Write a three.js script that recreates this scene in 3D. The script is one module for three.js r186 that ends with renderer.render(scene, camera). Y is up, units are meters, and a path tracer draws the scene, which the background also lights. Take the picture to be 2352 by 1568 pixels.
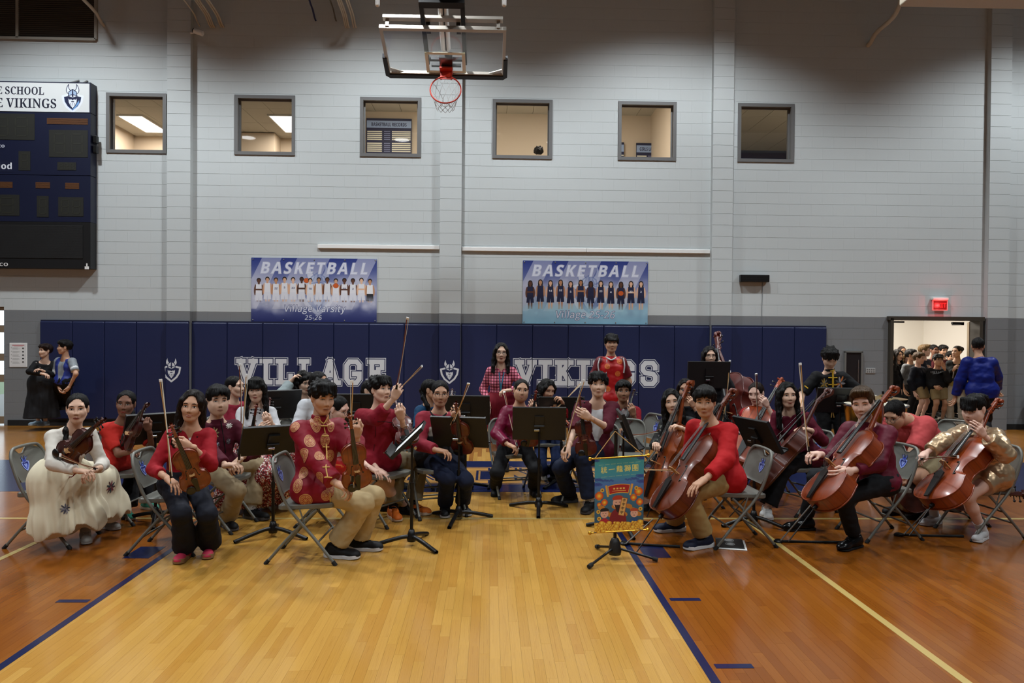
import * as THREE from 'three';
import { mergeGeometries, mergeVertices } from 'three/addons/utils/BufferGeometryUtils.js';
import { RoundedBoxGeometry } from 'three/addons/geometries/RoundedBoxGeometry.js';
import { ImprovedNoise } from 'three/addons/math/ImprovedNoise.js';
import { RectAreaLightUniformsLib } from 'three/addons/lights/RectAreaLightUniformsLib.js';

// ------------------------------------------------------------------ camera, sky, lights, exposure
const scene = new THREE.Scene();
const F = 1740, RAD = Math.PI / 180;
const camera = new THREE.PerspectiveCamera(2 * Math.atan(784 / F) / RAD, 1.5, 0.1, 200);
camera.position.set(0, 1.74, 13.8);
camera.rotation.order = 'YXZ';
camera.rotation.set(-0.71 * RAD, -1.68 * RAD, 0.44 * RAD);
camera.updateMatrixWorld();
scene.background = new THREE.Color(0.75, 0.9, 1.0).multiplyScalar(2.2);   // overcast daylight outside the glass door
const renderer = new THREE.WebGLRenderer({ antialias: true });
renderer.toneMapping = THREE.LinearToneMapping;
renderer.toneMappingExposure = 0.78;
renderer.shadowMap.enabled = true;
RectAreaLightUniformsLib.init();
// gym high-bay lamps: lens radius 0.28, hung at LAMP_Y over the court
const LAMP_Y = 9.0, LAMP_I = 120, LAMP_COL = new THREE.Color(0.92, 0.97, 1.0);
const LAMPS = [];
for (const x of [-7.4, -1.9, 3.2, 10.4]) LAMPS.push([x, 3.3, x < -5 ? 1.75 : 1.55]);   // the row nearest the wall
for (const z of [9, 15, 21, 27]) for (const x of [-9.2, -3.4, 2.4, 8.2]) LAMPS.push([x, z, 0.9]);
// rectangular ceiling panels of the rooms behind the wall: x, y, z, width, depth, intensity
const ROOM_LIGHT = [1.0, 0.93, 0.83];

// ------------------------------------------------------------------ small helpers
const V = (x = 0, y = 0, z = 0) => new THREE.Vector3(x, y, z);
let seed_ = 12345;
const rnd = () => { seed_ = (seed_ * 1664525 + 1013904223) >>> 0; return seed_ / 4294967296; };
const rr = (a, b) => a + (b - a) * rnd();
const clamp = (x, a, b) => Math.max(a, Math.min(b, x));
const rayDir = (px, py) => V((px - 1176) / F, -(py - 784) / F, -1).applyEuler(camera.rotation);
const G = (px, py, h = 0) => { const d = rayDir(px, py); return camera.position.clone().addScaledVector(d, (h - camera.position.y) / d.y); };   // measured point on a level surface
const Zp = (px, py, z = 0) => { const d = rayDir(px, py); return camera.position.clone().addScaledVector(d, (z - camera.position.z) / d.z); };   // measured point at a known distance
const proj = (p) => { const q = p.clone().sub(camera.position).applyMatrix4(new THREE.Matrix4().makeRotationFromEuler(camera.rotation).transpose()); return [1176 - F * q.x / q.z, 784 + F * q.y / q.z]; };
const atHeight = (px, y, z) => { let p = Zp(px, 950, z); for (let i = 0; i < 4; i++) { p.y = y; p = Zp(px, proj(p)[1], z); } p.y = y; return p; };

const used = {};
const nm = (n) => { const c = used[n] = (used[n] ?? -1) + 1; return c ? n + '_' + String(c).padStart(3, '0') : n; };
function mesh(name, geo, mat, parent = scene) {
  if (Array.isArray(geo)) geo = merge(geo);
  const m = new THREE.Mesh(geo, mat); m.name = parent === scene ? nm(name) : name; m.castShadow = m.receiveShadow = true; parent.add(m); return m;
}
function thing(name, label, category, pos = [0, 0, 0], yaw = 0, group) {
  const o = new THREE.Group(); o.name = nm(name); o.position.set(...pos); o.rotation.y = yaw; scene.add(o);
  o.userData = { label, category }; if (group) o.userData.group = group; return o;
}
const tag = (o, label, category, group) => { Object.assign(o.userData, { label, category }); if (group) o.userData.group = group; return o; };
const struct = (name, geo, mat) => { const m = mesh(name, geo, mat); m.userData.kind = 'structure'; return m; };
function merge(list) {
  list = list.filter(Boolean);
  const all = list.every((g) => g.index), keep = ['position', 'normal', 'uv', 'color'].filter((a) => list.every((g) => g.attributes[a]));
  list = list.map((g) => { g = all ? g.clone() : g.index ? g.toNonIndexed() : g.clone(); for (const a of Object.keys(g.attributes)) if (!keep.includes(a)) g.deleteAttribute(a); return g; });
  return mergeGeometries(list, false);
}
const box = (w, h, d, x = 0, y = 0, z = 0) => new THREE.BoxGeometry(w, h, d).translate(x, y, z);
const rbox = (w, h, d, r, x = 0, y = 0, z = 0, s = 2) => new RoundedBoxGeometry(w, h, d, s, r).translate(x, y, z);
const tube = (pts, r, seg = 0, rad = 8, closed = false) => new THREE.TubeGeometry(new THREE.CatmullRomCurve3(pts.map((p) => p.isVector3 ? p : V(...p)), closed, 'centripetal'), seg || pts.length * 5, r, rad, closed);
function rod(a, b, r, r2 = r, n = 10) {   // straight bar with ends
  a = a.isVector3 ? a : V(...a); b = b.isVector3 ? b : V(...b);
  const d = b.clone().sub(a), g = new THREE.CylinderGeometry(r2, r, d.length(), n);
  g.applyQuaternion(new THREE.Quaternion().setFromUnitVectors(V(0, 1, 0), d.clone().normalize()));
  const c = a.clone().add(b).multiplyScalar(0.5); return g.translate(c.x, c.y, c.z);
}
const lathe = (pts, n = 24) => new THREE.LatheGeometry(pts.map(([r, y]) => new THREE.Vector2(r, y)), n);
const sphere = (r, x = 0, y = 0, z = 0, n = 14) => new THREE.SphereGeometry(r, n, n * 0.7 | 0).translate(x, y, z);
const cyl = (r, h, x = 0, y = 0, z = 0, n = 18, r2 = r) => new THREE.CylinderGeometry(r2, r, h, n).translate(x, y, z);
const extrude = (pts, d, bev = 0) => { const s = new THREE.Shape(pts.map((p) => new THREE.Vector2(p[0], p[1]))); return new THREE.ExtrudeGeometry(s, { depth: d, bevelEnabled: bev > 0, bevelSize: bev, bevelThickness: bev, bevelSegments: 2, steps: 1 }); };
const mat = (color, roughness = 0.7, o = {}) => new THREE.MeshPhysicalMaterial({ color, roughness, ...o });
function canvas(w, h, draw, srgb = true) {
  const c = document.createElement('canvas'); c.width = w; c.height = h; draw(c.getContext('2d'), w, h);
  const t = new THREE.CanvasTexture(c); t.magFilter = THREE.LinearFilter; if (srgb) t.colorSpace = THREE.SRGBColorSpace; t.wrapS = t.wrapT = THREE.RepeatWrapping; return t;
}
const noise = new ImprovedNoise();
const NZ = (x, y, z) => noise.noise(x, y, z);

// ------------------------------------------------------------------ shared materials
const M = {
  steel: mat('#8d8f8c', 0.38, { metalness: 0.55 }), chrome: mat('#c9c9c9', 0.2, { metalness: 1 }), black: mat('#0b0b0c', 0.5), blackMetal: mat('#101011', 0.38, { metalness: 0.3 }),
  rubber: mat('#0d0d0d', 0.8), white: mat('#e4e4e2', 0.55), cream: mat('#e9e2d2', 0.8), navyPaint: mat('#152050', 0.3), chair: mat('#6d6d66', 0.42, { metalness: 0.25 }),
  frameGrey: mat('#6a6a6a', 0.45), glass: new THREE.MeshPhysicalMaterial({ color: 0xffffff, roughness: 0.02, transmission: 1, thickness: 0, ior: 1.5 }), gold: mat('#c99a35', 0.3, { metalness: 0.9 }),
  brass: mat('#c59a3c', 0.25, { metalness: 1 }), paper: mat('#e8e8e6', 0.9), orangeRim: mat('#c8331a', 0.4), net: mat('#cfcfcf', 0.9), ebony: mat('#0c0a09', 0.32), maple: mat('#b98a56', 0.5), stringM: mat('#7a7a78', 0.4, { metalness: 0.8 }),
};
const wallPaint = mat('#bec4c5', 0.55), wallGrey = mat('#787b7e', 0.5);

// ------------------------------------------------------------------ floor: maple strips, two stains, painted lines
const grain = canvas(512, 512, (c, w, h) => {
  c.fillStyle = '#f4f4f4'; c.fillRect(0, 0, w, h);
  for (let i = 0; i < 900; i++) { const x = rnd() * w, y = rnd() * h, l = rr(40, 260), a = rr(0.02, 0.1); c.strokeStyle = rnd() < 0.7 ? `rgba(90,55,20,${a})` : `rgba(255,255,255,${a * 1.5})`; c.lineWidth = rr(0.5, 2.2); c.beginPath(); c.moveTo(x, y); c.bezierCurveTo(x + rr(-5, 5), y + l * 0.3, x + rr(-5, 5), y + l * 0.6, x + rr(-4, 4), y + l); c.stroke(); }
  for (let i = 0; i < 40; i++) { c.fillStyle = `rgba(110,65,25,${rr(0.03, 0.12)})`; c.beginPath(); c.ellipse(rnd() * w, rnd() * h, rr(2, 7), rr(8, 36), 0, 0, 7); c.fill(); }
});
const PW = 0.0572, LENS = [0.42, 0.6, 0.84, 1.1, 1.45];
{
  const floor = struct('floor', box(27, 0.2, 38, 0, -0.1205, 18), mat('#5a3a1c', 0.6));
  const room = struct('floor_slab', box(26, 0.15, 9, 0, -0.0955, -4.7), mat('#77716a', 0.5));
  const geos = LENS.map((l) => { const g = box(PW - 0.0007, 0.02, l - 0.0008, 0, -0.01, 0), p = g.attributes.position, n = g.attributes.normal, uv = g.attributes.uv; for (let i = 0; i < p.count; i++) if (n.getY(i) > 0.5) uv.setXY(i, p.getX(i) * 6, p.getZ(i) * 0.9); return g; });
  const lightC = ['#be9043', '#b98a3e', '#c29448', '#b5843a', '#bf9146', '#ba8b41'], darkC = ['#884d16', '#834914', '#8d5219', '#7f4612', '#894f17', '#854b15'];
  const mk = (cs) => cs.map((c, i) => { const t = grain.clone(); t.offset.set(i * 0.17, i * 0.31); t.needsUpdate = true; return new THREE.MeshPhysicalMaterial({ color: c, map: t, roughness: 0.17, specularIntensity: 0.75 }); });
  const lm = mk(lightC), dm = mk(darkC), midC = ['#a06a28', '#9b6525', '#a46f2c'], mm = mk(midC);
  const planks = [], rows = Math.ceil(24 / PW), buckets = new Map();
  for (let r = 0; r < rows; r++) {
    const x = -12 + (r + 0.5) * PW; let z = -rr(0, 1);
    while (z < 14.2) { const k = Math.min(4, Math.floor(rnd() * 5)), l = LENS[k]; planks.push([x, z + l / 2, k, Math.floor(rnd() * 6), rnd()]); z += l; }
  }
  const near = planks.filter(([x, z, k]) => { const d = 13.8 - z; return d > 3.7 && Math.abs(x - 0.1) < d * 0.69; }).sort((a, b) => LENS[b[2]] / (13.8 - b[1]) ** 2 - LENS[a[2]] / (13.8 - a[1]) ** 2).slice(0, 300);
  const set = new Set(near);
  for (const p of planks) {
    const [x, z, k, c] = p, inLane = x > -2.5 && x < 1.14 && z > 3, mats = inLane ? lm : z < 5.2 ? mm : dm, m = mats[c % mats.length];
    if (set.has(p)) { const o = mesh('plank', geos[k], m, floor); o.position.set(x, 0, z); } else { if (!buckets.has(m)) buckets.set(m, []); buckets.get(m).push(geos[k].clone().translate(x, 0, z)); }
  }
  for (const [m, gs] of buckets) { const o = mesh('strip_flooring', merge(gs), m, floor); o.userData.kind = 'stuff'; }
  const blue = mat('#131b40', 0.2, { specularIntensity: 0.7 }), cream = mat('#b39a5c', 0.22), t = 0.0016;
  const line = (name, w, d, x, z, m = blue, h = t) => mesh(name, box(w, h, d, x, h / 2, z), m, floor);
  line('lane_line', 0.05, 8.45, -2.5, 9.8); line('lane_line', 0.05, 8.45, 1.14, 9.8);
  for (const s of [-1, 1]) { const e = s < 0 ? -2.525 : 1.165; line('lane_block', 0.2, 0.31, e + s * 0.155, 7.83); for (const z of [8.9, 9.89, 10.9]) line('lane_mark', 0.2, 0.05, e + s * 0.125, z); }
  line('court_line', 0.05, 7.5, 2.405, 10.5, cream); line('court_line', 0.05, 7.5, -3.68, 10.5, cream);
  line('court_line', 18.6, 0.05, 0, 6.75, cream, 0.0012);
  line('baseline_band', 17.8, 1.98, 0, 4.6, blue, 0.0009);
  const txt = word('VIKINGS', '#b5843f', '#131b40', 0.09);
  const lg = new THREE.PlaneGeometry(5.2, 1.25).rotateX(-Math.PI / 2).translate(-0.05, 0.0012, 4.62);
  mesh('painted_lettering', lg, new THREE.MeshPhysicalMaterial({ map: txt.map, alphaMap: txt.alpha, alphaTest: 0.5, roughness: 0.2 }), floor);
}

// block lettering drawn as bars: an outline, a gap in the ground colour, and the face
function word(s, face, gap, bar, outline = face) {
  const L = { V: [[0, 1, 0.5, 0], [1, 1, 0.5, 0], [-0.1, 1, 0.24, 1], [0.76, 1, 1.1, 1]], I: [[0.5, 0, 0.5, 1], [0.2, 0, 0.8, 0], [0.2, 1, 0.8, 1]], L: [[0.25, 1, 0.25, 0], [0.05, 1, 0.5, 1], [0.05, 0, 0.95, 0], [0.95, 0, 0.95, 0.3]],
    A: [[0.05, 0, 0.5, 1], [0.5, 1, 0.95, 0], [0.26, 0.36, 0.74, 0.36], [-0.1, 0, 0.26, 0], [0.74, 0, 1.1, 0]], G: [[0.95, 0.72, 0.95, 0.85, 0.75, 1, 0.25, 1, 0.05, 0.82, 0.05, 0.18, 0.25, 0, 0.75, 0, 0.95, 0.18, 0.95, 0.42, 0.6, 0.42]],
    E: [[0.22, 0, 0.22, 1], [0.05, 0, 0.95, 0, 0.95, 0.28], [0.05, 1, 0.95, 1, 0.95, 0.72], [0.22, 0.5, 0.68, 0.5], [0.68, 0.36, 0.68, 0.64]], K: [[0.2, 0, 0.2, 1], [0.03, 0, 0.4, 0], [0.03, 1, 0.4, 1], [0.85, 1, 0.25, 0.42], [0.45, 0.6, 0.88, 0], [0.65, 1, 1.0, 1], [0.7, 0, 1.05, 0]],
    N: [[0.15, 0, 0.15, 1], [0.85, 0, 0.85, 1], [0.15, 1, 0.85, 0], [0, 0, 0.32, 0], [0, 1, 0.2, 1], [0.68, 1, 1, 1]], S: [[0.92, 0.76, 0.92, 0.85, 0.75, 1, 0.25, 1, 0.07, 0.85, 0.07, 0.66, 0.22, 0.53, 0.78, 0.47, 0.93, 0.34, 0.93, 0.15, 0.75, 0, 0.25, 0, 0.07, 0.15, 0.07, 0.24]] };
  const H = 256, cw = [...s].map((c) => (c === 'I' ? 0.62 : 1.0)), W = Math.round(cw.reduce((a, b) => a + b * 182, 0) + 52);
  const paint = (c, alpha) => {
    const pass = (wd, st) => { c.lineWidth = wd; c.strokeStyle = st; c.lineJoin = 'miter'; c.lineCap = 'square'; let x = 52; [...s].forEach((ch, i) => {  for (const p of L[ch]) { c.beginPath(); const ox = ch === 'I' ? x - 32 : x; for (let j = 0; j < p.length; j += 2) { const X = ox + p[j] * 112, Y = 210 - p[j + 1] * 164; j ? c.lineTo(X, Y) : c.moveTo(X, Y); } c.stroke(); } x += cw[i] * 182; }); };
    const b = bar * 380;
    if (alpha) { c.fillStyle = '#000'; c.fillRect(0, 0, W, H); pass(b + 24, '#fff'); } else { c.fillStyle = gap; c.fillRect(0, 0, W, H); pass(b + 24, outline); pass(b + 13, gap); pass(b, face); }
  };
  return { map: canvas(W, H, (c) => paint(c, false)), alpha: canvas(W, H, (c) => paint(c, true), false), aspect: W / H };
}
// crest: a shield with a bearded head in a horned helmet (three tones)
function drawCrest(c, x, y, s, dark, mid, pale, fill) {
  c.save(); c.translate(x, y); c.scale(s, s);
  const poly = (p, f, st, w = 0.05) => { c.beginPath(); p.forEach(([a, b], i) => (i ? c.lineTo(a, b) : c.moveTo(a, b))); c.closePath(); if (f) { c.fillStyle = f; c.fill(); } if (st) { c.strokeStyle = st; c.lineWidth = w; c.lineJoin = 'round'; c.stroke(); } };
  const sh = [[-0.95, -0.25], [-0.5, -0.35], [0, -0.2], [0.5, -0.35], [0.95, -0.25], [0.85, 0.3], [0.55, 0.8], [0, 1.25], [-0.55, 0.8], [-0.85, 0.3]];
  poly(sh, mid, pale, 0.2); poly(sh.map(([a, b]) => [a * 0.86, b * 0.84 + 0.03]), dark); poly([[-0.05, 1.05], [0.62, 0.1], [0.62, 0.45], [0.15, 1]], mid);
  for (const k of [-1, 1]) { c.beginPath(); c.moveTo(k * 0.3, -0.45); c.bezierCurveTo(k * 0.75, -0.6, k * 0.62, -1.05, k * 0.38, -1.4); c.bezierCurveTo(k * 0.42, -1.0, k * 0.28, -0.85, k * 0.16, -0.75); c.closePath(); c.fillStyle = pale; c.fill(); c.strokeStyle = dark; c.lineWidth = 0.06; c.stroke(); }
  poly([[-0.42, -0.3], [-0.36, -0.68], [0, -0.92], [0.36, -0.68], [0.42, -0.3], [0, -0.42]], fill, dark, 0.07); poly([[-0.05, -0.9], [0.05, -0.9], [0.08, -0.2], [-0.08, -0.2]], dark);
  poly([[-0.36, -0.28], [-0.12, -0.16], [-0.32, -0.1]], dark); poly([[0.36, -0.28], [0.12, -0.16], [0.32, -0.1]], dark);
  poly([[-0.44, -0.15], [-0.3, 0.05], [-0.12, 0.02], [0, 0.1], [0.12, 0.02], [0.3, 0.05], [0.44, -0.15], [0.4, 0.35], [0.2, 0.72], [0, 0.95], [-0.2, 0.72], [-0.4, 0.35]], pale, dark, 0.06);
  poly([[-0.16, 0.22], [0.16, 0.22], [0.1, 0.32], [-0.1, 0.32]], dark); for (const q of [-0.2, 0, 0.2]) poly([[q - 0.02, 0.42], [q + 0.03, 0.42], [q * 0.6, 0.75]], dark);
  c.restore();
}
const crestMap = (bg, dark, mid, pale, fill) => canvas(256, 320, (c, w, h) => { c.fillStyle = bg; c.fillRect(0, 0, w, h); drawCrest(c, 128, 172, 104, dark, mid, pale, fill); });
const crestAlpha = canvas(256, 320, (c, w, h) => { c.fillStyle = '#000'; c.fillRect(0, 0, w, h); drawCrest(c, 128, 172, 104, '#fff', '#fff', '#fff', '#fff'); }, false);

// ------------------------------------------------------------------ back wall of painted block, pilasters, openings
const WIN = [[-6.87, -5.83], [-4.6, -3.54], [-2.36, -1.28], [0.03, 1.1], [2.32, 3.37], [4.52, 5.545]], WY = [4.9, 5.95], DOOR = [7.39, 9.06, 2.05], GDOOR = [-10.6, -8.68, 2.12], SPLIT = 2.065;
const PIL = [[-5.76, -5.35], [-0.915, -0.525], [4.025, 4.4], [9.15, 9.54]];
{
  const rects = [...WIN.map(([a, b]) => [a, WY[0], b, WY[1]]), [DOOR[0], -1, DOOR[1], DOOR[2]], [GDOOR[0], -1, GDOOR[1], GDOOR[2]]];
  const shape = (y0, y1) => {
    const s = new THREE.Shape();
    if (y0 > 0.5) { s.moveTo(-12.6, y0); s.lineTo(12.6, y0); s.lineTo(12.6, y1); s.lineTo(-12.6, y1); } else { s.moveTo(-12.6, 0); for (const [a, b, c] of [GDOOR, DOOR]) { s.lineTo(a, 0); s.lineTo(a, c); s.lineTo(b, c); s.lineTo(b, 0); } s.lineTo(12.6, 0); s.lineTo(12.6, y1); s.lineTo(-12.6, y1); }
    if (y1 > 5) for (const [a, b] of WIN) { const h = new THREE.Path(); h.moveTo(a, WY[0]); h.lineTo(a, WY[1]); h.lineTo(b, WY[1]); h.lineTo(b, WY[0]); s.holes.push(h); }
    return s;
  };
  const core = new THREE.ExtrudeGeometry(shape(0, 10), { depth: 0.2, bevelEnabled: false }).translate(0, 0, -0.2035);
  const wall = struct('wall_back', core, wallPaint);
  // one block face: a plate with chamfered edges
  const plate = (x0, y0, x1, y1, zf = 0) => {
    const c = 0.0016, d = 0.004, z = zf, e = c * 0.2, P = [[x0, y0, z - d], [x1, y0, z - d], [x1, y1, z - d], [x0, y1, z - d], [x0 + e, y0 + c, z], [x1 - e, y0 + c, z], [x1 - e, y1 - c, z], [x0 + e, y1 - c, z]];
    const Q = [[4, 5, 6, 7], [0, 1, 5, 4], [1, 2, 6, 5], [2, 3, 7, 6], [3, 0, 4, 7]], pos = [], idx = [];
    for (const q of Q) { const b = pos.length / 3; for (const i of q) pos.push(...P[i]); idx.push(b, b + 1, b + 2, b, b + 2, b + 3); }
    const g = new THREE.BufferGeometry(); g.setAttribute('position', new THREE.Float32BufferAttribute(pos, 3)); g.setIndex(idx); g.computeVertexNormals(); return g;
  };
  const bw = 0.4064, bh = SPLIT / 10, J = 0.0024, cells = [];
  for (let r = 0; r < 48; r++) for (let i = -32; i < 32; i++) {
    let x0 = i * bw + (r % 2) * bw / 2, x1 = x0 + bw, y0 = r * bh, y1 = y0 + bh;
    let list = [[x0, y0, x1, y1]];
    for (const [a, b, c, d] of [...rects, ...PIL.map(([p, q]) => [p, -1, q, 12])]) list = list.flatMap(([p, q, s, t]) => {
      if (s <= a || p >= c || t <= b || q >= d) return [[p, q, s, t]];
      const o = []; if (p < a) o.push([p, q, a, t]); if (s > c) o.push([c, q, s, t]); const m0 = Math.max(p, a), m1 = Math.min(s, c); if (q < b) o.push([m0, q, m1, b]); if (t > d) o.push([m0, d, m1, t]); return o;
    });
    for (const [p, q, s, t] of list) if (s - p > 0.03 && t - q > 0.03) cells.push([p, q, s, t]);
  }
  const full = cells.filter(([p, q, s, t]) => s - p > 0.39 && t - q > 0.19 && p > -8.6 && s < 9.8 && q > 1.8 && q < 7.6).sort((a, b) => Math.abs(a[1] - 4) - Math.abs(b[1] - 4)).slice(0, 300), fs = new Set(full);
  const g1 = plate(J / 14 - bw / 2, J / 2 - bh / 2, bw / 2 - J / 14, bh / 2 - J / 2), up = [], lo = [];
  for (const c of cells) {
    const [p, q, s, t] = c, grey = (q + t) / 2 < SPLIT;
    if (fs.has(c)) { const m = mesh('block', g1, grey ? wallGrey : wallPaint, wall); m.position.set((p + s) / 2, (q + t) / 2, 0); } else (grey ? lo : up).push(plate(p + J / 14, q + J / 2, s - J / 14, t - J / 2));
  }
  mesh('blockwork', merge(up), wallPaint, wall).userData.kind = 'stuff'; mesh('blockwork', merge(lo), wallGrey, wall).userData.kind = 'stuff';
  for (const [a, b] of PIL) {
    const pil = struct('pilaster', box(b - a, 10, 0.118, (a + b) / 2, 5, 0.052), wallPaint);
    for (let r = 0; r < 48; r++) { const y0 = r * bh; mesh('block', plate(a, y0 + J / 2, b, y0 + bh - J / 2, 0.12), y0 + bh / 2 < SPLIT ? wallGrey : wallPaint, pil); }
    mesh('painted_base', box(b - a + 0.004, SPLIT, 0.121, (a + b) / 2, SPLIT / 2, 0.0515), wallGrey, pil);
  }
  const joint = [-0.915, -0.525].map((x) => box(0.008, 10, 0.01, x, 5, 0.004)); mesh('control_joint', merge(joint), mat('#6d6f70', 0.8), wall);
  const bb = []; for (const [a, b] of [[-8.6, PIL[0][0]], [PIL[0][1], PIL[1][0]], [PIL[1][1], PIL[2][0]], [PIL[2][1], 7.33], [9.54, 12.5]]) bb.push(box(b - a, 0.1, 0.03, (a + b) / 2, 0.05, 0.015));
  struct('baseboard_back', merge(bb), M.rubber);
  // rest of the shell
  const side = mat('#6a6d70', 0.7); struct('wall_left', box(0.25, 10, 38, -12.6, 5, 18.7), side); struct('wall_right', box(0.25, 10, 38, 12.6, 5, 18.7), side); struct('wall_front', box(25.4, 10, 0.25, 0, 5, 37), side);
  struct('ceiling', box(25.6, 0.3, 38.2, 0, 10.15, 18.5), mat('#3d3832', 0.9));
  // interior windows: steel frame around a deep reveal, one pane
  WIN.forEach(([a, b], i) => {
    const w = new THREE.Group(); w.name = 'window_' + (i + 1); w.userData.kind = 'structure'; scene.add(w); const cx = (a + b) / 2, cy = (WY[0] + WY[1]) / 2, W = b - a, H = WY[1] - WY[0], f = 0.05; w.position.set(cx, cy, 0);
    const ring = (w2, h2, t, d, z) => [box(w2, t, d, 0, h2 / 2 - t / 2, z), box(w2, t, d, 0, -h2 / 2 + t / 2, z), box(t, h2 - 2 * t, d, -w2 / 2 + t / 2, 0, z), box(t, h2 - 2 * t, d, w2 / 2 - t / 2, 0, z)];
    mesh('frame', merge([...ring(W + 0.02, H + 0.02, f + 0.01, 0.03, 0.006), ...ring(W - 0.06, H - 0.06, 0.012, 0.22, -0.1), ...ring(W - 0.07, H - 0.07, 0.035, 0.03, -0.1)]), M.frameGrey, w);
    mesh('pane', box(W - 0.12, H - 0.12, 0.006, 0, 0, -0.1), M.glass, w);
  });
}
// ------------------------------------------------------------------ rooms behind the windows and the corridor behind the door
{
  const beige = mat('#cdbda8', 0.9), tile = mat('#b9b3a6', 0.9), blueW = mat('#1f3560', 0.8), cy = 6.86;
  const room = (n, x0, x1, z, m) => struct('wall_office_' + n, [box(x1 - x0, 2.9, 0.1, (x0 + x1) / 2, cy - 1.4, z - 0.05), box(0.1, 2.9, -z - 0.2, x0, cy - 1.4, z / 2 - 0.1), box(0.1, 2.9, -z - 0.2, x1, cy - 1.4, z / 2 - 0.1)], m);
  room('left', -9.5, -3.1, -6.6, beige); room('middle', -3.0, 3.8, -4.0, beige); room('right', 3.9, 9, -7.25, beige); struct('wall_office_far', box(5, 2.9, 0.05, 6.45, cy - 1.4, -7.2), blueW);
  struct('wall_office_corner', box(1.6, 2.6, 0.6, -6.4, cy - 1.33, -6.3), beige);
  struct('floor_office', box(18.6, 0.2, 7.2, -0.2, 4.0, -3.85), mat('#8f897c', 0.9));
  const c = struct('ceiling_office', box(18.6, 0.1, 7.2, -0.2, cy + 0.07, -3.85), tile);
  const gt = new RoundedBoxGeometry(0.602, 0.02, 1.212, 1, 0.004);
  for (let i = 0; i < 30; i++) for (let j = 0; j < 6; j++) { const x = -9.1 + i * 0.61, z = -0.85 - j * 1.22; const m = mesh('ceiling_tile', gt, tile, c); m.position.set(x, cy, z); }
  const panel = (x, y, z, w, d, I, label) => {
    const t = thing('ceiling_light', label, 'light', [x, y, z]);
    mesh('housing', [box(w + 0.05, 0.05, 0.03, 0, 0, d / 2), box(w + 0.05, 0.05, 0.03, 0, 0, -d / 2), box(0.03, 0.05, d, w / 2, 0, 0), box(0.03, 0.05, d, -w / 2, 0, 0)], M.white, t);
    mesh('diffuser', box(w, 0.02, d, 0, -0.01, 0), mat('#ffffff', 0.6, { emissive: new THREE.Color(...ROOM_LIGHT), emissiveIntensity: 5 }), t);
    const l = new THREE.RectAreaLight(new THREE.Color(...ROOM_LIGHT), I, w, d); l.position.set(x, y - 0.03, z); l.rotation.x = -Math.PI / 2; l.castShadow = true; scene.add(l);
  };
  const p1 = G(331, 285, cy - 0.03), p2 = G(664, 285, cy - 0.03);
  panel(p1.x, cy - 0.02, p1.z, 0.58, 1.5, 30, 'lit ceiling panel seen through the first window from the left'); panel(p2.x, cy - 0.02, p2.z, 0.58, 1.5, 30, 'lit ceiling panel seen through the second window from the left');
  panel(-1.9, cy - 0.02, -1.3, 0.58, 1.2, 55, 'ceiling panel hidden above the third window from the left'); panel(1.8, cy - 0.02, -1.3, 0.58, 1.2, 55, 'ceiling panel hidden between the fourth and fifth window'); panel(7.3, cy - 0.02, -2.6, 0.58, 1.2, 55, 'ceiling panel hidden to the right of the sixth window');
  // corridor
  const cw = mat('#ddd8d0', 0.85);
  struct('wall_corridor', [box(0.1, 2.9, 6, 6.3, 1.45, -3.3), box(0.1, 2.9, 6, 10.72, 1.45, -3.3), box(4.6, 2.9, 0.1, 8.5, 1.45, -6.3)], cw);
  struct('wall_corridor_end', box(1.6, 2.85, 0.1, 9.9, 1.43, -4.6), mat('#e6e1d8', 0.85));
  struct('ceiling_corridor', box(4.6, 0.1, 6.1, 8.5, 2.95, -3.3), M.white);
  panel(8.1, 2.87, -2.6, 0.6, 1.8, 66, 'corridor ceiling panel behind the open doorway');
  // open doorway with its dark frame
  const d = new THREE.Group(); d.name = 'door_1'; d.userData.kind = 'structure'; scene.add(d);
  mesh('frame', [box(0.06, DOOR[2], 0.3, DOOR[0] - 0.0, DOOR[2] / 2, -0.06), box(0.06, DOOR[2], 0.3, DOOR[1], DOOR[2] / 2, -0.06), box(DOOR[1] - DOOR[0] + 0.12, 0.07, 0.3, (DOOR[0] + DOOR[1]) / 2, DOOR[2], -0.06)], mat('#3a352d', 0.5), d);
  const leaf = mesh('door_leaf', rbox(0.045, 2.0, 0.86, 0.008, 0, 1.0, -0.43).rotateY(-30.5 * RAD).translate(DOOR[1] - 0.02, 0, -0.2), mat('#8d7a5e', 0.5), d);
  mesh('door_closer', [box(0.22, 0.04, 0.05, DOOR[1] - 0.28, 1.97, -0.18), box(0.05, 0.05, 0.3, DOOR[1] - 0.2, 1.96, -0.3)], M.blackMetal, d); mesh('door_closer', [box(0.25, 0.03, 0.05, DOOR[0] + 0.22, 1.985, -0.15)], M.blackMetal, d);
  // glazed entrance at the far left, daylight behind it
  const e = new THREE.Group(); e.name = 'door_2'; e.userData.kind = 'structure'; scene.add(e);
  const x0 = GDOOR[0], x1 = GDOOR[1], fr = mat('#8b7a64', 0.5), parts = [box(x1 - x0, 0.06, 0.14, (x0 + x1) / 2, 2.09, -0.1)];
  for (const y of [0.09, 0.84, 1.22, 1.73]) parts.push(box(x1 - x0, 0.13, 0.07, (x0 + x1) / 2, y, -0.1)); for (const x of [x0 + 0.04, x1 - 0.012, (x0 + x1) / 2]) parts.push(box(0.024, 2.12, 0.09, x, 1.06, -0.1));
  mesh('frame', parts, fr, e); mesh('pane', box(x1 - x0, 2.0, 0.006, (x0 + x1) / 2, 1.06, -0.1), M.glass, e);
  struct('ground_outside', box(14, 0.1, 12, -13.5, -0.12, -6.4), mat('#7d8a6a', 0.9));
}
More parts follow.
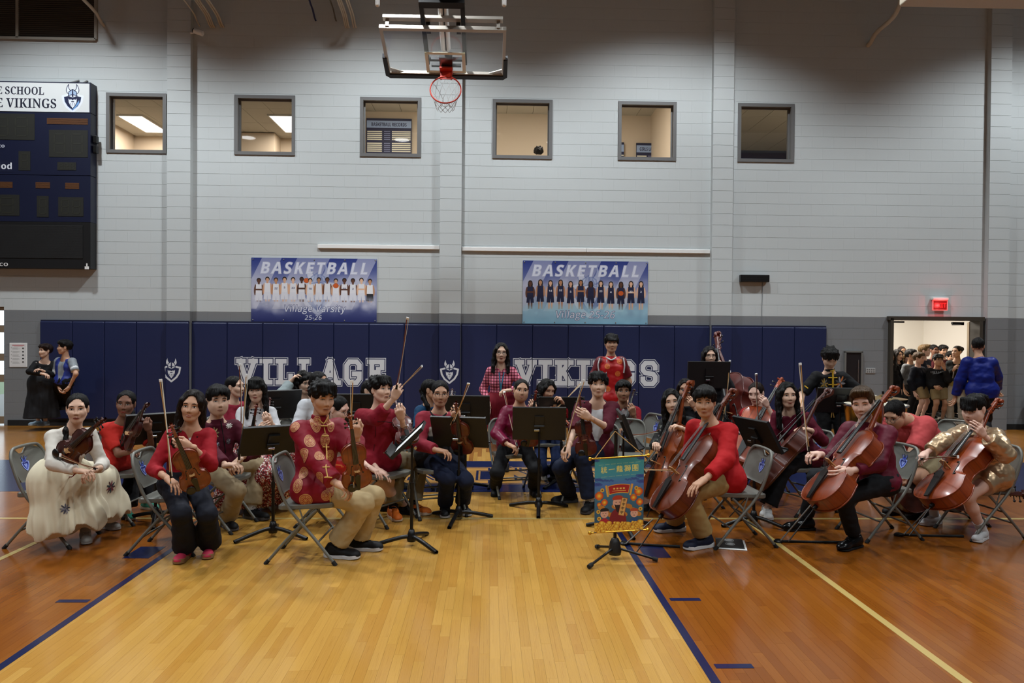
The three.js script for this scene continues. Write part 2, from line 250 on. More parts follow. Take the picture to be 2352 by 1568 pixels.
// ------------------------------------------------------------------ padding on the wall
{
  const pads = thing('wall_padding', 'long navy vinyl wall padding with white block letters behind the orchestra', 'wall padding');
  const vinyl = mat('#1a2348', 0.42), y0 = 0.12, y1 = 1.87, T = 0.055, white = '#c9cdd2', navy = '#1a2348';
  const runs = [[-8.02, PIL[0][0], 0, [4]], [PIL[0][0], PIL[0][1], 0.12, 1], [PIL[0][1], PIL[1][0], 0, 0.61], [PIL[1][0], PIL[1][1], 0.12, 1], [PIL[1][1], PIL[2][0], 0, 0.61], [PIL[2][0], PIL[2][1], 0.12, 1], [PIL[2][1], 6.19, 0, [3]]];
  const arts = [[word('VILLAGE', white, navy, 0.1), -4.6, -1.77, 0.7, 1.29], [word('VIKINGS', white, navy, 0.1), 0.4, 3.21, 0.71, 1.3]].map(([w, a, b, c, d]) => ({ a, b, c, d, m: new THREE.MeshPhysicalMaterial({ map: w.map, alphaMap: w.alpha, alphaTest: 0.5, roughness: 0.45 }) }));
  const cm = new THREE.MeshPhysicalMaterial({ map: crestMap(navy, navy, navy, white, white), alphaMap: crestAlpha, alphaTest: 0.5, roughness: 0.45 });
  for (const x of [-5.65, -0.72, 4.21]) arts.push({ a: x - 0.2, b: x + 0.2, c: 0.79, d: 1.29, m: cm });
  for (const [a, b, z, sp] of runs) {
    const n = sp === 1 ? 1 : Array.isArray(sp) ? sp[0] : Math.round((b - a) / sp), w = (b - a) / n;
    for (let i = 0; i < n; i++) {
      const p0 = a + i * w, p1 = p0 + w, cx = (p0 + p1) / 2, p = mesh('padded_panel', new RoundedBoxGeometry(w - 0.002, y1 - y0, T, 3, 0.022), vinyl, pads); p.position.set(cx, (y0 + y1) / 2, z + T / 2 + 0.004);
      for (const A of arts) {
        const u0 = Math.max(A.a, p0 + 0.006), u1 = Math.min(A.b, p1 - 0.006); if (u1 - u0 < 0.02) continue;
        const g = new THREE.PlaneGeometry(u1 - u0, A.d - A.c), uv = g.attributes.uv; for (let k = 0; k < 4; k++) uv.setX(k, (u0 + uv.getX(k) * (u1 - u0) - A.a) / (A.b - A.a));
        const o = mesh('print', g, A.m, p); o.position.set((u0 + u1) / 2 - cx, (A.c + A.d) / 2 - (y0 + y1) / 2, T / 2 + 0.0015);
      }
    }
    mesh('backing_board', box(b - a - 0.01, 0.03, 0.03, (a + b) / 2, y1 + 0.012, z + 0.022), mat('#141a36', 0.5), pads);
  }
}
// ------------------------------------------------------------------ gym lamps
{
  const housing = lathe([[0.05, 0.42], [0.1, 0.4], [0.12, 0.25], [0.2, 0.2], [0.3, 0.04], [0.31, 0], [0.29, 0], [0.28, 0.03], [0.02, 0.03]], 24), lens = cyl(0.275, 0.012, 0, 0.012, 0, 24), glow = mat('#ffffff', 0.5, { emissive: LAMP_COL, emissiveIntensity: 9 });
  LAMPS.forEach(([x, z, q]) => {
    const t = thing('high_bay_lamp', `round high bay lamp, ${['first', 'second', 'third', 'fourth', 'fifth'][Math.round((z - 3) / 6)]} row from the padded wall, ${['leftmost', 'second from left', 'third from left', 'rightmost'][x < -7 ? 0 : x < -1 ? 1 : x < 5 ? 2 : 3]}`, 'lamp', [x, LAMP_Y, z], 0, 'high bay lamps over the court');
    mesh('reflector', housing, M.blackMetal, t); mesh('lens', lens, glow, t); mesh('hanger', rod([0, 0.4, 0], [0, 1.0, 0], 0.012), M.steel, t);
    const l = new THREE.SpotLight(LAMP_COL, LAMP_I * q, 0, 63 * RAD, 0.3, 2); l.position.set(x, LAMP_Y - 0.03, z); l.target.position.set(x, 0, z); l.castShadow = true; l.shadow.radius = 13; scene.add(l, l.target);
  });
}
// ------------------------------------------------------------------ basketball goal folded up towards the wall
{
  const top = Zp(1017, 64, 2.82), t = thing('basketball_hoop', 'glass basketball backboard with orange rim folded up under the ceiling', 'basketball hoop', top.toArray());
  const R = new THREE.Group(); // the board's own axes: x across, y down the board (negative), z out of its face
  const th = -72 * RAD, mk = (geo) => { for (const g of Array.isArray(geo) ? geo : [geo]) g.rotateX(-th); return geo; };
  const part = (name, geo, m, par = t) => mesh(name, mk(Array.isArray(geo) ? merge(geo) : geo), m, par);
  const W = 1.83, H = 1.07, al = mat('#b5aea4', 0.4, { metalness: 0.5 });
  part('glass', box(W - 0.06, H - 0.06, 0.012, 0, -H / 2, 0), M.glass);
  part('board_frame', [box(W, 0.06, 0.06, 0, -0.03, -0.01), box(W, 0.05, 0.05, 0, -H + 0.025, -0.01), box(0.045, H, 0.05, -W / 2 + 0.022, -H / 2, -0.01), box(0.045, H, 0.05, W / 2 - 0.022, -H / 2, -0.01), box(W - 0.1, 0.08, 0.05, 0, -0.0, -0.16), box(0.05, 0.06, 0.16, -0.8, -0.02, -0.09), box(0.05, 0.06, 0.16, 0.8, -0.02, -0.09)], al);
  part('target_square', [box(0.61, 0.05, 0.004, 0, -H + 0.52, 0.009), box(0.61, 0.05, 0.004, 0, -H + 0.09, 0.009), box(0.05, 0.48, 0.004, -0.28, -H + 0.305, 0.009), box(0.05, 0.48, 0.004, 0.28, -H + 0.305, 0.009)], mat('#e8e6d6', 0.6));
  const pad = [[-W / 2 - 0.03, -H + 0.42], [-W / 2 + 0.02, -H + 0.4], [-W / 2 + 0.02, -H + 0.02], [W / 2 - 0.02, -H + 0.02], [W / 2 - 0.02, -H + 0.4], [W / 2 + 0.03, -H + 0.42], [W / 2 + 0.03, -H], [W / 2 - 0.03, -H - 0.06], [-W / 2 + 0.03, -H - 0.06], [-W / 2 - 0.03, -H]];
  part('edge_padding', extrude(pad, 0.07, 0.008).translate(0, 0, -0.045), mat('#12131c', 0.6));
  part('corner_plate', [extrude([[0, 0], [0.2, 0], [0, 0.09]], 0.01).translate(-W / 2 + 0.05, -H + 0.05, -0.02), extrude([[0, 0], [-0.2, 0], [0, 0.09]], 0.01).translate(W / 2 - 0.05, -H + 0.05, -0.02)], al);
  const ry = -H + 0.15, rc = 0.15 + 0.23;
  part('rim_bracket', [rbox(0.2, 0.16, 0.03, 0.008, 0, ry, 0.03), box(0.18, 0.02, 0.16, 0, ry - 0.01, 0.1), box(0.02, 0.1, 0.12, -0.08, ry - 0.05, 0.07), box(0.02, 0.1, 0.12, 0.08, ry - 0.05, 0.07)], M.orangeRim);
  part('rim', new THREE.TorusGeometry(0.237, 0.011, 10, 48).rotateX(Math.PI / 2).translate(0, ry, rc), M.orangeRim);
  part('mount', [box(0.2, 0.3, 0.1, 0, ry + 0.05, -0.1), box(0.5, 0.05, 0.05, 0, ry + 0.1, -0.1), box(0.46, 0.04, 0.04, 0, ry - 0.02, -0.08), box(0.06, H + 0.2, 0.06, -0.29, -H / 2 + 0.2, -0.14), box(0.06, H + 0.2, 0.06, 0.29, -H / 2 + 0.2, -0.14), box(0.64, 0.12, 0.1, 0, 0.32, -0.16), box(0.06, 0.2, 0.06, -0.22, -0.14, -0.12), box(0.06, 0.2, 0.06, 0.22, -0.14, -0.12)], M.blackMetal);
  // mast and its drop from the ceiling
  const mastA = V(0, ry + 0.2, -0.22).applyAxisAngle(V(1, 0, 0), -th), mastB = V(0, 0.36, -0.3).applyAxisAngle(V(1, 0, 0), -th);
  mesh('mast', [rod(mastA, mastB, 0.075, 0.075, 20), rod(mastB, V(0, 10 - top.y, mastB.z + 0.1), 0.075, 0.075, 20)], M.white, t); mesh('mast_joint', rbox(0.22, 0.22, 0.22, 0.02, mastB.x, mastB.y + 0.12, mastB.z), M.blackMetal, t);
  mesh('winch_cable', rod(mastA.clone().add(V(0.01, -0.06, 0.08)), mastB.clone().add(V(0.01, -0.06, 0.08)), 0.01), M.black, t);
  // the net hangs inside the tilted ring
  const hang = [], ring = (a) => V(Math.cos(a) * 0.226, ry, rc + Math.sin(a) * 0.226).applyAxisAngle(V(1, 0, 0), -th), C = V(0, ry, rc).applyAxisAngle(V(1, 0, 0), -th);
  for (let i = 0; i < 12; i++) for (const s of [-1, 1]) {
    const p = [ring(i * Math.PI / 6)]; for (let j = 1; j <= 4; j++) { const a = (i + s * j * 0.5) * Math.PI / 6, r = ring(a), f = j / 4; p.push(V(r.x * (1 - 0.42 * f) + C.x * 0.42 * f + NZ(i, j, s) * 0.02, r.y * (1 - f * 0.75) + (C.y - 0.2) * f * 0.75 - 0.04 * j, r.z * (1 - 0.6 * f) + C.z * 0.6 * f + NZ(i * 2, j, s) * 0.02)); }
    hang.push(tube(p, 0.0035, 10, 4));
  }
  mesh('net', hang, M.net, t);
}
// ------------------------------------------------------------------ scoreboard
{
  const zf = 0.21, x1 = -7.05, x0 = -10.6, t = thing('scoreboard', 'large navy scoreboard with a white name panel on top, switched off', 'scoreboard', [0, 0, 0]);
  const body = mat('#0c1330', 0.45), b2 = mat('#0b0b0d', 0.5), yT = 6.07, y1 = 5.535, y2 = 3.62, y3 = 2.8;
  const side = (a, b, w = 0.0) => extrude([[x0, -0.004], [x1 + w, -0.004], [x1 + w, -zf], [x0, -zf]], b - a, 0).rotateX(-Math.PI / 2).translate(0, a, 0);
  mesh('cabinet', [side(y1 + 0.005, yT), side(4.44, y1 - 0.005), side(y2, 4.43)], body, t); mesh('display_cabinet', [side(y3, y2 - 0.005)], b2, t);
  mesh('top_panel', (() => { const g = new THREE.PlaneGeometry(2.9, yT - y1 - 0.03); return g.translate(x1 - 0.02 - 1.45, (yT + y1) / 2 - 0.005, zf + 0.002); })(), mat('#ffffff', 0.5, { map: canvas(2048, 356, (c, w, h) => { c.fillStyle = '#d4d8d9'; c.fillRect(0, 0, w, h); c.fillStyle = '#10142a'; const fitText = (t, word, px, x, y, f) => { c.font = f; c.textAlign = 'right'; c.save(); c.translate(x, y); c.scale(px / c.measureText(word).width, 1); c.fillText(t, 0, 0); c.restore(); }; fitText('THE VILLAGE SCHOOL', 'SCHOOL', 480, w - 551, 148, 'bold 132px serif'); fitText('HOME OF THE VIKINGS', 'VIKINGS', 618, w - 397, 310, 'bold 160px serif'); drawCrest(c, w - 205, 192, 128, '#121a40', '#6f9bd0', '#dfe6ee', '#9fb6d4'); }) }), t);
  const dig = mat('#14150f', 0.7), amb = mat('#5a3410', 0.7), dm = mat('#22231a', 0.6);
  const digits = (cx, cy, w, h, n) => { const e = w / n, out = []; for (let i = 0; i < n; i++) { const g = []; const x = cx - w / 2 + e * (i + 0.5), s = e * 0.3; g.push(box(s * 1.6, 0.02, 0.008, x, cy + h * 0.38, 0), box(s * 1.6, 0.02, 0.008, x, cy, 0), box(s * 1.6, 0.02, 0.008, x, cy - h * 0.38, 0)); for (const a of [-1, 1]) for (const b of [-1, 1]) g.push(box(0.02, h * 0.32, 0.008, x + a * s, cy + b * h * 0.19, 0)); out.push(merge(g).translate(0, 0, zf + 0.004)); } return out; };
  const px = (x) => Zp(x, 400, zf).x, py = (y) => Zp(110, y, zf).y;
  for (const [a, b, c, d, n] of [[113, 202, 298, 360, 2], [-70, 80, 262, 322, 3], [43, 70, 348, 392, 1], [134, 192, 452, 496, 2], [85, 112, 450, 498, 1], [-60, 45, 448, 496, 2], [132, 175, 372, 390, 3]]) {
    const w = px(b) - px(a), h = py(c) - py(d), X = (px(a) + px(b)) / 2, Y = (py(c) + py(d)) / 2, p = mesh('digit_panel', box(w, h, 0.012, X, Y, zf), dig, t);
    for (const g of digits(X, Y, w * 0.9, h * 0.92, n)) mesh('digit', g, dm, p);
  }
  for (const [a, b, c, d] of [[108, 202, 270, 286], [-5, 29, 418, 433], [82, 115, 417, 434], [150, 182, 419, 433]]) { const X = (px(a) + px(b)) / 2, Y = (py(c) + py(d)) / 2, w = px(b) - px(a); const g = []; for (let i = 0; i < 6; i++) g.push(box(w, 0.013, 0.01, X, Y + (i - 2.5) * 0.018, zf)); mesh('message_strip', g, amb, t); }
  const scr = mesh('video_screen', box(3.4, y2 - y3 - 0.24, 0.02, x1 - 0.13 - 1.7, (y2 + y3) / 2 + 0.06, zf), mat('#1a1b1c', 0.6), t), ln = [];
  for (let i = 0; i < 36; i++) ln.push(box(3.4, 0.003, 0.004, x1 - 1.83, y3 + 0.2 + i * 0.0155, zf + 0.011)); mesh('louvres', ln, mat('#262728', 0.6), scr);
  const label = (w, h, X, Y, draw, W = 512, H = 128) => mesh('label', new THREE.PlaneGeometry(w, h).translate(X, Y, zf + 0.003), mat('#fff', 0.5, { map: canvas(W, H, draw) }), t);
  label(0.9, 0.2, px(30) - 0.45, py(383), (c, w, h) => { c.fillStyle = '#0c1330'; c.fillRect(0, 0, w, h); c.fillStyle = '#dfe3ea'; c.font = 'bold 96px sans-serif'; c.textAlign = 'right'; c.fillText('Period', w - 4, 96); });
  label(0.5, 0.09, px(12) - 0.25, py(337), (c, w, h) => { c.fillStyle = '#0c1330'; c.fillRect(0, 0, w, h); c.fillStyle = '#c5cad6'; c.font = 'bold 90px sans-serif'; c.textAlign = 'right'; c.fillText('NEVCO', w - 4, 96); });
  label(0.6, 0.1, px(20) - 0.3, py(608), (c, w, h) => { c.fillStyle = '#0b0b0d'; c.fillRect(0, 0, w, h); c.fillStyle = '#e5e5e5'; c.font = 'bold 100px sans-serif'; c.textAlign = 'right'; c.fillText('NEVCO', w - 4, 100); });
  mesh('lock_tag', [box(0.07, 0.05, 0.01, px(200), py(614), zf + 0.006), rod([px(200), py(611), zf + 0.006], [px(200), py(604), zf + 0.006], 0.012)], M.white, t);
  mesh('side_horn', [rbox(0.06, 0.13, 0.1, 0.01, x1 + 0.04, py(316), zf - 0.1), rbox(0.06, 0.13, 0.1, 0.01, x1 + 0.04, py(339), zf - 0.1)], M.blackMetal, t); mesh('top_bracket', [rod([-7.5, yT, zf - 0.1], [-7.3, yT + 0.06, zf - 0.1], 0.02), rod([-7.25, yT, zf - 0.1], [-7.15, yT + 0.06, zf - 0.1], 0.02)], M.steel, t);
}
// ------------------------------------------------------------------ team posters (flat print)
{
  const poster = (name, girls, x0, x1, label) => {
    const skins = girls ? ['#5b3626', '#b98a68', '#d9ac8c', '#b5805c', '#d3a283', '#b07a55', '#5a3424', '#d9af90', '#dcb394', '#5e3a28', '#d7ab8c', '#d8ae90'] : ['#5a3726', '#c99a7c', '#b88764', '#d1a484', '#d9b095', '#4a2c20', '#d9af92', '#a97a58', '#6a4330', '#caa084', '#5a3626', '#5e3929', '#dcb598', '#b98a68'];
    const map = canvas(1536, 768, (c, w, h) => {
      const g = c.createLinearGradient(0, 0, 0, h); g.addColorStop(0, '#20307a'); g.addColorStop(0.5, '#8d93b5'); g.addColorStop(1, girls ? '#7fb2cb' : '#1b2560'); c.fillStyle = g; c.fillRect(0, 0, w, h);
      for (const [a, b, al] of [[250, 120, 0.5], [760, 200, 0.45], [1420, 120, 0.55]]) { c.save(); c.translate(a, 0); c.transform(1, 0, -0.5, 1, 0, 0); c.fillStyle = `rgba(214,214,222,${al})`; c.fillRect(-b, 0, 2 * b, h * 0.8); c.restore(); }
      for (let i = 0; i < 260; i++) { const x = rnd() * w, y = h * rr(0.3, girls ? 1 : 0.85), r = rr(30, 110), q = c.createRadialGradient(x, y, 0, x, y, r), col = girls && y > h * 0.66 ? '150,200,220' : '205,208,220'; q.addColorStop(0, `rgba(${col},0.16)`); q.addColorStop(1, `rgba(${col},0)`); c.fillStyle = q; c.fillRect(x - r, y - r, 2 * r, 2 * r); }
      drawCrest(c, w * 0.53, h * 0.5, 230, 'rgba(70,90,150,0.35)', 'rgba(130,150,190,0.35)', 'rgba(235,238,245,0.5)', 'rgba(150,165,200,0.35)');
      c.save(); c.translate(w / 2, h * 0.245); c.transform(1, 0, -0.22, 1, 0, 0); c.textAlign = 'center'; c.font = 'bold 190px sans-serif'; c.letterSpacing = '22px'; c.fillStyle = '#cfd4e4'; c.fillText('BASKETBALL', 0, 0, w * 0.93); c.strokeStyle = '#e8ebf2'; c.lineWidth = 7; c.strokeText('BASKETBALL', 0, 0, w * 0.93); c.strokeStyle = '#33406f'; c.lineWidth = 2; c.strokeText('BASKETBALL', 0, 0, w * 0.93); c.restore();
      const n = skins.length, yb = h * (girls ? 0.75 : 0.67);
      skins.forEach((sk, i) => {
        c.save(); c.translate(w * (0.06 + 0.885 * i / (n - 1)), yb); c.scale(1.22, 1.1); c.translate(-w * (0.06 + 0.885 * i / (n - 1)), -yb);
        const x = w * (0.06 + 0.885 * i / (n - 1)), H = rr(0.4, 0.43) * h, y0 = h * (girls ? 0.35 : 0.34) + rr(0, 18), jersey = girls ? '#1b2143' : i === n - 1 ? '#e6e8ec' : '#dfe1e8', short = girls ? '#181d3c' : i === n - 1 ? '#15161c' : '#d9dce6';
        c.fillStyle = sk; c.fillRect(x - 22, y0 + 190, 17, yb - y0 - 180); c.fillRect(x + 6, y0 + 190, 17, yb - y0 - 180);
        c.beginPath(); c.moveTo(x - 36, y0 + 62); c.quadraticCurveTo(x - 58, y0 + 120, x - 42, y0 + 178); c.lineTo(x - 30, y0 + 178); c.lineTo(x - 28, y0 + 90); c.lineTo(x + 28, y0 + 90); c.lineTo(x + 30, y0 + 178); c.lineTo(x + 42, y0 + 178); c.quadraticCurveTo(x + 58, y0 + 120, x + 36, y0 + 62); c.closePath(); c.fill();
        if (girls) { c.fillStyle = '#1c1411'; c.beginPath(); c.ellipse(x, y0 + 36, 25, 44, 0, 0, 7); c.fill(); } c.fillStyle = jersey; c.beginPath(); c.moveTo(x - 28, y0 + 56); c.lineTo(x + 28, y0 + 56); c.lineTo(x + 32, y0 + 160); c.lineTo(x - 32, y0 + 160); c.closePath(); c.fill();
        c.fillStyle = short; c.beginPath(); c.moveTo(x - 32, y0 + 156); c.lineTo(x + 32, y0 + 156); c.lineTo(x + 38, y0 + 236); c.lineTo(x + 4, y0 + 238); c.lineTo(x, y0 + 190); c.lineTo(x - 4, y0 + 238); c.lineTo(x - 38, y0 + 236); c.closePath(); c.fill();
        c.fillStyle = sk; c.fillRect(x - 9, y0 + 38, 18, 22); if (i % 5 === 0 || i % 7 === 5) c.fillRect(x - 40, y0 + 108, 80, 18);
        c.fillStyle = '#1c1411'; c.beginPath(); c.ellipse(x, y0 + 14, 22, 25, 0, 0, 7); c.fill(); c.fillStyle = sk; c.beginPath(); c.ellipse(x, y0 + 24, 16, 22, 0, 0, 7); c.fill();
        c.fillStyle = girls ? '#e6e8ee' : '#232b55'; c.font = 'bold 30px sans-serif'; c.textAlign = 'center'; c.fillText(girls ? ['', '', '14', '32', '5', '', '', '23', '4', '', '23', '2'][i] : ['', '', '22', '5', '33', '', '10', '', '', '', '15', '2', '', ''][i], x, y0 + 118);
        if ((girls ? [9] : [5, 9]).includes(i)) { c.fillStyle = '#c75a22'; c.beginPath(); c.arc(x + (i === 5 ? 48 : 0), y0 + (i === 5 ? 30 : girls ? 120 : 70), 27, 0, 7); c.fill(); c.strokeStyle = '#5a2a12'; c.lineWidth = 2; c.stroke(); }
        c.restore();
      });
      for (let i = 0; i < 120; i++) { const x = rnd() * w, y = yb + rr(-30, 70), r = rr(20, 80), q = c.createRadialGradient(x, y, 0, x, y, r), col = girls ? '160,205,222' : '215,218,230'; q.addColorStop(0, `rgba(${col},0.3)`); q.addColorStop(1, `rgba(${col},0)`); c.fillStyle = q; c.fillRect(x - r, y - r, 2 * r, 2 * r); }
      c.textAlign = 'center'; c.letterSpacing = '4px'; c.save(); c.translate(w / 2, h * 0.88); c.transform(1, 0, -0.16, 1, 0, 0); const T = (s, y, f) => { c.font = f; c.strokeStyle = '#2c376b'; c.lineWidth = 9; c.strokeText(s, 0, y); c.fillStyle = '#dde2ee'; c.fillText(s, 0, y); };
      if (girls) T('Village 25-26', 20, '120px sans-serif'); else { T('Village Varsity', -30, '112px sans-serif'); T('25-26', 66, '76px sans-serif'); } c.restore();
    });
    const y0 = 1.895, y1 = 3.045, t = thing('poster', label, 'poster', [(x0 + x1) / 2, (y0 + y1) / 2, 0.014]);
    mesh('sheet', [box(x1 - x0, y1 - y0, 0.006)], mat('#d8dbe4', 0.6), t); mesh('print', new THREE.PlaneGeometry(x1 - x0, y1 - y0).translate(0, 0, 0.0045), mat('#ffffff', 0.5, { map }), t);
    const eg = sphere(0.012, 0, 0, 0, 8); for (let i = 0; i < 5; i++) for (const s of [-1, 1]) mesh('eyelet', eg, M.steel, t).position.set((i / 4 - 0.5) * (x1 - x0 - 0.06), s * (y1 - y0 - 0.06) / 2, 0.004);
  };
  poster('poster', false, -4.3, -2.05, 'basketball team poster of players in white jerseys, dark blue lower edge'); poster('poster', true, 0.592, 2.882, 'basketball team poster of players in navy jerseys, pale blue lower edge');
}
// ------------------------------------------------------------------ fixtures on and near the wall
{
  const rail = (x0, x1, y, n, label) => { const t = thing('wall_rail', label, 'rail', [(x0 + x1) / 2, y, 0.02]); for (let i = 0; i < n; i++) mesh('rail_length', rbox((x1 - x0) / n - 0.004, 0.075, 0.04, 0.01, (x1 - x0) * ((i + 0.5) / n - 0.5), 0, 0), M.white, t); };
  rail(-3.117, -0.92, 3.26, 1, 'white wall rail above the poster of white jerseys'); rail(-0.52, 4.02, 3.24, 2, 'long white wall rail above the poster of navy jerseys');
  let t = thing('wall_speaker', 'black slatted speaker box on the wall between the rail and the doorway', 'speaker', [Zp(1730, 640).x, Zp(1730, 640).y, 0.06]); mesh('case', rbox(0.53, 0.13, 0.1, 0.01), M.blackMetal, t);
  const sl = []; for (let i = 0; i < 6; i++) sl.push(box(0.5, 0.006, 0.006, 0, -0.05 + i * 0.02, 0.051)); mesh('grille', sl, mat('#1b1b1c', 0.6), t); mesh('cable', tube([[0.17, -0.06, -0.05], [0.172, -0.3, -0.055], [0.165, -0.55, -0.055], [0.17, -0.82, -0.055]], 0.006, 20, 5), mat('#7c8286', 0.6), t);
  t = thing('exit_sign', 'red glowing exit sign above the open doorway', 'exit sign', [8.29, 2.295, 0.06]);
  mesh('canopy', rbox(0.3, 0.045, 0.09, 0.01, 0, 0.12, -0.01), M.white, t); mesh('panel', box(0.28, 0.19, 0.02), mat('#d8a09a', 0.3, { emissive: new THREE.Color(1, 0.03, 0.04), emissiveIntensity: 0.5, map: null }), t);
  mesh('lettering', new THREE.PlaneGeometry(0.25, 0.16).translate(0, 0, 0.0115), mat('#200', 0.4, { emissive: '#ffffff', emissiveIntensity: 2.2, emissiveMap: canvas(256, 160, (c, w, h) => { c.fillStyle = '#7a0808'; c.fillRect(0, 0, w, h); c.fillStyle = '#ff2020'; c.font = 'bold 118px sans-serif'; c.textAlign = 'center'; c.fillText('EXIT', w / 2, 122, 236); }) }), t);
  const el = new THREE.PointLight(new THREE.Color(1, 0.1, 0.1), 0.25); el.position.set(8.29, 2.295, 0.16); el.castShadow = true; scene.add(el);
  t = thing('notice', 'white notice of printed rules on the grey wall at far left', 'notice', [Zp(43, 815).x, Zp(43, 815).y, 0.008]);
  mesh('sheet', rbox(0.31, 0.43, 0.008, 0.003), M.paper, t); mesh('print', new THREE.PlaneGeometry(0.28, 0.4).translate(0, 0, 0.0055), mat('#fff', 0.8, { map: canvas(256, 366, (c, w, h) => { c.fillStyle = '#d9d9d9'; c.fillRect(0, 0, w, h); c.fillStyle = '#a33'; c.fillRect(30, 18, 196, 9); c.fillRect(60, 34, 140, 6); for (let i = 0; i < 5; i++) { c.fillStyle = '#222'; c.fillRect(12, 60 + i * 58, 10, 8); c.fillStyle = '#777'; for (let j = 0; j < 4; j++) c.fillRect(34, 62 + i * 58 + j * 9, rr(80, 125), 3); c.fillStyle = '#151515'; c.beginPath(); c.arc(205, 78 + i * 56, 17, 3, 6.4); c.fill(); c.fillRect(198, 84 + i * 56, 14, 6); } }) }), t);
  t = thing('drinking_fountain', 'steel wall cabinet in a dark recess beside the padding', 'wall cabinet', [Zp(1958, 857).x, Zp(1958, 857).y, 0.02]);
  mesh('surround', [box(0.34, 0.03, 0.06, 0, 0.4, 0), box(0.03, 0.8, 0.06, -0.155, 0, 0), box(0.03, 0.8, 0.06, 0.155, 0, 0), box(0.34, 0.03, 0.06, 0, -0.4, 0)], M.steel, t); mesh('panel', rbox(0.28, 0.77, 0.03, 0.005, 0, 0, -0.005), mat('#3a3638', 0.35, { metalness: 0.7 }), t); mesh('handle', rod([0.09, -0.2, 0.02], [0.09, 0.25, 0.02], 0.012), M.chrome, t);
  t = thing('outlet_plate', 'wide steel outlet plate on the grey wall left of the doorway', 'outlet', [Zp(1999, 851).x, Zp(1999, 851).y, 0.006]); mesh('plate', rbox(0.18, 0.1, 0.012, 0.004), mat('#a2a4a4', 0.5), t); const so = []; for (let i = 0; i < 4; i++) for (const s of [-1, 1]) so.push(box(0.02, 0.025, 0.003, -0.06 + i * 0.04, s * 0.022, 0.007)); mesh('sockets', so, M.frameGrey, t);
  const b = G(2345, 985); t = thing('trash_can', 'grey round trash can with a clear liner at the right wall', 'trash can', [b.x + 0.14, 0, b.z + 0.42]);
  mesh('bin', lathe([[0.0, 0.01], [0.2, 0.01], [0.21, 0.03], [0.25, 0.66], [0.265, 0.67], [0.265, 0.7], [0.245, 0.7], [0.2, 0.05], [0, 0.05]], 28), mat('#4c4f55', 0.6), t); mesh('liner', lathe([[0.262, 0.6], [0.272, 0.7], [0.262, 0.715], [0.24, 0.7], [0.235, 0.55]], 28), mat('#c8cdd2', 0.35, { transmission: 0.5 }), t);
  const cam = Zp(456, 74, 0.2); t = thing('security_camera', 'small white bullet camera high on the left pilaster', 'camera', cam.toArray()); mesh('case', [cyl(0.045, 0.16, 0, 0, 0, 14).rotateZ(1.25), rod([0, 0, 0], [-0.17, 0.02, -0.085], 0.018)], M.white, t); mesh('lens', cyl(0.04, 0.02, 0, 0, 0, 14).rotateZ(1.25).translate(-0.085, 0.027, 0), M.black, t);
  // return-air grille
  t = thing('air_grille', 'large dark louvred air grille at the top left of the wall', 'grille', [0, 0, 0]); const gx0 = -9.6, gx1 = Zp(222, 50).x, gy0 = Zp(222, 92).y, gy1 = gy0 + 1.3; const fr = [];
  for (const x of [gx0, (gx0 + gx1) / 2 - 0.1, gx1]) fr.push(box(0.045, gy1 - gy0, 0.05, x, (gy0 + gy1) / 2, 0.02)); fr.push(box(gx1 - gx0, 0.045, 0.05, (gx0 + gx1) / 2, gy0, 0.02), box(gx1 - gx0, 0.045, 0.05, (gx0 + gx1) / 2, gy1, 0.02)); mesh('frame', fr, mat('#9a968c', 0.6), t);
  const lv = new THREE.BoxGeometry(gx1 - gx0, 0.028, 0.006).rotateX(0.7); for (let i = 0; i < 36; i++) mesh('louvre', lv, mat('#38342e', 0.6), t).position.set((gx0 + gx1) / 2, gy0 + 0.03 + i * 0.036, 0.018);
  mesh('back_plate', box(gx1 - gx0, gy1 - gy0, 0.004, (gx0 + gx1) / 2, (gy0 + gy1) / 2, 0.003), mat('#141311', 0.9), t);
  // conduits that leave the wall and run along the sloping roof deck
  const run = (x, y, n, dx, r, m, label, rise = 0.16, name = 'conduit', cat = 'conduit') => { for (let i = 0; i < n; i++) { const p = Zp(x + i * dx, y, 0.04), o = mesh(name, tube([[p.x, p.y, 0], [p.x, p.y + 0.02, 0.1], [p.x, p.y + 0.1, 0.24], [p.x, p.y + 0.13, 0.4], [p.x, p.y + 0.13 + rise * 0.6, 0.95], [p.x, p.y + 0.3 + rise * 0.7, 1.12], [p.x, 9.98, 1.15]], r, 40, 7), m); tag(o, n > 1 ? label.replace('N', ['first', 'second', 'third', 'fourth', 'fifth'][i]) : label, cat); } };
  const cw = mat('#b9b0a0', 0.55);
  run(236, 56, 1, 0, 0.03, cw, 'single pale conduit crossing the air grille at top left'); run(457, 58, 1, 0, 0.014, cw, 'thin pale conduit ending just above the security camera'); run(482, 60, 3, 4.5, 0.016, cw, 'N pale conduit from the left of the three beside the security camera'); run(507, 60, 2, 5, 0.017, cw, 'N pale conduit from the left of the pair right of the security camera');
  run(724, 45, 1, 0, 0.016, mat('#1b2350', 0.6), 'dark blue cable meeting the wall high up', 0.4); run(771, 46, 1, 0, 0.012, mat('#5e5648', 0.6), 'thin brown rod meeting the wall left of a conduit bundle', 0.2); run(793, 61, 3, 4, 0.015, cw, 'N pale conduit from the left of the bundle left of the backboard'); run(812, 61, 2, 5, 0.016, cw, 'N pale conduit from the left of the pair nearest the backboard');
  run(1996, 103, 1, 0, 0.04, cw, 'thick pale pipe running up from the wall at top right', 0.1);
  const dp = Zp(2352, 4, 4.2); tag(mesh('duct', rbox(4.2, 0.5, 0.5, 0.03, dp.x + 0.6, dp.y + 0.255, 4.2), mat('#b3aa98', 0.6)), 'pale duct along the ceiling at the top right corner', 'duct');
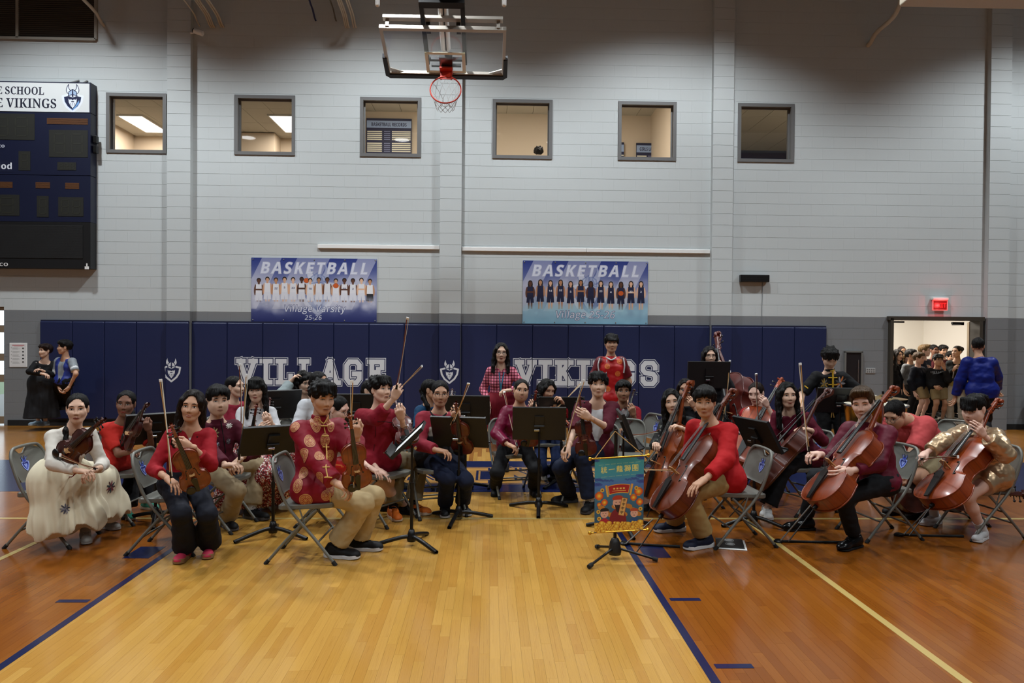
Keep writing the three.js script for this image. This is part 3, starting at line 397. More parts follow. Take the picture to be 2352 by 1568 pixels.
  for (const [x, l] of [[867, 'left'], [1158, 'right']]) { const p = Zp(x, 11, 6.2); const o = mesh('hanging_tube', [cyl(0.022, 10 - p.y, 0, (10 - p.y) / 2, 0), sphere(0.022, 0, 0, 0)], M.white); o.position.copy(p); tag(o, `white rounded tube end hanging ${l} of the backboard top`, 'tube'); }
  // framed boards in the office
  const board = (x0, y0, x1, z, head, label, rows) => { const a = Zp(x0, y0, z), b = Zp(x1, y0, z), w = b.x - a.x, h = 1.35, o = thing('record_board', label, 'board', [(a.x + b.x) / 2, a.y - h / 2, z + 0.02]); mesh('panel', box(w, h, 0.03), mat('#1a1d35', 0.5), o);
    mesh('print', new THREE.PlaneGeometry(w * 0.98, h * 0.98).translate(0, 0, 0.017), mat('#fff', 0.6, { map: canvas(512, 640, (c, W, H) => { c.fillStyle = '#1d2244'; c.fillRect(0, 0, W, H); c.fillStyle = '#8fa4c8'; c.fillRect(0, 20, W, 80); c.fillStyle = '#14183a'; c.font = 'bold 56px sans-serif'; c.textAlign = 'center'; c.fillText(head, W / 2, 82, W * 0.8); for (let i = 0; i < 22; i++) { c.fillStyle = '#d8d6c4'; if (i % 6 === 5) continue; c.fillRect(6, 135 + i * 22, 170, 13); c.fillRect(290, 135 + i * 22, 216, 13); c.fillStyle = '#8b93b8'; c.fillRect(200, 138 + i * 22, 70, 6); } }) }), o); };
  board(842, 272, 946, -3.94, 'BASKETBALL RECORDS', 'navy record board seen through the third window from the left'); board(1461, 329, 1529, -3.94, 'GIRLS LACROSSE', 'navy record board seen low in the fifth window from the left'); board(1400, 327, 1433, -3.94, 'RECORDS', 'edge of a navy board at the left of the fifth window');
  const dv = Zp(1503, 289, -3.97); tag(mesh('wall_device', rbox(0.15, 0.11, 0.04, 0.01, dv.x, dv.y, -3.95), M.white), 'small white box on the wall seen through the fifth window', 'sensor');
}
// ------------------------------------------------------------------ folding chairs
const chairLogo = new THREE.MeshPhysicalMaterial({ map: crestMap('#6d6d66', '#17236a', '#3b55c0', '#8fa0dd', '#3b55c0'), alphaMap: crestAlpha, alphaTest: 0.5, roughness: 0.4 });
const CH = (() => {
  const s = 0.225, out = {}, hoop = [[-s, 0.015, 0.235], [-s, 0.2, 0.085], [-s, 0.44, -0.115], [-s, 0.6, -0.185], [-s + 0.012, 0.72, -0.225], [-s + 0.06, 0.775, -0.243], [-0.1, 0.785, -0.246], [0.1, 0.785, -0.246], [s - 0.06, 0.775, -0.243], [s - 0.012, 0.72, -0.225], [s, 0.6, -0.185], [s, 0.44, -0.115], [s, 0.2, 0.085], [s, 0.015, 0.235]];
  out.frame = tube(hoop, 0.0125, 90, 8);
  out.leg = [-1, 1].map((k) => tube([[k * (s - 0.022), 0.41, 0.1], [k * (s - 0.022), 0.385, 0.07], [k * (s - 0.022), 0.2, -0.11], [k * (s - 0.022), 0.012, -0.275]], 0.0115, 16, 8));
  out.brace = merge([rod([-s, 0.17, 0.11], [s, 0.17, 0.11], 0.008), rod([-s + 0.02, 0.14, -0.165], [s - 0.02, 0.14, -0.165], 0.008), rod([-s + 0.02, 0.24, -0.07], [s - 0.02, 0.24, -0.07], 0.008), ...[-1, 1].map((k) => rod([k * (s - 0.012), 0.415, -0.03], [k * (s - 0.012), 0.3, 0.01], 0.006))]);
  out.feet = ([-1, 1].flatMap((k) => [rod([k * s, 0, 0.247], [k * s, 0.03, 0.222], 0.016), rod([k * (s - 0.022), 0, -0.288], [k * (s - 0.022), 0.03, -0.26], 0.015)]));
  const sp = [[-0.19, -0.17], [-0.17, -0.19], [0.17, -0.19], [0.19, -0.17], [0.205, 0.12], [0.18, 0.2], [0.1, 0.225], [-0.1, 0.225], [-0.18, 0.2], [-0.205, 0.12]];
  const seat = extrude(sp, 0.022, 0.008), p = seat.attributes.position; seat.rotateX(Math.PI / 2); for (let i = 0; i < p.count; i++) { const x = p.getX(i), z = p.getZ(i); p.setY(i, p.getY(i) + 0.436 + 0.1 * x * x + z * 0.05); } seat.computeVertexNormals(); out.seat = seat;
  // back panel: a grid bent to follow the frame, thick, with a dip at the top for the hand
  const bp = [], bi = [], NX = 14, NY = 12, T = 0.012; for (const sd of [0, 1]) for (let j = 0; j <= NY; j++) for (let i = 0; i <= NX; i++) { const u = i / NX * 2 - 1, v = j / NY, top = 0.772 - 0.05 * Math.exp(-((u / 0.3) ** 4)) - 0.035 * u ** 6, bot = 0.5 + 0.02 * u ** 2, y = bot + (top - bot) * v, w = (s - 0.012) * (1 - 0.08 * v ** 6) * (1 - 0.1 * (1 - v) ** 6), z = -0.15 - (y - 0.52) * 0.37 - 0.05 * (1 - u * u) + (sd ? -T : 0); bp.push(u * w, y, z); }
  const st = NX + 1, B = st * (NY + 1); for (let j = 0; j < NY; j++) for (let i = 0; i < NX; i++) { const a = j * st + i; bi.push(a, a + 1, a + st, a + 1, a + st + 1, a + st, B + a, B + a + st, B + a + 1, B + a + 1, B + a + st, B + a + st + 1); }
  const edge = (a, b) => bi.push(a, B + a, b, b, B + a, B + b); for (let i = 0; i < NX; i++) { edge(i + 1, i); edge(NY * st + i, NY * st + i + 1); } for (let j = 0; j < NY; j++) { edge(j * st, (j + 1) * st); edge((j + 1) * st + NX, j * st + NX); }
  const back = new THREE.BufferGeometry(); back.setAttribute('position', new THREE.Float32BufferAttribute(bp, 3)); back.setIndex(bi); back.computeVertexNormals(); out.back = back;
  out.logo = merge([0, 1].map((k) => { const g = new THREE.PlaneGeometry(0.115, 0.145, 4, 1); if (k) g.rotateY(Math.PI); g.rotateX(k ? 0.35 : -0.35); const q = g.attributes.position; for (let i = 0; i < q.count; i++) { const u = q.getX(i) / 0.21; q.setXYZ(i, q.getX(i), q.getY(i) + 0.645, q.getZ(i) - 0.196 + 0.05 * u * u - 0.05 + (k ? -0.0155 : 0.0035) + 0.05); } return g.translate(0, 0, -0.05); }));
  return out;
})();
function chair(x, z, yaw, label) {
  const t = thing('folding_chair', label, 'chair', [x, 0, z], yaw * RAD, 'grey folding chairs of the orchestra');
  mesh('frame', CH.frame, M.chair, t); for (const g of CH.leg) mesh('leg', g, M.chair, t); mesh('crossbar', CH.brace, M.chair, t); for (const g of CH.feet) mesh('foot', g, M.rubber, t); mesh('seat', CH.seat, M.chair, t); const b = mesh('backrest', CH.back, M.chair, t); mesh('crest', CH.logo, chairLogo, b); return t;
}
// ------------------------------------------------------------------ music stands
const ST = (() => {
  const desk = new RoundedBoxGeometry(0.52, 0.33, 0.012, 2, 0.005), edge = merge([box(0.012, 0.33, 0.03, -0.255, 0, 0.008), box(0.012, 0.33, 0.03, 0.255, 0, 0.008), box(0.52, 0.012, 0.02, 0, 0.16, 0.006)]);
  const lip = merge([rbox(0.52, 0.012, 0.07, 0.004, 0, -0.165, 0.04), box(0.52, 0.02, 0.008, 0, -0.158, 0.073)]);
  const legs = [0, 1, 2].map((i) => { const g = tube([[0, 0.075, 0.02], [0, 0.07, 0.08], [0, 0.045, 0.2], [0, 0.012, 0.33]], 0.017, 16, 8); const p = g.attributes.position; for (let k = 0; k < p.count; k++) p.setX(k, p.getX(k) * 1.15); return g.rotateY(i * 2 * Math.PI / 3); });
  return { desk, edge, lip, legs, hub: lathe([[0, 0.03], [0.035, 0.035], [0.04, 0.06], [0.03, 0.1], [0.022, 0.13], [0, 0.13]], 18), back: merge([box(0.09, 0.16, 0.02, 0, 0, -0.016), rod([-0.05, -0.02, -0.03], [0.05, -0.02, -0.03], 0.013)]) };
})();
function stand(x, z, deskY, yaw, tilt, label, baseYaw = 0, sheet) {   // yaw: where the reading face points; tilt: degrees back from upright
  const t = thing('music_stand', label, 'music stand', [x, 0, z], yaw * RAD, 'black music stands of the orchestra');
  mesh('tube', [cyl(0.0135, deskY - 0.46, 0, 0.1 + (deskY - 0.46) / 2, 0, 14), cyl(0.009, 0.45, 0, deskY - 0.27, 0, 12), cyl(0.017, 0.05, 0, deskY - 0.37, 0, 14)], M.blackMetal, t); mesh('clutch_knob', rod([0, deskY - 0.06, -0.03], [0.05, deskY - 0.06, -0.03], 0.012), M.chrome, t);
  mesh('base_hub', ST.hub, M.blackMetal, t); for (const g of ST.legs) mesh('leg', g, M.blackMetal, t).rotation.y = baseYaw * RAD;
  const d = mesh('desk', merge([ST.desk, ST.edge, ST.back]), M.black, t); d.position.set(0, deskY, 0.02); d.rotation.x = -tilt * RAD; mesh('ledge', ST.lip, M.black, d); if (sheet) mesh('sheet_music', rbox(0.42, 0.29, 0.004, 0.001, 0, 0.0, 0.011), M.paper, d); return t;
}
// ------------------------------------------------------------------ bowed instruments
const woodTex = canvas(256, 512, (c, w, h) => { c.fillStyle = '#e8d8c8'; c.fillRect(0, 0, w, h); for (let i = 0; i < 220; i++) { c.strokeStyle = `rgba(${rnd() < 0.5 ? '70,25,8' : '255,225,180'},${rr(0.03, 0.13)})`; c.lineWidth = rr(0.6, 2.5); const x = rnd() * w; c.beginPath(); c.moveTo(x, 0); c.bezierCurveTo(x + rr(-6, 6), h * 0.3, x + rr(-6, 6), h * 0.6, x, h); c.stroke(); } for (let i = 0; i < 60; i++) { const x = rnd() * w, y = rnd() * h, r = rr(15, 60), q = c.createRadialGradient(x, y, 0, x, y, r); q.addColorStop(0, 'rgba(90,30,8,0.16)'); q.addColorStop(1, 'rgba(90,30,8,0)'); c.fillStyle = q; c.fillRect(x - r, y - r, r * 2, r * 2); } });
const VARN = {}; const varnish = (hex) => VARN[hex] ??= new THREE.MeshPhysicalMaterial({ color: hex, map: woodTex, roughness: 0.36, clearcoat: 0.35, clearcoatRoughness: 0.16 });
const OUT = [[0, 0.0], [0.004, 0.07], [0.02, 0.15], [0.05, 0.215], [0.1, 0.262], [0.16, 0.287], [0.21, 0.292], [0.27, 0.283], [0.33, 0.262], [0.372, 0.252], [0.385, 0.243], [0.4, 0.205], [0.43, 0.176], [0.48, 0.158], [0.53, 0.156], [0.58, 0.168], [0.62, 0.19], [0.643, 0.222], [0.66, 0.228], [0.69, 0.222], [0.74, 0.23], [0.79, 0.236], [0.84, 0.232], [0.89, 0.212], [0.93, 0.178], [0.965, 0.125], [0.985, 0.08], [0.997, 0.05], [1, 0.0]];
const BOUT = OUT.map(([t, w]) => (t > 0.64 ? [t, Math.max(w * (t > 0.985 ? 1 : 1), 0)] : [t, w]));
function makeFiddle(kind) {
  const P = { violin: { B: 0.356, rib: 0.031, arch: 0.016, nut: 0.487, L: 0.597, fb0: 0.217, fbw: [0.042, 0.024], br: 0.16, bh: 0.034, sc: 1, wide: 1 }, cello: { B: 0.755, rib: 0.118, arch: 0.026, nut: 1.035, L: 1.235, fb0: 0.455, fbw: [0.062, 0.032], br: 0.345, bh: 0.09, sc: 2.05, wide: 1 }, bass: { B: 1.1, rib: 0.2, arch: 0.035, nut: 1.5, L: 1.83, fb0: 0.66, fbw: [0.09, 0.045], br: 0.48, bh: 0.16, sc: 3, wide: 1.06 } }[kind], { B, rib, arch } = P;
  const NX = 12, rows = BOUT.length, pos = [], uv = [], idx = [], h = rib / 2;
  const grid = (sg) => { const b0 = pos.length / 3; for (const [t, w] of BOUT) for (let i = 0; i <= NX; i++) { const u = i / NX * 2 - 1, x = u * w * B * P.wide, e = Math.min(1, (1 - Math.abs(u)) * 3.2) ** 0.7 * Math.min(1, Math.min(t, 1 - t) * 9) ** 0.7, z = sg * (h + arch * (0.25 + 0.75 * (1 - u * u)) * e); pos.push(x, t * B, z); uv.push(x / B + 0.5, t); } for (let j = 0; j < rows - 1; j++) for (let i = 0; i < NX; i++) { const a = b0 + j * (NX + 1) + i, b = a + NX + 1; sg > 0 ? idx.push(a, a + 1, b, a + 1, b + 1, b) : idx.push(a, b, a + 1, a + 1, b, b + 1); } };
  grid(1); grid(-1);
  const belly = new THREE.BufferGeometry(); belly.setAttribute('position', new THREE.Float32BufferAttribute(pos, 3)); belly.setAttribute('uv', new THREE.Float32BufferAttribute(uv, 2)); belly.setIndex(idx); belly.computeVertexNormals();
  const rp = [], ri = [], ru = []; for (const s of [-1, 1]) { const b0 = rp.length / 3; BOUT.forEach(([t, w], j) => { for (const k of [-1, 1]) { rp.push(s * w * B * P.wide * 0.965, t * B * 0.99 + 0.005 * B, k * h * 1.02); ru.push(j / rows * 2, k > 0 ? 0.12 : 0); } }); for (let j = 0; j < rows - 1; j++) { const a = b0 + j * 2; s > 0 ? ri.push(a, a + 2, a + 1, a + 1, a + 2, a + 3) : ri.push(a, a + 1, a + 2, a + 1, a + 3, a + 2); } }
  const ribs = new THREE.BufferGeometry(); ribs.setAttribute('position', new THREE.Float32BufferAttribute(rp, 3)); ribs.setAttribute('uv', new THREE.Float32BufferAttribute(ru, 2)); ribs.setIndex(ri); ribs.computeVertexNormals();
  const edge = [-1, 1].flatMap((s) => [-1, 1].map((k) => tube(BOUT.map(([t, w]) => [s * w * B * P.wide, t * B, k * h]), 0.0035 * (P.sc * 0.6 + 0.4), 70, 5)));
  const zt = h + arch, fz = zt + P.bh * 0.42, o = { P, zt };
  o.body = merge([belly, ribs, ...edge]);
  const s = P.sc, neckW = 0.012 * (0.5 + s * 0.5), neck = rod([0, B - 0.02, h * 0.4], [0, P.nut, fz - 0.012 * s], neckW * 1.15, neckW * 0.95, 12), heel = rbox(neckW * 2.4, 0.03 * s, rib * 0.8 + arch, 0.006, 0, B + 0.004, 0);
  const spiral = []; for (let i = 0; i <= 26; i++) { const a = i / 26 * 4.2 * Math.PI / 2 + 2.0, r = (0.021 - 0.0155 * i / 26) * s; spiral.push([0, P.L - 0.021 * s + Math.sin(a) * r, fz - 0.014 * s - 0.004 * s + Math.cos(a) * r]); }
  o.neck = merge([neck, heel, tube([[0, P.nut - 0.01, fz - 0.012 * s], [0, P.nut + (P.L - P.nut) * 0.4, fz - 0.016 * s], [0, P.L - 0.03 * s, fz - 0.03 * s], spiral[0]], 0.0105 * s, 20, 8), rbox(0.021 * s, (P.L - P.nut) * 0.62, 0.019 * s, 0.004 * s, 0, P.nut + (P.L - P.nut) * 0.34, fz - 0.014 * s), tube(spiral, 0.0075 * s, 60, 7), rod([-0.021 * s, P.L - 0.021 * s, fz - 0.018 * s], [0.021 * s, P.L - 0.021 * s, fz - 0.018 * s], 0.0055 * s)]);
  const fb = new THREE.CylinderGeometry(P.fbw[1] / 2, P.fbw[0] / 2, P.nut - P.fb0, 14, 1); fb.scale(1, 1, 0.42).rotateX(-Math.atan2(P.bh * 0.0, 1)).translate(0, (P.nut + P.fb0) / 2, fz - 0.002 * s); o.fingerboard = fb;
  o.peg = [0, 1, 2, 3].map((i) => { const y = P.nut + (P.L - P.nut) * (0.14 + i * 0.14), k = i % 2 ? 1 : -1; const g = s ** 0.55; return merge([rod([-k * 0.014 * s, y, fz - 0.016 * s], [k * (0.012 * s + 0.022 * g), y, fz - 0.016 * s], 0.0034 * g), sphere(0.0085 * g, 0, 0, 0, 8).scale(1, 1.15, 0.45).translate(k * (0.012 * s + 0.028 * g), y, fz - 0.016 * s)]); });
  const bw = P.fbw[0] * 0.5; o.bridge = extrude([[-bw, 0], [-bw * 0.5, 0], [-bw * 0.35, P.bh * 0.25], [bw * 0.35, P.bh * 0.25], [bw * 0.5, 0], [bw, 0], [bw * 0.8, P.bh * 0.45], [bw * 0.95, P.bh * 0.9], [0, P.bh * 1.08], [-bw * 0.95, P.bh * 0.9], [-bw * 0.8, P.bh * 0.45]], 0.003 * s).rotateX(Math.PI / 2).translate(0, P.br, zt - arch * 0.1); o.bridge.rotateX(0);
  const tp = P.br - 0.03 * s * 0.9; o.tailpiece = extrude([[-0.009 * s, 0.004], [0.009 * s, 0.004], [0.02 * s, tp * 0.9], [0, tp], [-0.02 * s, tp * 0.9]], 0.006 * s, 0.001).rotateX(0.1).translate(0, 0.0, zt * 0.98 + 0.001);
  const bt = zt + P.bh; o.strings = [0, 1, 2, 3].map((i) => { const f = (i - 1.5) / 1.5; return merge([rod([f * bw * 0.8, P.br, bt * 0.995], [f * P.fbw[1] * 0.32, P.nut, fz + 0.006 * s * 0.9], 0.0007 * (0.5 + s * 0.5), undefined, 5), rod([f * bw * 0.8, P.br, bt * 0.995], [f * 0.011 * s, tp * 0.93, zt + 0.02 * s], 0.0007 * (0.5 + s * 0.5), undefined, 5)]); });
  o.f = [-1, 1].map((k) => { const c = 0.09 * B, y = P.br, H = 0.1 * B, zq = (x, yy) => { const t = yy / B; let j = 0; while (j < BOUT.length - 2 && BOUT[j + 1][0] < t) j++; const w = (BOUT[j][1] + (BOUT[j + 1][1] - BOUT[j][1]) * (t - BOUT[j][0]) / (BOUT[j + 1][0] - BOUT[j][0])) * B * P.wide, u = Math.min(1, Math.abs(x) / w), e = Math.min(1, (1 - u) * 3.2) ** 0.7; return h + arch * (0.25 + 0.75 * (1 - u * u)) * e; }, pt = (x, yy) => [k * x, yy, zq(x, yy)]; return merge([tube([pt(c - 0.02 * B, y + H), pt(c - 0.01 * B, y + H * 1.1), pt(c + 0.004 * B, y + H * 0.7), pt(c + 0.012 * B, y), pt(c + 0.02 * B, y - H * 0.6), pt(c + 0.034 * B, y - H * 0.95), pt(c + 0.042 * B, y - H * 0.78)], 0.0075 * B, 24, 5), sphere(0.012 * B, ...pt(c - 0.02 * B, y + H * 0.97), 8), sphere(0.014 * B, ...pt(c + 0.042 * B, y - H * 0.8), 8)]); });
  if (kind === 'violin') o.chin = merge([sphere(0.034, -0.045, 0.035, 0, 14).scale(1, 1, 0.3).translate(0, 0, zt + 0.012), rbox(0.03, 0.012, 0.045, 0.004, -0.02, 0.0, 0)]);
  o.end = kind === 'violin' ? rod([0, 0.0, 0], [0, -0.012, 0], 0.006) : merge([rod([0, 0.02, 0], [0, -0.03, 0], 0.018), rod([0, -0.02, 0], [0, kind === 'cello' ? -0.36 : -0.2, 0], 0.005)]);
  return o;
}
const FID = { violin: makeFiddle('violin'), cello: makeFiddle('cello'), bass: makeFiddle('bass') };
// bottom point, point near the scroll, direction the top faces
function fiddle(kind, label, hex, bottom, scroll, face, o = {}) {
  const f = FID[kind], y = scroll.clone().sub(bottom).normalize(), z = face.clone().addScaledVector(y, -face.dot(y)).normalize(), x = y.clone().cross(z);
  const names = { violin: 'violin', cello: 'cello', bass: 'double_bass' }, t = thing(names[kind], label, names[kind].replace('_', ' '), bottom.toArray()); t.quaternion.setFromRotationMatrix(new THREE.Matrix4().makeBasis(x, y, z)); if (o.scale) t.scale.setScalar(o.scale);
  const v = varnish(hex), b = mesh('body', f.body, v, t); for (const g of f.f) mesh('sound_hole', g, M.ebony, b);
  mesh('neck', f.neck, v, t); mesh('fingerboard', f.fingerboard, M.ebony, t); for (const g of f.peg) mesh('tuning_peg', g, M.ebony, t); mesh('bridge', f.bridge, M.maple, t); mesh('tailpiece', f.tailpiece, M.ebony, t); for (const g of f.strings) mesh('string', g, M.stringM, t); if (f.chin) mesh('chin_rest', f.chin, M.ebony, t); mesh(kind === 'violin' ? 'end_button' : 'endpin', f.end, M.blackMetal, t);
  return t;
}
// second point on the pixel's ray at the given distance from the first (side: -1 nearer the camera, +1 farther)
function reach(from, px, py, len, side = -1) {
  const d = rayDir(px, py).normalize(), o = camera.position.clone().sub(from), b = o.dot(d), c = o.lengthSq() - len * len, q = b * b - c; const t = q < 0 ? -b : -b + side * Math.sqrt(q); const p = camera.position.clone().addScaledVector(d, t); return from.clone().add(p.sub(from).setLength(len));
}
const BOWG = (() => { const L = 0.745, st = []; for (let i = 0; i <= 8; i++) { const u = i / 8; st.push([0, u * L, 0.02 - 0.016 * Math.sin(Math.PI * u) - (u > 0.97 ? 0.004 : 0)]); } return { stick: tube(st, 0.0042, 30, 7), hair: box(0.009, L - 0.05, 0.0015, 0, L / 2 + 0.015, 0.0), frog: rbox(0.01, 0.045, 0.02, 0.002, 0, 0.05, 0.01), tip: rbox(0.009, 0.02, 0.024, 0.002, 0, L - 0.008, 0.01), screw: rod([0, -0.012, 0.02], [0, 0.004, 0.02], 0.005) }; })();
const bowWood = mat('#7a3c18', 0.35), bowPale = mat('#b98d58', 0.4), hairM = mat('#d8d0bc', 0.8);
function bow(label, frog, tip, hairDir, pale) {
  const y = tip.clone().sub(frog).normalize(), hd = (hairDir || V(0, 0, 1)).clone(), z = hd.addScaledVector(y, -hd.dot(y)).normalize().multiplyScalar(-1), x = y.clone().cross(z);
  const t = thing('bow', label, 'bow', frog.toArray(), 0); t.quaternion.setFromRotationMatrix(new THREE.Matrix4().makeBasis(x, y, z)); mesh('stick', BOWG.stick, pale ? bowPale : bowWood, t); mesh('hair', BOWG.hair, hairM, t); mesh('frog', BOWG.frog, M.ebony, t); mesh('tip', BOWG.tip, M.white, t); mesh('screw', BOWG.screw, M.steel, t); return t;
}
// ------------------------------------------------------------------ smooth solids from joined distances, meshed by surface nets
const cap = (a, b, ra, rb = ra) => ({ a, b, ra, rb });
const ell = (c, r, q) => ({ c, r, q });
function field(prims, k) {
  const n = prims.length, D = prims.map((p) => p.a ? [0, p.a.x, p.a.y, p.a.z, p.b.x - p.a.x, p.b.y - p.a.y, p.b.z - p.a.z, 1 / Math.max(1e-9, p.a.distanceToSquared(p.b)), p.ra, p.rb - p.ra] : [1, p.c.x, p.c.y, p.c.z, 1 / p.r.x, 1 / p.r.y, 1 / p.r.z, p.q ? p.q.elements : null]);
  return (x, y, z) => {
    let d = 9;
    for (let i = 0; i < n; i++) {
      const P = D[i]; let e, X = x - P[1], Y = y - P[2], Z = z - P[3];
      if (P[0] === 0) { let t = (X * P[4] + Y * P[5] + Z * P[6]) * P[7]; t = t < 0 ? 0 : t > 1 ? 1 : t; X -= t * P[4]; Y -= t * P[5]; Z -= t * P[6]; e = Math.sqrt(X * X + Y * Y + Z * Z) - P[8] - t * P[9]; }
      else { const m = P[7]; if (m) { const a = X * m[0] + Y * m[1] + Z * m[2], b = X * m[4] + Y * m[5] + Z * m[6], c = X * m[8] + Y * m[9] + Z * m[10]; X = a; Y = b; Z = c; } X *= P[4]; Y *= P[5]; Z *= P[6]; const k0 = Math.sqrt(X * X + Y * Y + Z * Z); X *= P[4]; Y *= P[5]; Z *= P[6]; const k1 = Math.sqrt(X * X + Y * Y + Z * Z); e = k1 < 1e-9 ? -0.02 : k0 * (k0 - 1) / k1; }
      const h = k - Math.abs(d - e); d = d < e ? d : e; if (h > 0) d -= h * h / (4 * k);
    }
    return d;
  };
}
const smin = (a, b, k) => { const h = k - Math.abs(a - b); return Math.min(a, b) - (h > 0 ? h * h / (4 * k) : 0); };
const smax = (a, b, k) => -smin(-a, -b, k);
function bounds(prims, pad) { const B = new THREE.Box3(); for (const p of prims) { if (p.a) { for (const [q, r] of [[p.a, p.ra], [p.b, p.rb]]) B.expandByPoint(q.clone().addScalar(r)).expandByPoint(q.clone().addScalar(-r)); } else { const m = Math.max(p.r.x, p.r.y, p.r.z); B.expandByPoint(p.c.clone().addScalar(m)).expandByPoint(p.c.clone().addScalar(-m)); } } return B.expandByScalar(pad); }
function nets(f, B, h, uvf) {
  const K = 6, cells = [B.max.x - B.min.x, B.max.y - B.min.y, B.max.z - B.min.z].map((s) => Math.ceil(s / h / K) * K), [cx, cy, cz] = cells, sx = cx + 1, sy = cy + 1, sz = cz + 1;
  const val = new Float32Array(sx * sy * sz).fill(NaN), vid = new Int32Array(cx * cy * cz).fill(-1), pos = [], idx = [], R = K * h * 0.87 * 1.25 + 0.012, x0 = B.min.x, y0 = B.min.y, z0 = B.min.z;
  const at = (i, j, k) => { const q = (k * sy + j) * sx + i; let v = val[q]; if (v !== v) v = val[q] = f(x0 + i * h, y0 + j * h, z0 + k * h); return v; };
  const list = [];
  for (let bk = 0; bk < cz; bk += K) for (let bj = 0; bj < cy; bj += K) for (let bi = 0; bi < cx; bi += K) {
    if (Math.abs(f(x0 + (bi + K / 2) * h, y0 + (bj + K / 2) * h, z0 + (bk + K / 2) * h)) > R) continue;
    for (let k = bk; k < bk + K; k++) for (let j = bj; j < bj + K; j++) for (let i = bi; i < bi + K; i++) {
      const v = [at(i, j, k), at(i + 1, j, k), at(i, j + 1, k), at(i + 1, j + 1, k), at(i, j, k + 1), at(i + 1, j, k + 1), at(i, j + 1, k + 1), at(i + 1, j + 1, k + 1)]; let m = 0; for (let q = 0; q < 8; q++) if (v[q] < 0) m |= 1 << q; if (m === 0 || m === 255) continue;
      let X = 0, Y = 0, Z = 0, n = 0; const E = (a, b, dx, dy, dz, ox, oy, oz) => { if ((v[a] < 0) !== (v[b] < 0)) { const t = v[a] / (v[a] - v[b]); X += ox + dx * t; Y += oy + dy * t; Z += oz + dz * t; n++; } };
      E(0, 1, 1, 0, 0, 0, 0, 0); E(2, 3, 1, 0, 0, 0, 1, 0); E(4, 5, 1, 0, 0, 0, 0, 1); E(6, 7, 1, 0, 0, 0, 1, 1); E(0, 2, 0, 1, 0, 0, 0, 0); E(1, 3, 0, 1, 0, 1, 0, 0); E(4, 6, 0, 1, 0, 0, 0, 1); E(5, 7, 0, 1, 0, 1, 0, 1); E(0, 4, 0, 0, 1, 0, 0, 0); E(1, 5, 0, 0, 1, 1, 0, 0); E(2, 6, 0, 0, 1, 0, 1, 0); E(3, 7, 0, 0, 1, 1, 1, 0);
      vid[(k * cy + j) * cx + i] = pos.length / 3; pos.push(x0 + (i + X / n) * h, y0 + (j + Y / n) * h, z0 + (k + Z / n) * h); list.push([i, j, k]);
    }
  }
  const vi = (i, j, k) => (i < 0 || j < 0 || k < 0 ? -1 : vid[(k * cy + j) * cx + i]);
  for (const [i, j, k] of list) {
    const s = at(i, j, k) < 0, q = (a, b, c, d, fl) => { if (a < 0 || b < 0 || c < 0 || d < 0) return; fl ? idx.push(a, b, c, a, c, d) : idx.push(a, c, b, a, d, c); };
    if (s !== at(i + 1, j, k) < 0) q(vi(i, j, k), vi(i, j - 1, k), vi(i, j - 1, k - 1), vi(i, j, k - 1), !s === false);
    if (s !== at(i, j + 1, k) < 0) q(vi(i, j, k), vi(i, j, k - 1), vi(i - 1, j, k - 1), vi(i - 1, j, k), !s === false);
    if (s !== at(i, j, k + 1) < 0) q(vi(i, j, k), vi(i - 1, j, k), vi(i - 1, j - 1, k), vi(i, j - 1, k), !s === false);
  }
  const g = new THREE.BufferGeometry(); g.setAttribute('position', new THREE.Float32BufferAttribute(pos, 3)); g.setIndex(idx);
  const nr = new Float32Array(pos.length), e = h * 0.7; for (let i = 0; i < pos.length; i += 3) { const x = pos[i], y = pos[i + 1], z = pos[i + 2]; let a = f(x + e, y, z) - f(x - e, y, z), b = f(x, y + e, z) - f(x, y - e, z), c = f(x, y, z + e) - f(x, y, z - e); const l = Math.hypot(a, b, c) || 1; nr[i] = a / l; nr[i + 1] = b / l; nr[i + 2] = c / l; }
  g.setAttribute('normal', new THREE.BufferAttribute(nr, 3));
  if (uvf) { const u = new Float32Array(pos.length / 3 * 2); for (let i = 0; i < pos.length / 3; i++) { const [a, b] = uvf(pos[i * 3], pos[i * 3 + 1], pos[i * 3 + 2]); u[2 * i] = a; u[2 * i + 1] = b; } g.setAttribute('uv', new THREE.BufferAttribute(u, 2)); }
  return g;
}
function paint(g, c) { const n = g.attributes.position.count, a = new Float32Array(n * 3), k = new THREE.Color(); for (let i = 0; i < n; i++) { if (typeof c === 'function') { const p = g.attributes.position; c(p.getX(i), p.getY(i), p.getZ(i), k); } else k.copy(c); a[i * 3] = k.r; a[i * 3 + 1] = k.g; a[i * 3 + 2] = k.b; } g.setAttribute('color', new THREE.BufferAttribute(a, 3)); return g; }
const trace = (f, o, d, far = 5) => { let t = 0; for (let i = 0; i < 90 && t < far; i++) { const v = f(o.x + d.x * t, o.y + d.y * t, o.z + d.z * t); if (v < 0.0006) return o.clone().addScaledVector(d, t); t += Math.max(v * 0.8, 0.0012); } return null; };
const gradAt = (f, p, e = 0.01) => V(f(p.x + e, p.y, p.z) - f(p.x - e, p.y, p.z), f(p.x, p.y + e, p.z) - f(p.x, p.y - e, p.z), f(p.x, p.y, p.z + e) - f(p.x, p.y, p.z - e)).normalize();
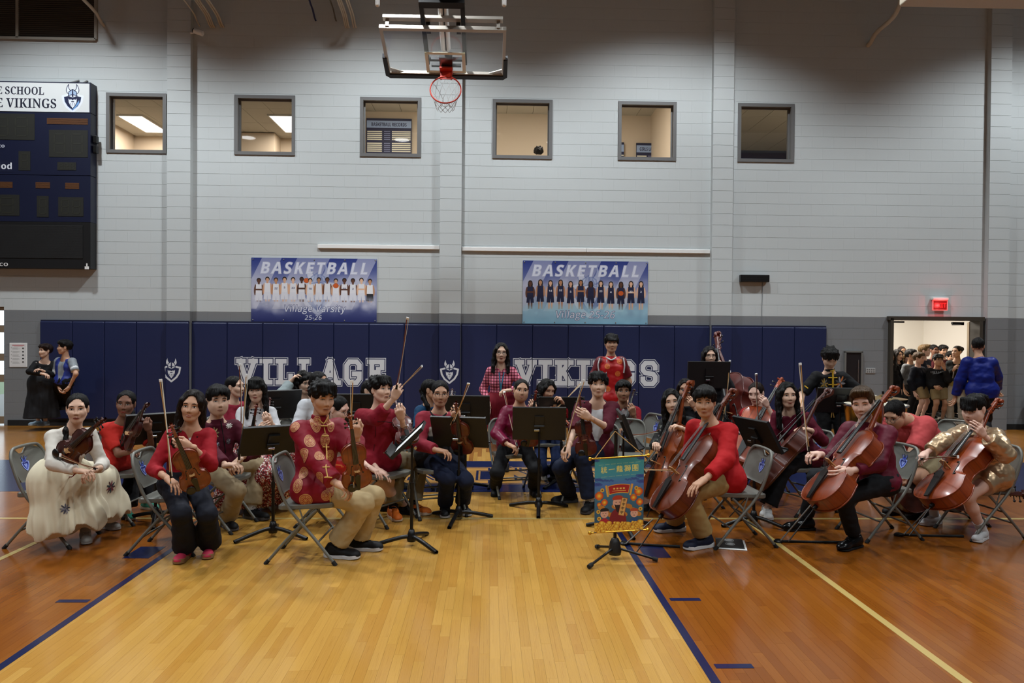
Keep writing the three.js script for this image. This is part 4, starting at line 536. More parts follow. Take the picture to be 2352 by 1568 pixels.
// a patch of cloth laid on a solid
function patch(f, c, n, up, w, h, lift = 0.003, seg = 8, round = false) {
  const x = up.clone().cross(n).normalize(), y = n.clone().cross(x), g = round ? new THREE.CircleGeometry(0.5, 20) : new THREE.PlaneGeometry(1, 1, seg, seg);
  if (round) { const r = new THREE.RingGeometry(0.0001, 0.5, 20, 4); g.copy(r); }
  const p = g.attributes.position, q = V(), d = n.clone().negate(); for (let i = 0; i < p.count; i++) { q.copy(c).addScaledVector(x, p.getX(i) * w).addScaledVector(y, p.getY(i) * h).addScaledVector(n, 0.12); const hit = trace(f, q, d, 0.3); if (hit) q.copy(hit).addScaledVector(n, lift); else q.addScaledVector(n, -0.12 + lift); p.setXYZ(i, q.x, q.y, q.z); }
  g.computeVertexNormals(); return g;
}
// ------------------------------------------------------------------ heads
const HF = (v) => {   // head in its own axes: y up, z to the face, origin between the ears
  const w = v.w ?? 0.985, j = (v.j ?? 1) * (v.fat ? 1 : v.f ? 0.91 : 0.945), P = [ell(V(0, 0.034, -0.016), V(0.074 * w, 0.084, 0.094)), ell(V(0, -0.028, 0.022), V(0.063 * w * j, 0.068, 0.064)), ell(V(0, -0.06, 0.034), V(0.046 * w * j, 0.041, 0.049)), cap(V(-0.01, -0.0895, 0.064), V(0.01, -0.0895, 0.064), 0.0135), cap(V(-0.054 * w * j, -0.044, 0.0), V(-0.023, -0.084, 0.05), 0.017, 0.015), cap(V(0.054 * w * j, -0.044, 0.0), V(0.023, -0.084, 0.05), 0.017, 0.015), cap(V(-0.032, -0.022, 0.062), V(-0.04, -0.016, 0.052), 0.024), cap(V(0.032, -0.022, 0.062), V(0.04, -0.016, 0.052), 0.024), cap(V(-0.04, 0.034, 0.068), V(0.04, 0.034, 0.068), 0.012), ...(v.fat ? [ell(V(0, -0.05, 0.03), V(0.068, 0.06, 0.06))] : [])];
  const base = field(P, 0.026), nose = field([cap(V(0, 0.014, 0.082), V(0, -0.0205, 0.0975), 0.0065, 0.0095), cap(V(-0.0095, -0.026, 0.09), V(0.0095, -0.026, 0.09), 0.0072)], 0.012);
  const sm = v.smile ?? 0, lips = field([cap(V(-0.019 - 0.004 * sm, -0.055 + 0.005 * sm, 0.079 - 0.003 * sm), V(0, -0.0525, 0.0885), 0.004, 0.0058), cap(V(0.019 + 0.004 * sm, -0.055 + 0.005 * sm, 0.079 - 0.003 * sm), V(0, -0.0525, 0.0885), 0.004, 0.0058), cap(V(-0.012, -0.0625, 0.083), V(0.012, -0.0625, 0.083), 0.0064)], 0.006);
  const ears = field([-1, 1].flatMap((s) => [ell(V(s * 0.0745 * w, 0.002, -0.012), V(0.009, 0.03, 0.019)), ell(V(s * 0.073 * w, -0.022, -0.004), V(0.007, 0.012, 0.01))]), 0.01);
  const sock = (x, y, z) => Math.min(Math.hypot((x - 0.031) / 1.25, y - 0.012, z - 0.098), Math.hypot((x + 0.031) / 1.25, y - 0.012, z - 0.098)) - 0.0165;
  return (x, y, z) => { let d = smax(base(x, y, z), -sock(x, y, z), 0.012); d = smin(d, nose(x, y, z), 0.014); d = smin(d, lips(x, y, z), 0.007); return smin(d, ears(x, y, z), 0.006); };
};
const headCache = {};
function head(v, cell) {
  const key = JSON.stringify([v.w, v.j, v.fat, v.smile, !!v.f, cell]); if (!headCache[key]) { const f = HF(v); headCache[key] = { f, g: nets(f, new THREE.Box3(V(-0.1, -0.13, -0.125), V(0.1, 0.135, 0.125)), cell) }; } return headCache[key];
}
function strip(f, pts, wid, lift = 0.0016) {   // a thin tapered band laid on the face
  const pos = [], idx = [], n = 10; for (let i = 0; i <= n; i++) { const u = i / n, k = u * (pts.length - 1), a = Math.min(Math.floor(k), pts.length - 2), t = k - a, x = pts[a][0] + (pts[a + 1][0] - pts[a][0]) * t, y = pts[a][1] + (pts[a + 1][1] - pts[a][1]) * t, w = wid * Math.max(0.25, Math.sin(Math.PI * (0.12 + 0.8 * u))); for (const s of [-0.5, 0.5]) { const h = trace(f, V(x, y + s * w, 0.2), V(0, 0, -1), 0.3); pos.push(x, y + s * w, (h ? h.z : 0.07) + lift); } }
  for (let i = 0; i < n; i++) { const a = i * 2; idx.push(a, a + 2, a + 1, a + 1, a + 2, a + 3); }
  const g = new THREE.BufferGeometry(); g.setAttribute('position', new THREE.Float32BufferAttribute(pos, 3)); g.setIndex(idx); g.computeVertexNormals(); return g;
}
function disc(f, cx, cy, a, b, lift, n = 14, sharp = 0) {   // an almond or round spot laid on the face
  const pos = [cx, cy, 0], idx = []; for (let i = 0; i < n; i++) { const t = i / n * 2 * Math.PI, s = Math.sin(t); pos.push(cx + Math.cos(t) * a, cy + Math.sign(s) * Math.abs(s) ** (1 + sharp) * b, 0); idx.push(0, i + 1, (i + 1) % n + 1); }
  for (let i = 0; i < pos.length; i += 3) { const h = trace(f, V(pos[i], pos[i + 1], 0.2), V(0, 0, -1), 0.3); pos[i + 2] = (h ? h.z : 0.07) + lift; }
  const g = new THREE.BufferGeometry(); g.setAttribute('position', new THREE.Float32BufferAttribute(pos, 3)); g.setIndex(idx); g.computeVertexNormals(); return g;
}
const col = (h) => new THREE.Color(h);
function faceParts(f, v, skin, hairC) {
  const o = [], add = (g, c) => o.push(paint(g, c)), eo = v.eye ?? 0.0062, sm = v.smile ?? 0, dark = col('#120c0a');
  for (const s of [-1, 1]) {
    const ex = s * 0.0315, ey = 0.0105, dx = v.gaze ?? 0;
    if (eo > 0.002) { add(disc(f, ex, ey, 0.0148, eo, 0.0022, 18, 0.35), col('#cfc8c2')); add(disc(f, ex + dx * 0.005, ey, Math.min(0.006, eo * 1.1), Math.min(0.006, eo * 0.96), 0.0028), col(v.iris || '#1c100b')); }
    add(strip(f, [[ex - 0.0165, ey + (s < 0 ? 0.001 : 0.0)], [ex - 0.006, ey + eo * 0.95 + 0.0012], [ex + 0.006, ey + eo * 0.95 + 0.0012], [ex + 0.0165, ey]], 0.0042, 0.0031), dark);
    add(strip(f, [[ex - 0.0175, ey + 0.0205 + (s < 0 ? -0.001 : 0.003)], [ex, ey + 0.0255], [ex + 0.0175, ey + 0.0205 + (s > 0 ? -0.001 : 0.003)]], v.brow ?? 0.0075, 0.0018), hairC);
    add(disc(f, s * 0.0066, -0.0325, 0.0042, 0.0026, 0.0008, 8), col('#2b120c'));
  }
  const lip = skin.clone().lerp(col(v.lip || '#a3443c'), v.f ? 0.78 : 0.5), W = 0.0225 + 0.0045 * sm, cy = -0.0578, up = 0.006 * sm;
  const gap = sm > 0.7 ? 0.0026 : 0; add(strip(f, [[-W, cy + up + 0.001], [-0.008, cy + 0.0046 + gap], [0, cy + 0.0036 + gap], [0.008, cy + 0.0046 + gap], [W, cy + up + 0.001]], 0.0078, 0.0014), lip); add(strip(f, [[-W * 0.92, cy + up - 0.002], [0, cy - 0.0066 - gap], [W * 0.92, cy + up - 0.002]], 0.009, 0.0014), lip);
  if (sm > 0.7) add(strip(f, [[-W * 0.8, cy + up * 0.75], [0, cy - 0.0014], [W * 0.8, cy + up * 0.75]], 0.0052, 0.003), col('#ddd6cc')); else add(strip(f, [[-W, cy + up], [0, cy - 0.0008], [W, cy + up]], v.open ? 0.006 : 0.0022, 0.003), col('#3a120f'));
  return o;
}
// ------------------------------------------------------------------ hair, in head axes
function hairGeo(v, cell) {
  const st = v.hair, hl = v.hl ?? 0.058, prims = [ell(V(0, 0.038, -0.02), V(0.0875, 0.096, 0.108))], extra = [];
  const lock = (pts, r0, r1) => { for (let i = 0; i < pts.length - 1; i++) extra.push(cap(V(...pts[i]), V(...pts[i + 1]), r0 + (r1 - r0) * i / (pts.length - 1), r0 + (r1 - r0) * (i + 1) / (pts.length - 1))); };
  if (st === 'short') { prims.push(ell(V(0.01, 0.075, 0.02), V(0.075, 0.052, 0.085))); for (const x of [-0.045, -0.02, 0.008, 0.035]) lock([[x, 0.1, 0.06], [x * 1.25, hl + 0.006 + 0.01 * Math.sin(x * 260), 0.094 - x * x * 6]], 0.019, 0.01); for (const q of [-1, 1]) lock([[q * 0.076, 0.06, 0.01], [q * 0.079, 0.018, 0.02]], 0.018, 0.009); }
  if (st === 'crop') prims[0] = ell(V(0, 0.04, -0.018), V(0.0795, 0.088, 0.1));
  if (st === 'quiff') { prims.push(ell(V(0.0, 0.095, 0.03), V(0.07, 0.045, 0.07))); for (const x of [-0.05, -0.025, 0, 0.025, 0.05]) lock([[x, 0.09, 0.07], [x + 0.012, 0.118, 0.088]], 0.02, 0.014); }
  if (st === 'messy') { for (let i = 0; i < 26; i++) { const a = i * 2.4, h = 0.02 + 0.1 * ((i * 7) % 26) / 26, r = Math.sqrt(Math.max(0, 1 - ((h - 0.03) / 0.1) ** 2)); const x = Math.cos(a) * 0.078 * r, z = Math.sin(a) * 0.095 * r - 0.018; if (z > 0.055 && h < 0.075) continue; lock([[x, h, z], [x * 1.13, h + 0.014, z * 1.1 - 0.006]], 0.027, 0.013); } for (const x of [-0.056, -0.036, -0.016, 0.006, 0.027, 0.05]) lock([[x, 0.105, 0.055], [x * 1.12 + 0.006, hl + 0.006 + 0.012 * Math.sin(x * 210), 0.098 - x * x * 7]], 0.02, 0.009); for (const q of [-1, 1]) lock([[q * 0.076, 0.06, 0.01], [q * 0.08, 0.018, 0.022]], 0.02, 0.01); }
  if (st === 'bowl') { for (let x = -0.058; x <= 0.06; x += 0.0165) lock([[x, 0.1, 0.05], [x * 1.08, hl, 0.1 - x * x * 8]], 0.018, 0.012); for (const s of [-1, 1]) lock([[s * 0.075, 0.06, 0.02], [s * 0.079, 0.005, 0.028]], 0.02, 0.011); }
  if (st === 'long' || st === 'half') { const n = v.len ?? 0.28; for (const s of [-1, 1]) { lock([[s * 0.03, 0.11, 0.03], [s * 0.066, 0.05, 0.058], [s * 0.077, -0.01, 0.045]], 0.02, 0.017); if (!v.oneSide || v.oneSide === s) { lock([[s * 0.076, 0.02, 0.02], [s * 0.084, -0.08, 0.025], [s * 0.088, -0.16, 0.05], [s * 0.082, -n, 0.075]], 0.026, 0.014); lock([[s * 0.074, 0.02, -0.02], [s * 0.09, -0.1, 0.0], [s * 0.1, -n * 0.95, 0.05]], 0.03, 0.018); } lock([[s * 0.055, 0.02, -0.07], [s * 0.062, -0.1, -0.085], [s * 0.065, -n * 0.9, -0.09]], 0.042, 0.026); } lock([[0, 0.02, -0.08], [0, -0.1, -0.098], [0, -n * 0.95, -0.1]], 0.045, 0.028); if (v.bangs) for (let x = -0.048; x <= 0.05; x += 0.016) lock([[x, 0.1, 0.055], [x * 1.05, hl - 0.012, 0.1 - x * x * 8]], 0.015, 0.008); }
  if (st === 'tied' || st === 'bun' || st === 'pony') { prims[0] = ell(V(0, 0.037, -0.018), V(0.08, 0.088, 0.101)); if (v.bangs) for (let x = -0.05; x <= 0.05; x += 0.0165) lock([[x, 0.1, 0.05], [x * 1.08, hl - 0.014, 0.098 - x * x * 8]], 0.018, 0.011); if (st === 'bun') extra.push(ell(V(0, 0.055, -0.125), V(0.045, 0.045, 0.04))); if (st === 'pony') lock([[0, 0.06, -0.11], [0, 0.03, -0.16], [0.02, -0.06, -0.165], [0.03, -0.15, -0.14]], 0.034, 0.02); if (st === 'tied') { extra.push(ell(V(0, -0.01, -0.11), V(0.035, 0.035, 0.03))); if (v.tail) lock([[0, -0.02, -0.1], [v.tail * 0.04, -0.09, -0.07], [v.tail * 0.078, -0.17, 0.0], [v.tail * 0.085, -0.3, 0.055], [v.tail * 0.075, -0.36, 0.06]], 0.03, 0.017); } }
  if (st === 'curly') { for (let i = 0; i < 60; i++) { const a = i * 2.4, h = -0.13 + 0.25 * i / 60, r = h > 0.03 ? Math.sqrt(Math.max(0, 1 - ((h - 0.03) / 0.1) ** 2)) : 1.08; const x = Math.cos(a) * 0.086 * r, z = Math.sin(a) * 0.1 * r - 0.025; if (z > 0.03 && h < 0.07) continue; extra.push(ell(V(x, h, z), V(0.031, 0.031, 0.031))); } }
  const all = [...prims, ...extra], base = field(prims, 0.02), ex = extra.length ? field(extra, 0.018) : null, fw = v.bangs || st === 'bowl' ? 0.066 : ['tied', 'bun', 'pony', 'long', 'half'].includes(st) ? 0.07 : 0.062;
  const cutY = -0.035, longish = ['long', 'half', 'curly'].includes(st), B = bounds(all, 0.02);
  const f = (x, y, z) => {
    let d = base(x, y, z); const girl = ['tied', 'bun', 'pony', 'long', 'half'].includes(st) && !v.bangs, hf = hl + (girl ? 0.04 : 0.028), fy = Math.abs((y - (hf - 0.1)) / 0.1), fx = Math.abs(x / fw), fz = Math.abs((z - 0.1) / 0.085); const q = (girl ? Math.sqrt(fx * fx + fy * fy + fz * fz) : Math.pow(fx ** 2.5 + fy ** 2.6 + fz * fz, 0.42)); d = smax(d, (1 - q) * 0.06, 0.006);
    if (!longish) { d = smax(d, (z > -0.03 ? 0.012 - (z + 0.03) * 0.15 : cutY - (z + 0.03) * 0.1 * -1) - y, 0.008); if (z < 0.03) { const e = Math.hypot((Math.abs(x) - 0.08) / 0.022, (y + 0.004) / 0.034, (z + 0.008) / 0.026); d = smax(d, (1 - e) * 0.022, 0.006); } } else d = smax(d, -0.05 - y, 0.01);
    if (ex) d = smin(d, ex(x, y, z), 0.012);
    return d - 0.0022 * Math.sin(Math.atan2(x, z + 0.02) * 46 + NZ(x * 30, y * 12, z * 30) * 5) - 0.004 * NZ(x * 34, y * 22, z * 34);
  };
  return nets(f, B, cell, (x, y, z) => [Math.atan2(x, z + 0.02) / Math.PI * 2, y * 3]);
}
// ------------------------------------------------------------------ hands (left hand: y along the fingers, z the back of the hand, x to the thumb)
const handCache = {};
function hand(c, cell) {
  c = Math.round(c * 10) / 10; const key = c + '/' + cell; if (handCache[key]) return handCache[key];
  const P = [cap(V(0, -0.03, 0), V(0, 0.012, 0), 0.024, 0.023), cap(V(0.016, 0.015, 0), V(0.027, 0.082, 0), 0.0175, 0.0135), cap(V(0.002, 0.015, 0), V(0.008, 0.088, 0.001), 0.0185, 0.0145), cap(V(-0.014, 0.015, 0), V(-0.012, 0.084, 0), 0.0175, 0.0135), cap(V(-0.018, 0.02, 0), V(-0.028, 0.072, -0.001), 0.0155, 0.0125), cap(V(0.018, 0.02, -0.008), V(0.034, 0.045, -0.014), 0.016, 0.0135)];
  const Fn = [];
  [[0.029, 0.082, [0.043, 0.026, 0.02], 0.1, 0.95], [0.0095, 0.088, [0.047, 0.03, 0.021], 0.03, 1], [-0.0105, 0.084, [0.043, 0.028, 0.021], -0.04, 1.05], [-0.029, 0.073, [0.034, 0.02, 0.018], -0.13, 1.12]].forEach(([x, y, L, sp, m], i) => {
    let p = V(x, y, 0), a = 0; L.forEach((l, k) => { a += c * m * [0.95, 1.15, 0.75][k]; const q = p.clone().add(V(Math.sin(sp) * Math.cos(a) * l, Math.cos(a) * l, -Math.sin(a) * l)), r = [0.0092, 0.0082, 0.0074][k] * (i === 3 ? 0.88 : 1); Fn.push(cap(p, q, r, r * 0.93)); p = q; });
  });
  const t0 = V(0.03, 0.038, -0.012), t1 = V(0.056 - c * 0.012, 0.07, -0.016 - c * 0.022), t2 = t1.clone().add(V(0.012 - c * 0.03, 0.027, -0.004 - c * 0.012)); const T = [cap(t0, t1, 0.0125, 0.0105), cap(t1, t2, 0.0102, 0.0085)];
  const fp = field(P, 0.014), ff = field(Fn, 0.003), ft = field(T, 0.005); return handCache[key] = nets((x, y, z) => smin(smin(fp(x, y, z), ff(x, y, z), 0.008), ft(x, y, z), 0.01), bounds([...P, ...Fn, ...T], 0.01), cell);
}
const flip = (g) => { g = g.clone(); const p = g.attributes.position, n = g.attributes.normal, I = g.index.array.slice(); for (let i = 0; i < p.count; i++) { p.setX(i, -p.getX(i)); n.setX(i, -n.getX(i)); } for (let i = 0; i < I.length; i += 3) { const t = I[i + 1]; I[i + 1] = I[i + 2]; I[i + 2] = t; } g.setIndex(new THREE.BufferAttribute(I, 1)); return g; };
// ------------------------------------------------------------------ shoes: heel near z = -0.07, toe to +z, ground at y = 0
const SHOE = {};
function shoeGeo(kind) {
  if (SHOE[kind]) return SHOE[kind];
  const dress = kind === 'dress', boot = kind === 'boot', up = [cap(V(0, 0.05, -0.04), V(0, 0.05, 0.03), 0.042, 0.042), cap(V(0, 0.045, 0.03), V(0.004, 0.03, 0.14), 0.042, 0.036), ell(V(0.004, 0.03, 0.15), V(0.043, dress ? 0.03 : 0.034, dress ? 0.062 : 0.052)), cap(V(0, 0.05, -0.02), V(0, boot ? 0.16 : 0.1, -0.012), 0.042, 0.043)];
  const fu = field(up, 0.03), topY = boot ? 0.16 : 0.092, upper = nets((x, y, z) => smax(smax(fu(x, y, z), 0.022 - y, 0.004), y - topY - (z < -0.03 ? 0.008 : 0) + z * 0.12, 0.008), bounds(up, 0.02), 0.0062);
  const so = [cap(V(0, 0.02, -0.045), V(0, 0.02, 0.04), 0.044, 0.04), cap(V(0, 0.02, 0.04), V(0.004, 0.02, 0.15), 0.04, 0.046)], fs = field(so, 0.02), th = dress ? 0.018 : kind === 'thick' ? 0.04 : 0.03;
  const sole = nets((x, y, z) => smax(smax(fs(x, 0.02, z) - (dress ? 0 : 0.002), y - th - (z < -0.02 && !dress ? 0.008 : 0) - (z > 0.12 && !dress ? (z - 0.12) * 0.12 : 0), 0.005), -y + (z > 0.13 ? (z - 0.13) * 0.12 : 0), 0.003), new THREE.Box3(V(-0.06, -0.008, -0.11), V(0.06, 0.06, 0.22)), 0.0055);
  const laces = merge([0, 1, 2, 3].map((i) => { const z = 0.035 + i * 0.019, pts = [-1, -0.5, 0, 0.5, 1].map((u) => { const p = trace(fu, V(u * 0.022, 0.2, z + u * 0.004), V(0, -1, 0), 0.3); return p ? p.add(V(0, 0.002, 0)) : V(u * 0.022, 0.09 - i * 0.01, z); }); return tube(pts, 0.0022, 8, 5); }));
  return SHOE[kind] = { upper, sole, laces };
}
// ------------------------------------------------------------------ people
const SKIN = { a: '#c9a084', b: '#d6b098', c: '#c0957a', d: '#7d5644', e: '#9a7158', f: '#d9b2a0' };
const skinMat = new THREE.MeshPhysicalMaterial({ color: '#ffffff', vertexColors: true, roughness: 0.6, specularIntensity: 0.6 });
const hairTex = canvas(512, 256, (c, w, h) => { c.fillStyle = '#d8d8d8'; c.fillRect(0, 0, w, h); for (let i = 0; i < 1400; i++) { const x = rnd() * w, y = rnd() * h; c.strokeStyle = `rgba(${rnd() < 0.5 ? '20,20,20' : '255,255,255'},${rr(0.08, 0.4)})`; c.lineWidth = rr(0.6, 2); c.beginPath(); c.moveTo(x, y); c.lineTo(x + rr(-6, 6), y + rr(40, 130)); c.stroke(); } });
const hairMats = {}; const hairMat = (h) => hairMats[h] ??= mat(h, 0.46, { specularIntensity: 0.5, map: hairTex, bumpMap: hairTex, bumpScale: 0.0035 });
const cloths = {}; const cloth = (h, o = {}) => cloths[h + JSON.stringify(o)] ??= mat(h, o.roughness ?? 0.8, { sheen: 0.12, sheenRoughness: 0.6, sheenColor: col(h), specularIntensity: 0.5, ...o });
const people = [];
const WD = { d: V(0, -1, 0), u: V(0, 1, 0), c: V(0, 0, 1), a: V(0, 0, -1), l: V(-1, 0, 0), r: V(1, 0, 0) };
function twoBone(a, t, l1, l2, px, hint) {   // middle joint: on the circle both lengths allow, nearest the measured pixel or the hint
  let d = t.clone().sub(a), D = d.length(); const mx = (l1 + l2) * 0.995; if (D > mx) { d.setLength(mx); t.copy(a).add(d); D = mx; } if (D < Math.abs(l1 - l2) + 0.03) { D = Math.abs(l1 - l2) + 0.03; d.setLength(D); t.copy(a).add(d); }
  d.normalize(); const x = (l1 * l1 - l2 * l2 + D * D) / (2 * D), r = Math.sqrt(Math.max(0, l1 * l1 - x * x)), c = a.clone().addScaledVector(d, x), u = V(0.3, 1, 0.2).cross(d).normalize(), w = d.clone().cross(u); let best = null, bs = 1e9;
  for (let i = 0; i < 72; i++) { const an = i / 72 * 2 * Math.PI, p = c.clone().addScaledVector(u, Math.cos(an) * r).addScaledVector(w, Math.sin(an) * r); let s = -p.clone().sub(c).dot(hint) * (px ? 60 : 1000); if (px) { const q = proj(p); s += Math.hypot(q[0] - px[0], q[1] - px[1]); } if (s < bs) { bs = s; best = p; } }
  return best;
}
function person(s) {
  const S = s.S ?? 1.66, k = S / 1.7, fem = !!s.f, stand = !!s.stand, yaw = (s.yaw ?? 0) * RAD, sy = (s.sy ?? s.yaw ?? 0) * RAD, near = s.z > 4.6, far = s.z < 1.4;
  const cell = s.cell ?? (near ? 0.0125 : far ? 0.02 : 0.016), fw = V(Math.sin(yaw), 0, Math.cos(yaw)), L = V(Math.cos(yaw), 0, -Math.sin(yaw)), sfw = V(Math.sin(sy), 0, Math.cos(sy)), sL = V(Math.cos(sy), 0, -Math.sin(sy));
  const hip = atHeight(s.hip, stand ? 0.52 * S : s.hy ?? 0.54, s.z), J = { hip };
  const hs = (s.hs ?? 1) * 1.05 * (0.62 + 0.38 * k) * (fem ? 0.97 : 1);
  J.head = Zp(s.head[0], s.head[1], s.z + (s.lean ?? 0.06));
  const tdir = J.head.clone().sub(hip).normalize(), hd = (s.hd || [0, 0, 0]), hq = new THREE.Quaternion().setFromEuler(new THREE.Euler(hd[1] * RAD, hd[0] * RAD, -(hd[2] || 0) * RAD, 'YXZ')), hfw = V(0, 0, 1).applyQuaternion(hq), hup = V(0, 1, 0).applyQuaternion(hq);
  J.neckTop = J.head.clone().addScaledVector(hup, -0.06 * hs).addScaledVector(hfw, -0.012 * hs);
  J.neck = J.head.clone().addScaledVector(V(0, 1, 0).lerp(tdir, 0.6).normalize(), -0.17 * hs).addScaledVector(sfw, -0.025 * hs); if (s.np) J.neck = Zp(s.np[0], s.np[1], s.z + (s.np[2] ?? 0));
  const td = J.neck.clone().sub(hip).normalize(), sc = J.neck.clone().addScaledVector(td, -0.056 * k), sw = (s.sw ?? (fem ? 0.138 : 0.156)) * k; J.sc = sc; J.td = td;
  const mid = hip.clone().lerp(sc, 0.45).addScaledVector(sfw, -0.012);
  J.sh = { r: sc.clone().addScaledVector(sL, -sw).add(V(0, s.shr ?? 0, 0)), l: sc.clone().addScaledVector(sL, sw).add(V(0, s.shl ?? 0, 0)) };
  J.hj = { r: hip.clone().addScaledVector(L, -0.088 * k), l: hip.clone().addScaledVector(L, 0.088 * k) };
  J.el = {}; J.wr = {}; J.kn = {}; J.an = {}; J.fy = {};
  for (const q of ['r', 'l']) {
    const sg = q === 'l' ? 1 : -1, A = s[q + 'a'], sh = J.sh[q]; let t;
    if (A && A.w) t = Zp(A.w[0], A.w[1], sh.z + (A.w[2] ?? 0.2)); else t = stand ? sh.clone().add(V(0, -0.5 * k, 0)).addScaledVector(sL, sg * 0.07).addScaledVector(sfw, 0.05) : hip.clone().addScaledVector(fw, 0.32 * k).addScaledVector(L, sg * 0.1).add(V(0, 0.12, 0));
    J.wr[q] = t; J.el[q] = twoBone(sh, t, 0.285 * k, 0.25 * k, A && A.e, sL.clone().multiplyScalar(sg).add(V(0, -0.8, 0)).addScaledVector(sfw, -0.4).normalize());
    const Lg = s[q + 'l'], hj = J.hj[q]; let an;
    if (Lg) { an = G(Lg.f[0], Lg.f[1]); an.y = Lg.y ?? 0.085 * k; J.fy[q] = (Lg.t ?? s.yaw ?? 0) * RAD; } else { an = stand ? hj.clone().addScaledVector(L, sg * 0.02) : hj.clone().addScaledVector(fw, 0.44 * k).addScaledVector(L, sg * 0.06); an.y = 0.085 * k; J.fy[q] = yaw + sg * 0.15; }
    J.an[q] = an; const th = 0.43 * k, shn = 0.415 * k; J.kn[q] = twoBone(hj, an, th, shn, Lg && Lg.k, fw.clone().add(V(0, 0.7, 0)).normalize());
  }
  const root = new THREE.Group(); root.name = nm('person'); root.position.set(hip.x, 0, hip.z); scene.add(root); tag(root, s.label, 'person', s.group);
  const put = (name, g, m, par = root) => { g.translate(-hip.x, 0, -hip.z); return mesh(name, g, m, par); };
  // body
  const B = [], girth = (s.girth ?? 1) * (fem ? 0.9 : 1);
  B.push(cap(J.hj.r, J.hj.l, 0.1 * k * girth)); for (const g of [-1, 1]) { const a = hip.clone().addScaledVector(L, g * 0.055 * k), b = mid.clone().addScaledVector(sL, g * 0.05 * k * girth), c = sc.clone().addScaledVector(td, -0.1 * k).addScaledVector(sL, g * 0.07 * k); B.push(cap(a, b, 0.095 * k * girth, 0.085 * k * girth), cap(b, c, 0.085 * k * girth, 0.088 * k * girth)); B.push(cap(sc.clone().addScaledVector(sL, g * 0.05 * k).addScaledVector(td, -0.045 * k), J.sh[g < 0 ? 'r' : 'l'].clone().addScaledVector(td, -0.012 * k), 0.064 * k, 0.044 * k)); if (fem && !s.child) B.push(ell(sc.clone().addScaledVector(td, -0.15 * k).addScaledVector(sL, g * 0.068 * k).addScaledVector(sfw, 0.06 * k), V(0.055, 0.06, 0.05).multiplyScalar(k))); }
  const torsoN = B.length, neckP = [cap(J.neck.clone().addScaledVector(td, 0.005), J.sh.r.clone().lerp(sc, 0.45), 0.05 * k, 0.045 * k), cap(J.neck.clone().addScaledVector(td, 0.005), J.sh.l.clone().lerp(sc, 0.45), 0.05 * k, 0.045 * k), cap(J.neck.clone().addScaledVector(td, -0.03), J.neckTop, 0.056 * k, 0.047 * hs)], armP = [], legP = [];
  for (const q of ['r', 'l']) { armP.push(cap(J.sh[q], J.el[q], 0.046 * k * girth, 0.037 * k * girth), cap(J.el[q], J.wr[q], 0.037 * k * girth, 0.0245 * k)); legP.push(cap(J.hj[q], J.kn[q], 0.08 * k * girth, 0.053 * k * girth), cap(J.kn[q], J.kn[q].clone().lerp(J.an[q], 0.35), 0.05 * k, 0.051 * k), cap(J.kn[q].clone().lerp(J.an[q], 0.35), J.an[q], 0.051 * k, 0.034 * k)); }
  const all = [...B, ...neckP, ...armP, ...legP], fb = field(all, 0.03), skin = col(SKIN[s.skin] || s.skin || SKIN.a), gs = [paint(nets(fb, bounds(all, 0.02), cell * 1.35), skin)];
  const hm = new THREE.Matrix4().compose(J.head, hq, V(hs, hs, hs)), fv = { ...(s.face || {}), f: fem, hair: s.hair, ...(s.hv || {}) }, HD = head(fv, near ? 0.005 : far ? 0.0085 : 0.006), hc = col(s.hairC || '#0e0a09');
  gs.push(paint(HD.g.clone(), skin).applyMatrix4(hm)); if (!s.noFace) for (const g of faceParts(HD.f, fv, skin, hc)) gs.push(g.applyMatrix4(hm));
  for (const q of ['r', 'l']) {
    const A = s[q + 'a'] || {}; if (A.none) continue; const fd = J.wr[q].clone().sub(J.el[q]).normalize(); if (A.h) { const t = Zp(A.h[0], A.h[1], J.wr[q].z + (A.h[2] ?? 0.03)); fd.lerp(t.sub(J.wr[q]).normalize(), 0.8).normalize(); }
    let pn = WD[A.p || (stand ? (q === 'l' ? 'l' : 'r') : 'd')]; if (A.p === 'b') pn = sfw.clone().negate(); if (A.p === 'i') pn = sL.clone().multiplyScalar(q === 'l' ? -1 : 1); const zb = pn.clone().negate(); zb.addScaledVector(fd, -zb.dot(fd)).normalize(); const x = fd.clone().cross(zb);
    const g = hand(A.c ?? 0.5, near ? 0.0046 : 0.0068), hk = k * (fem ? 0.95 : 1.03); gs.push(paint(q === 'l' ? g.clone() : flip(g), skin).applyMatrix4(new THREE.Matrix4().makeBasis(x, fd, zb).scale(V(hk, hk, hk)).setPosition(J.wr[q].clone().addScaledVector(fd, 0.012))));
  }
  for (const g of gs) g.deleteAttribute('uv'); put('body', merge(gs), skinMat);
  // garments
  const T = s.top, uvf = (x, y, z) => [(x - hip.x) * sL.x + (z - hip.z) * sL.z, y];
  if (T) {
    const o = (T.fit ?? 0.016) * 0.62, tp = B.slice(0, torsoN).map((p) => (p.a ? cap(p.a, p.b, p.ra + o, p.rb + o) : ell(p.c, p.r.clone().addScalar(o)))); if (T.hem > 0.04 && stand) tp.push(cap(J.hj.r.clone().add(V(0, -T.hem, 0)), J.hj.l.clone().add(V(0, -T.hem, 0)), 0.115 * k)); if (T.hem > 0.04 && !stand) for (const q of ['r', 'l']) tp.push(cap(J.hj[q], J.hj[q].clone().lerp(J.kn[q], Math.min(0.7, T.hem * 2.2)), (0.1 * girth + 0.018) * k, (0.094 * girth + 0.012) * k));
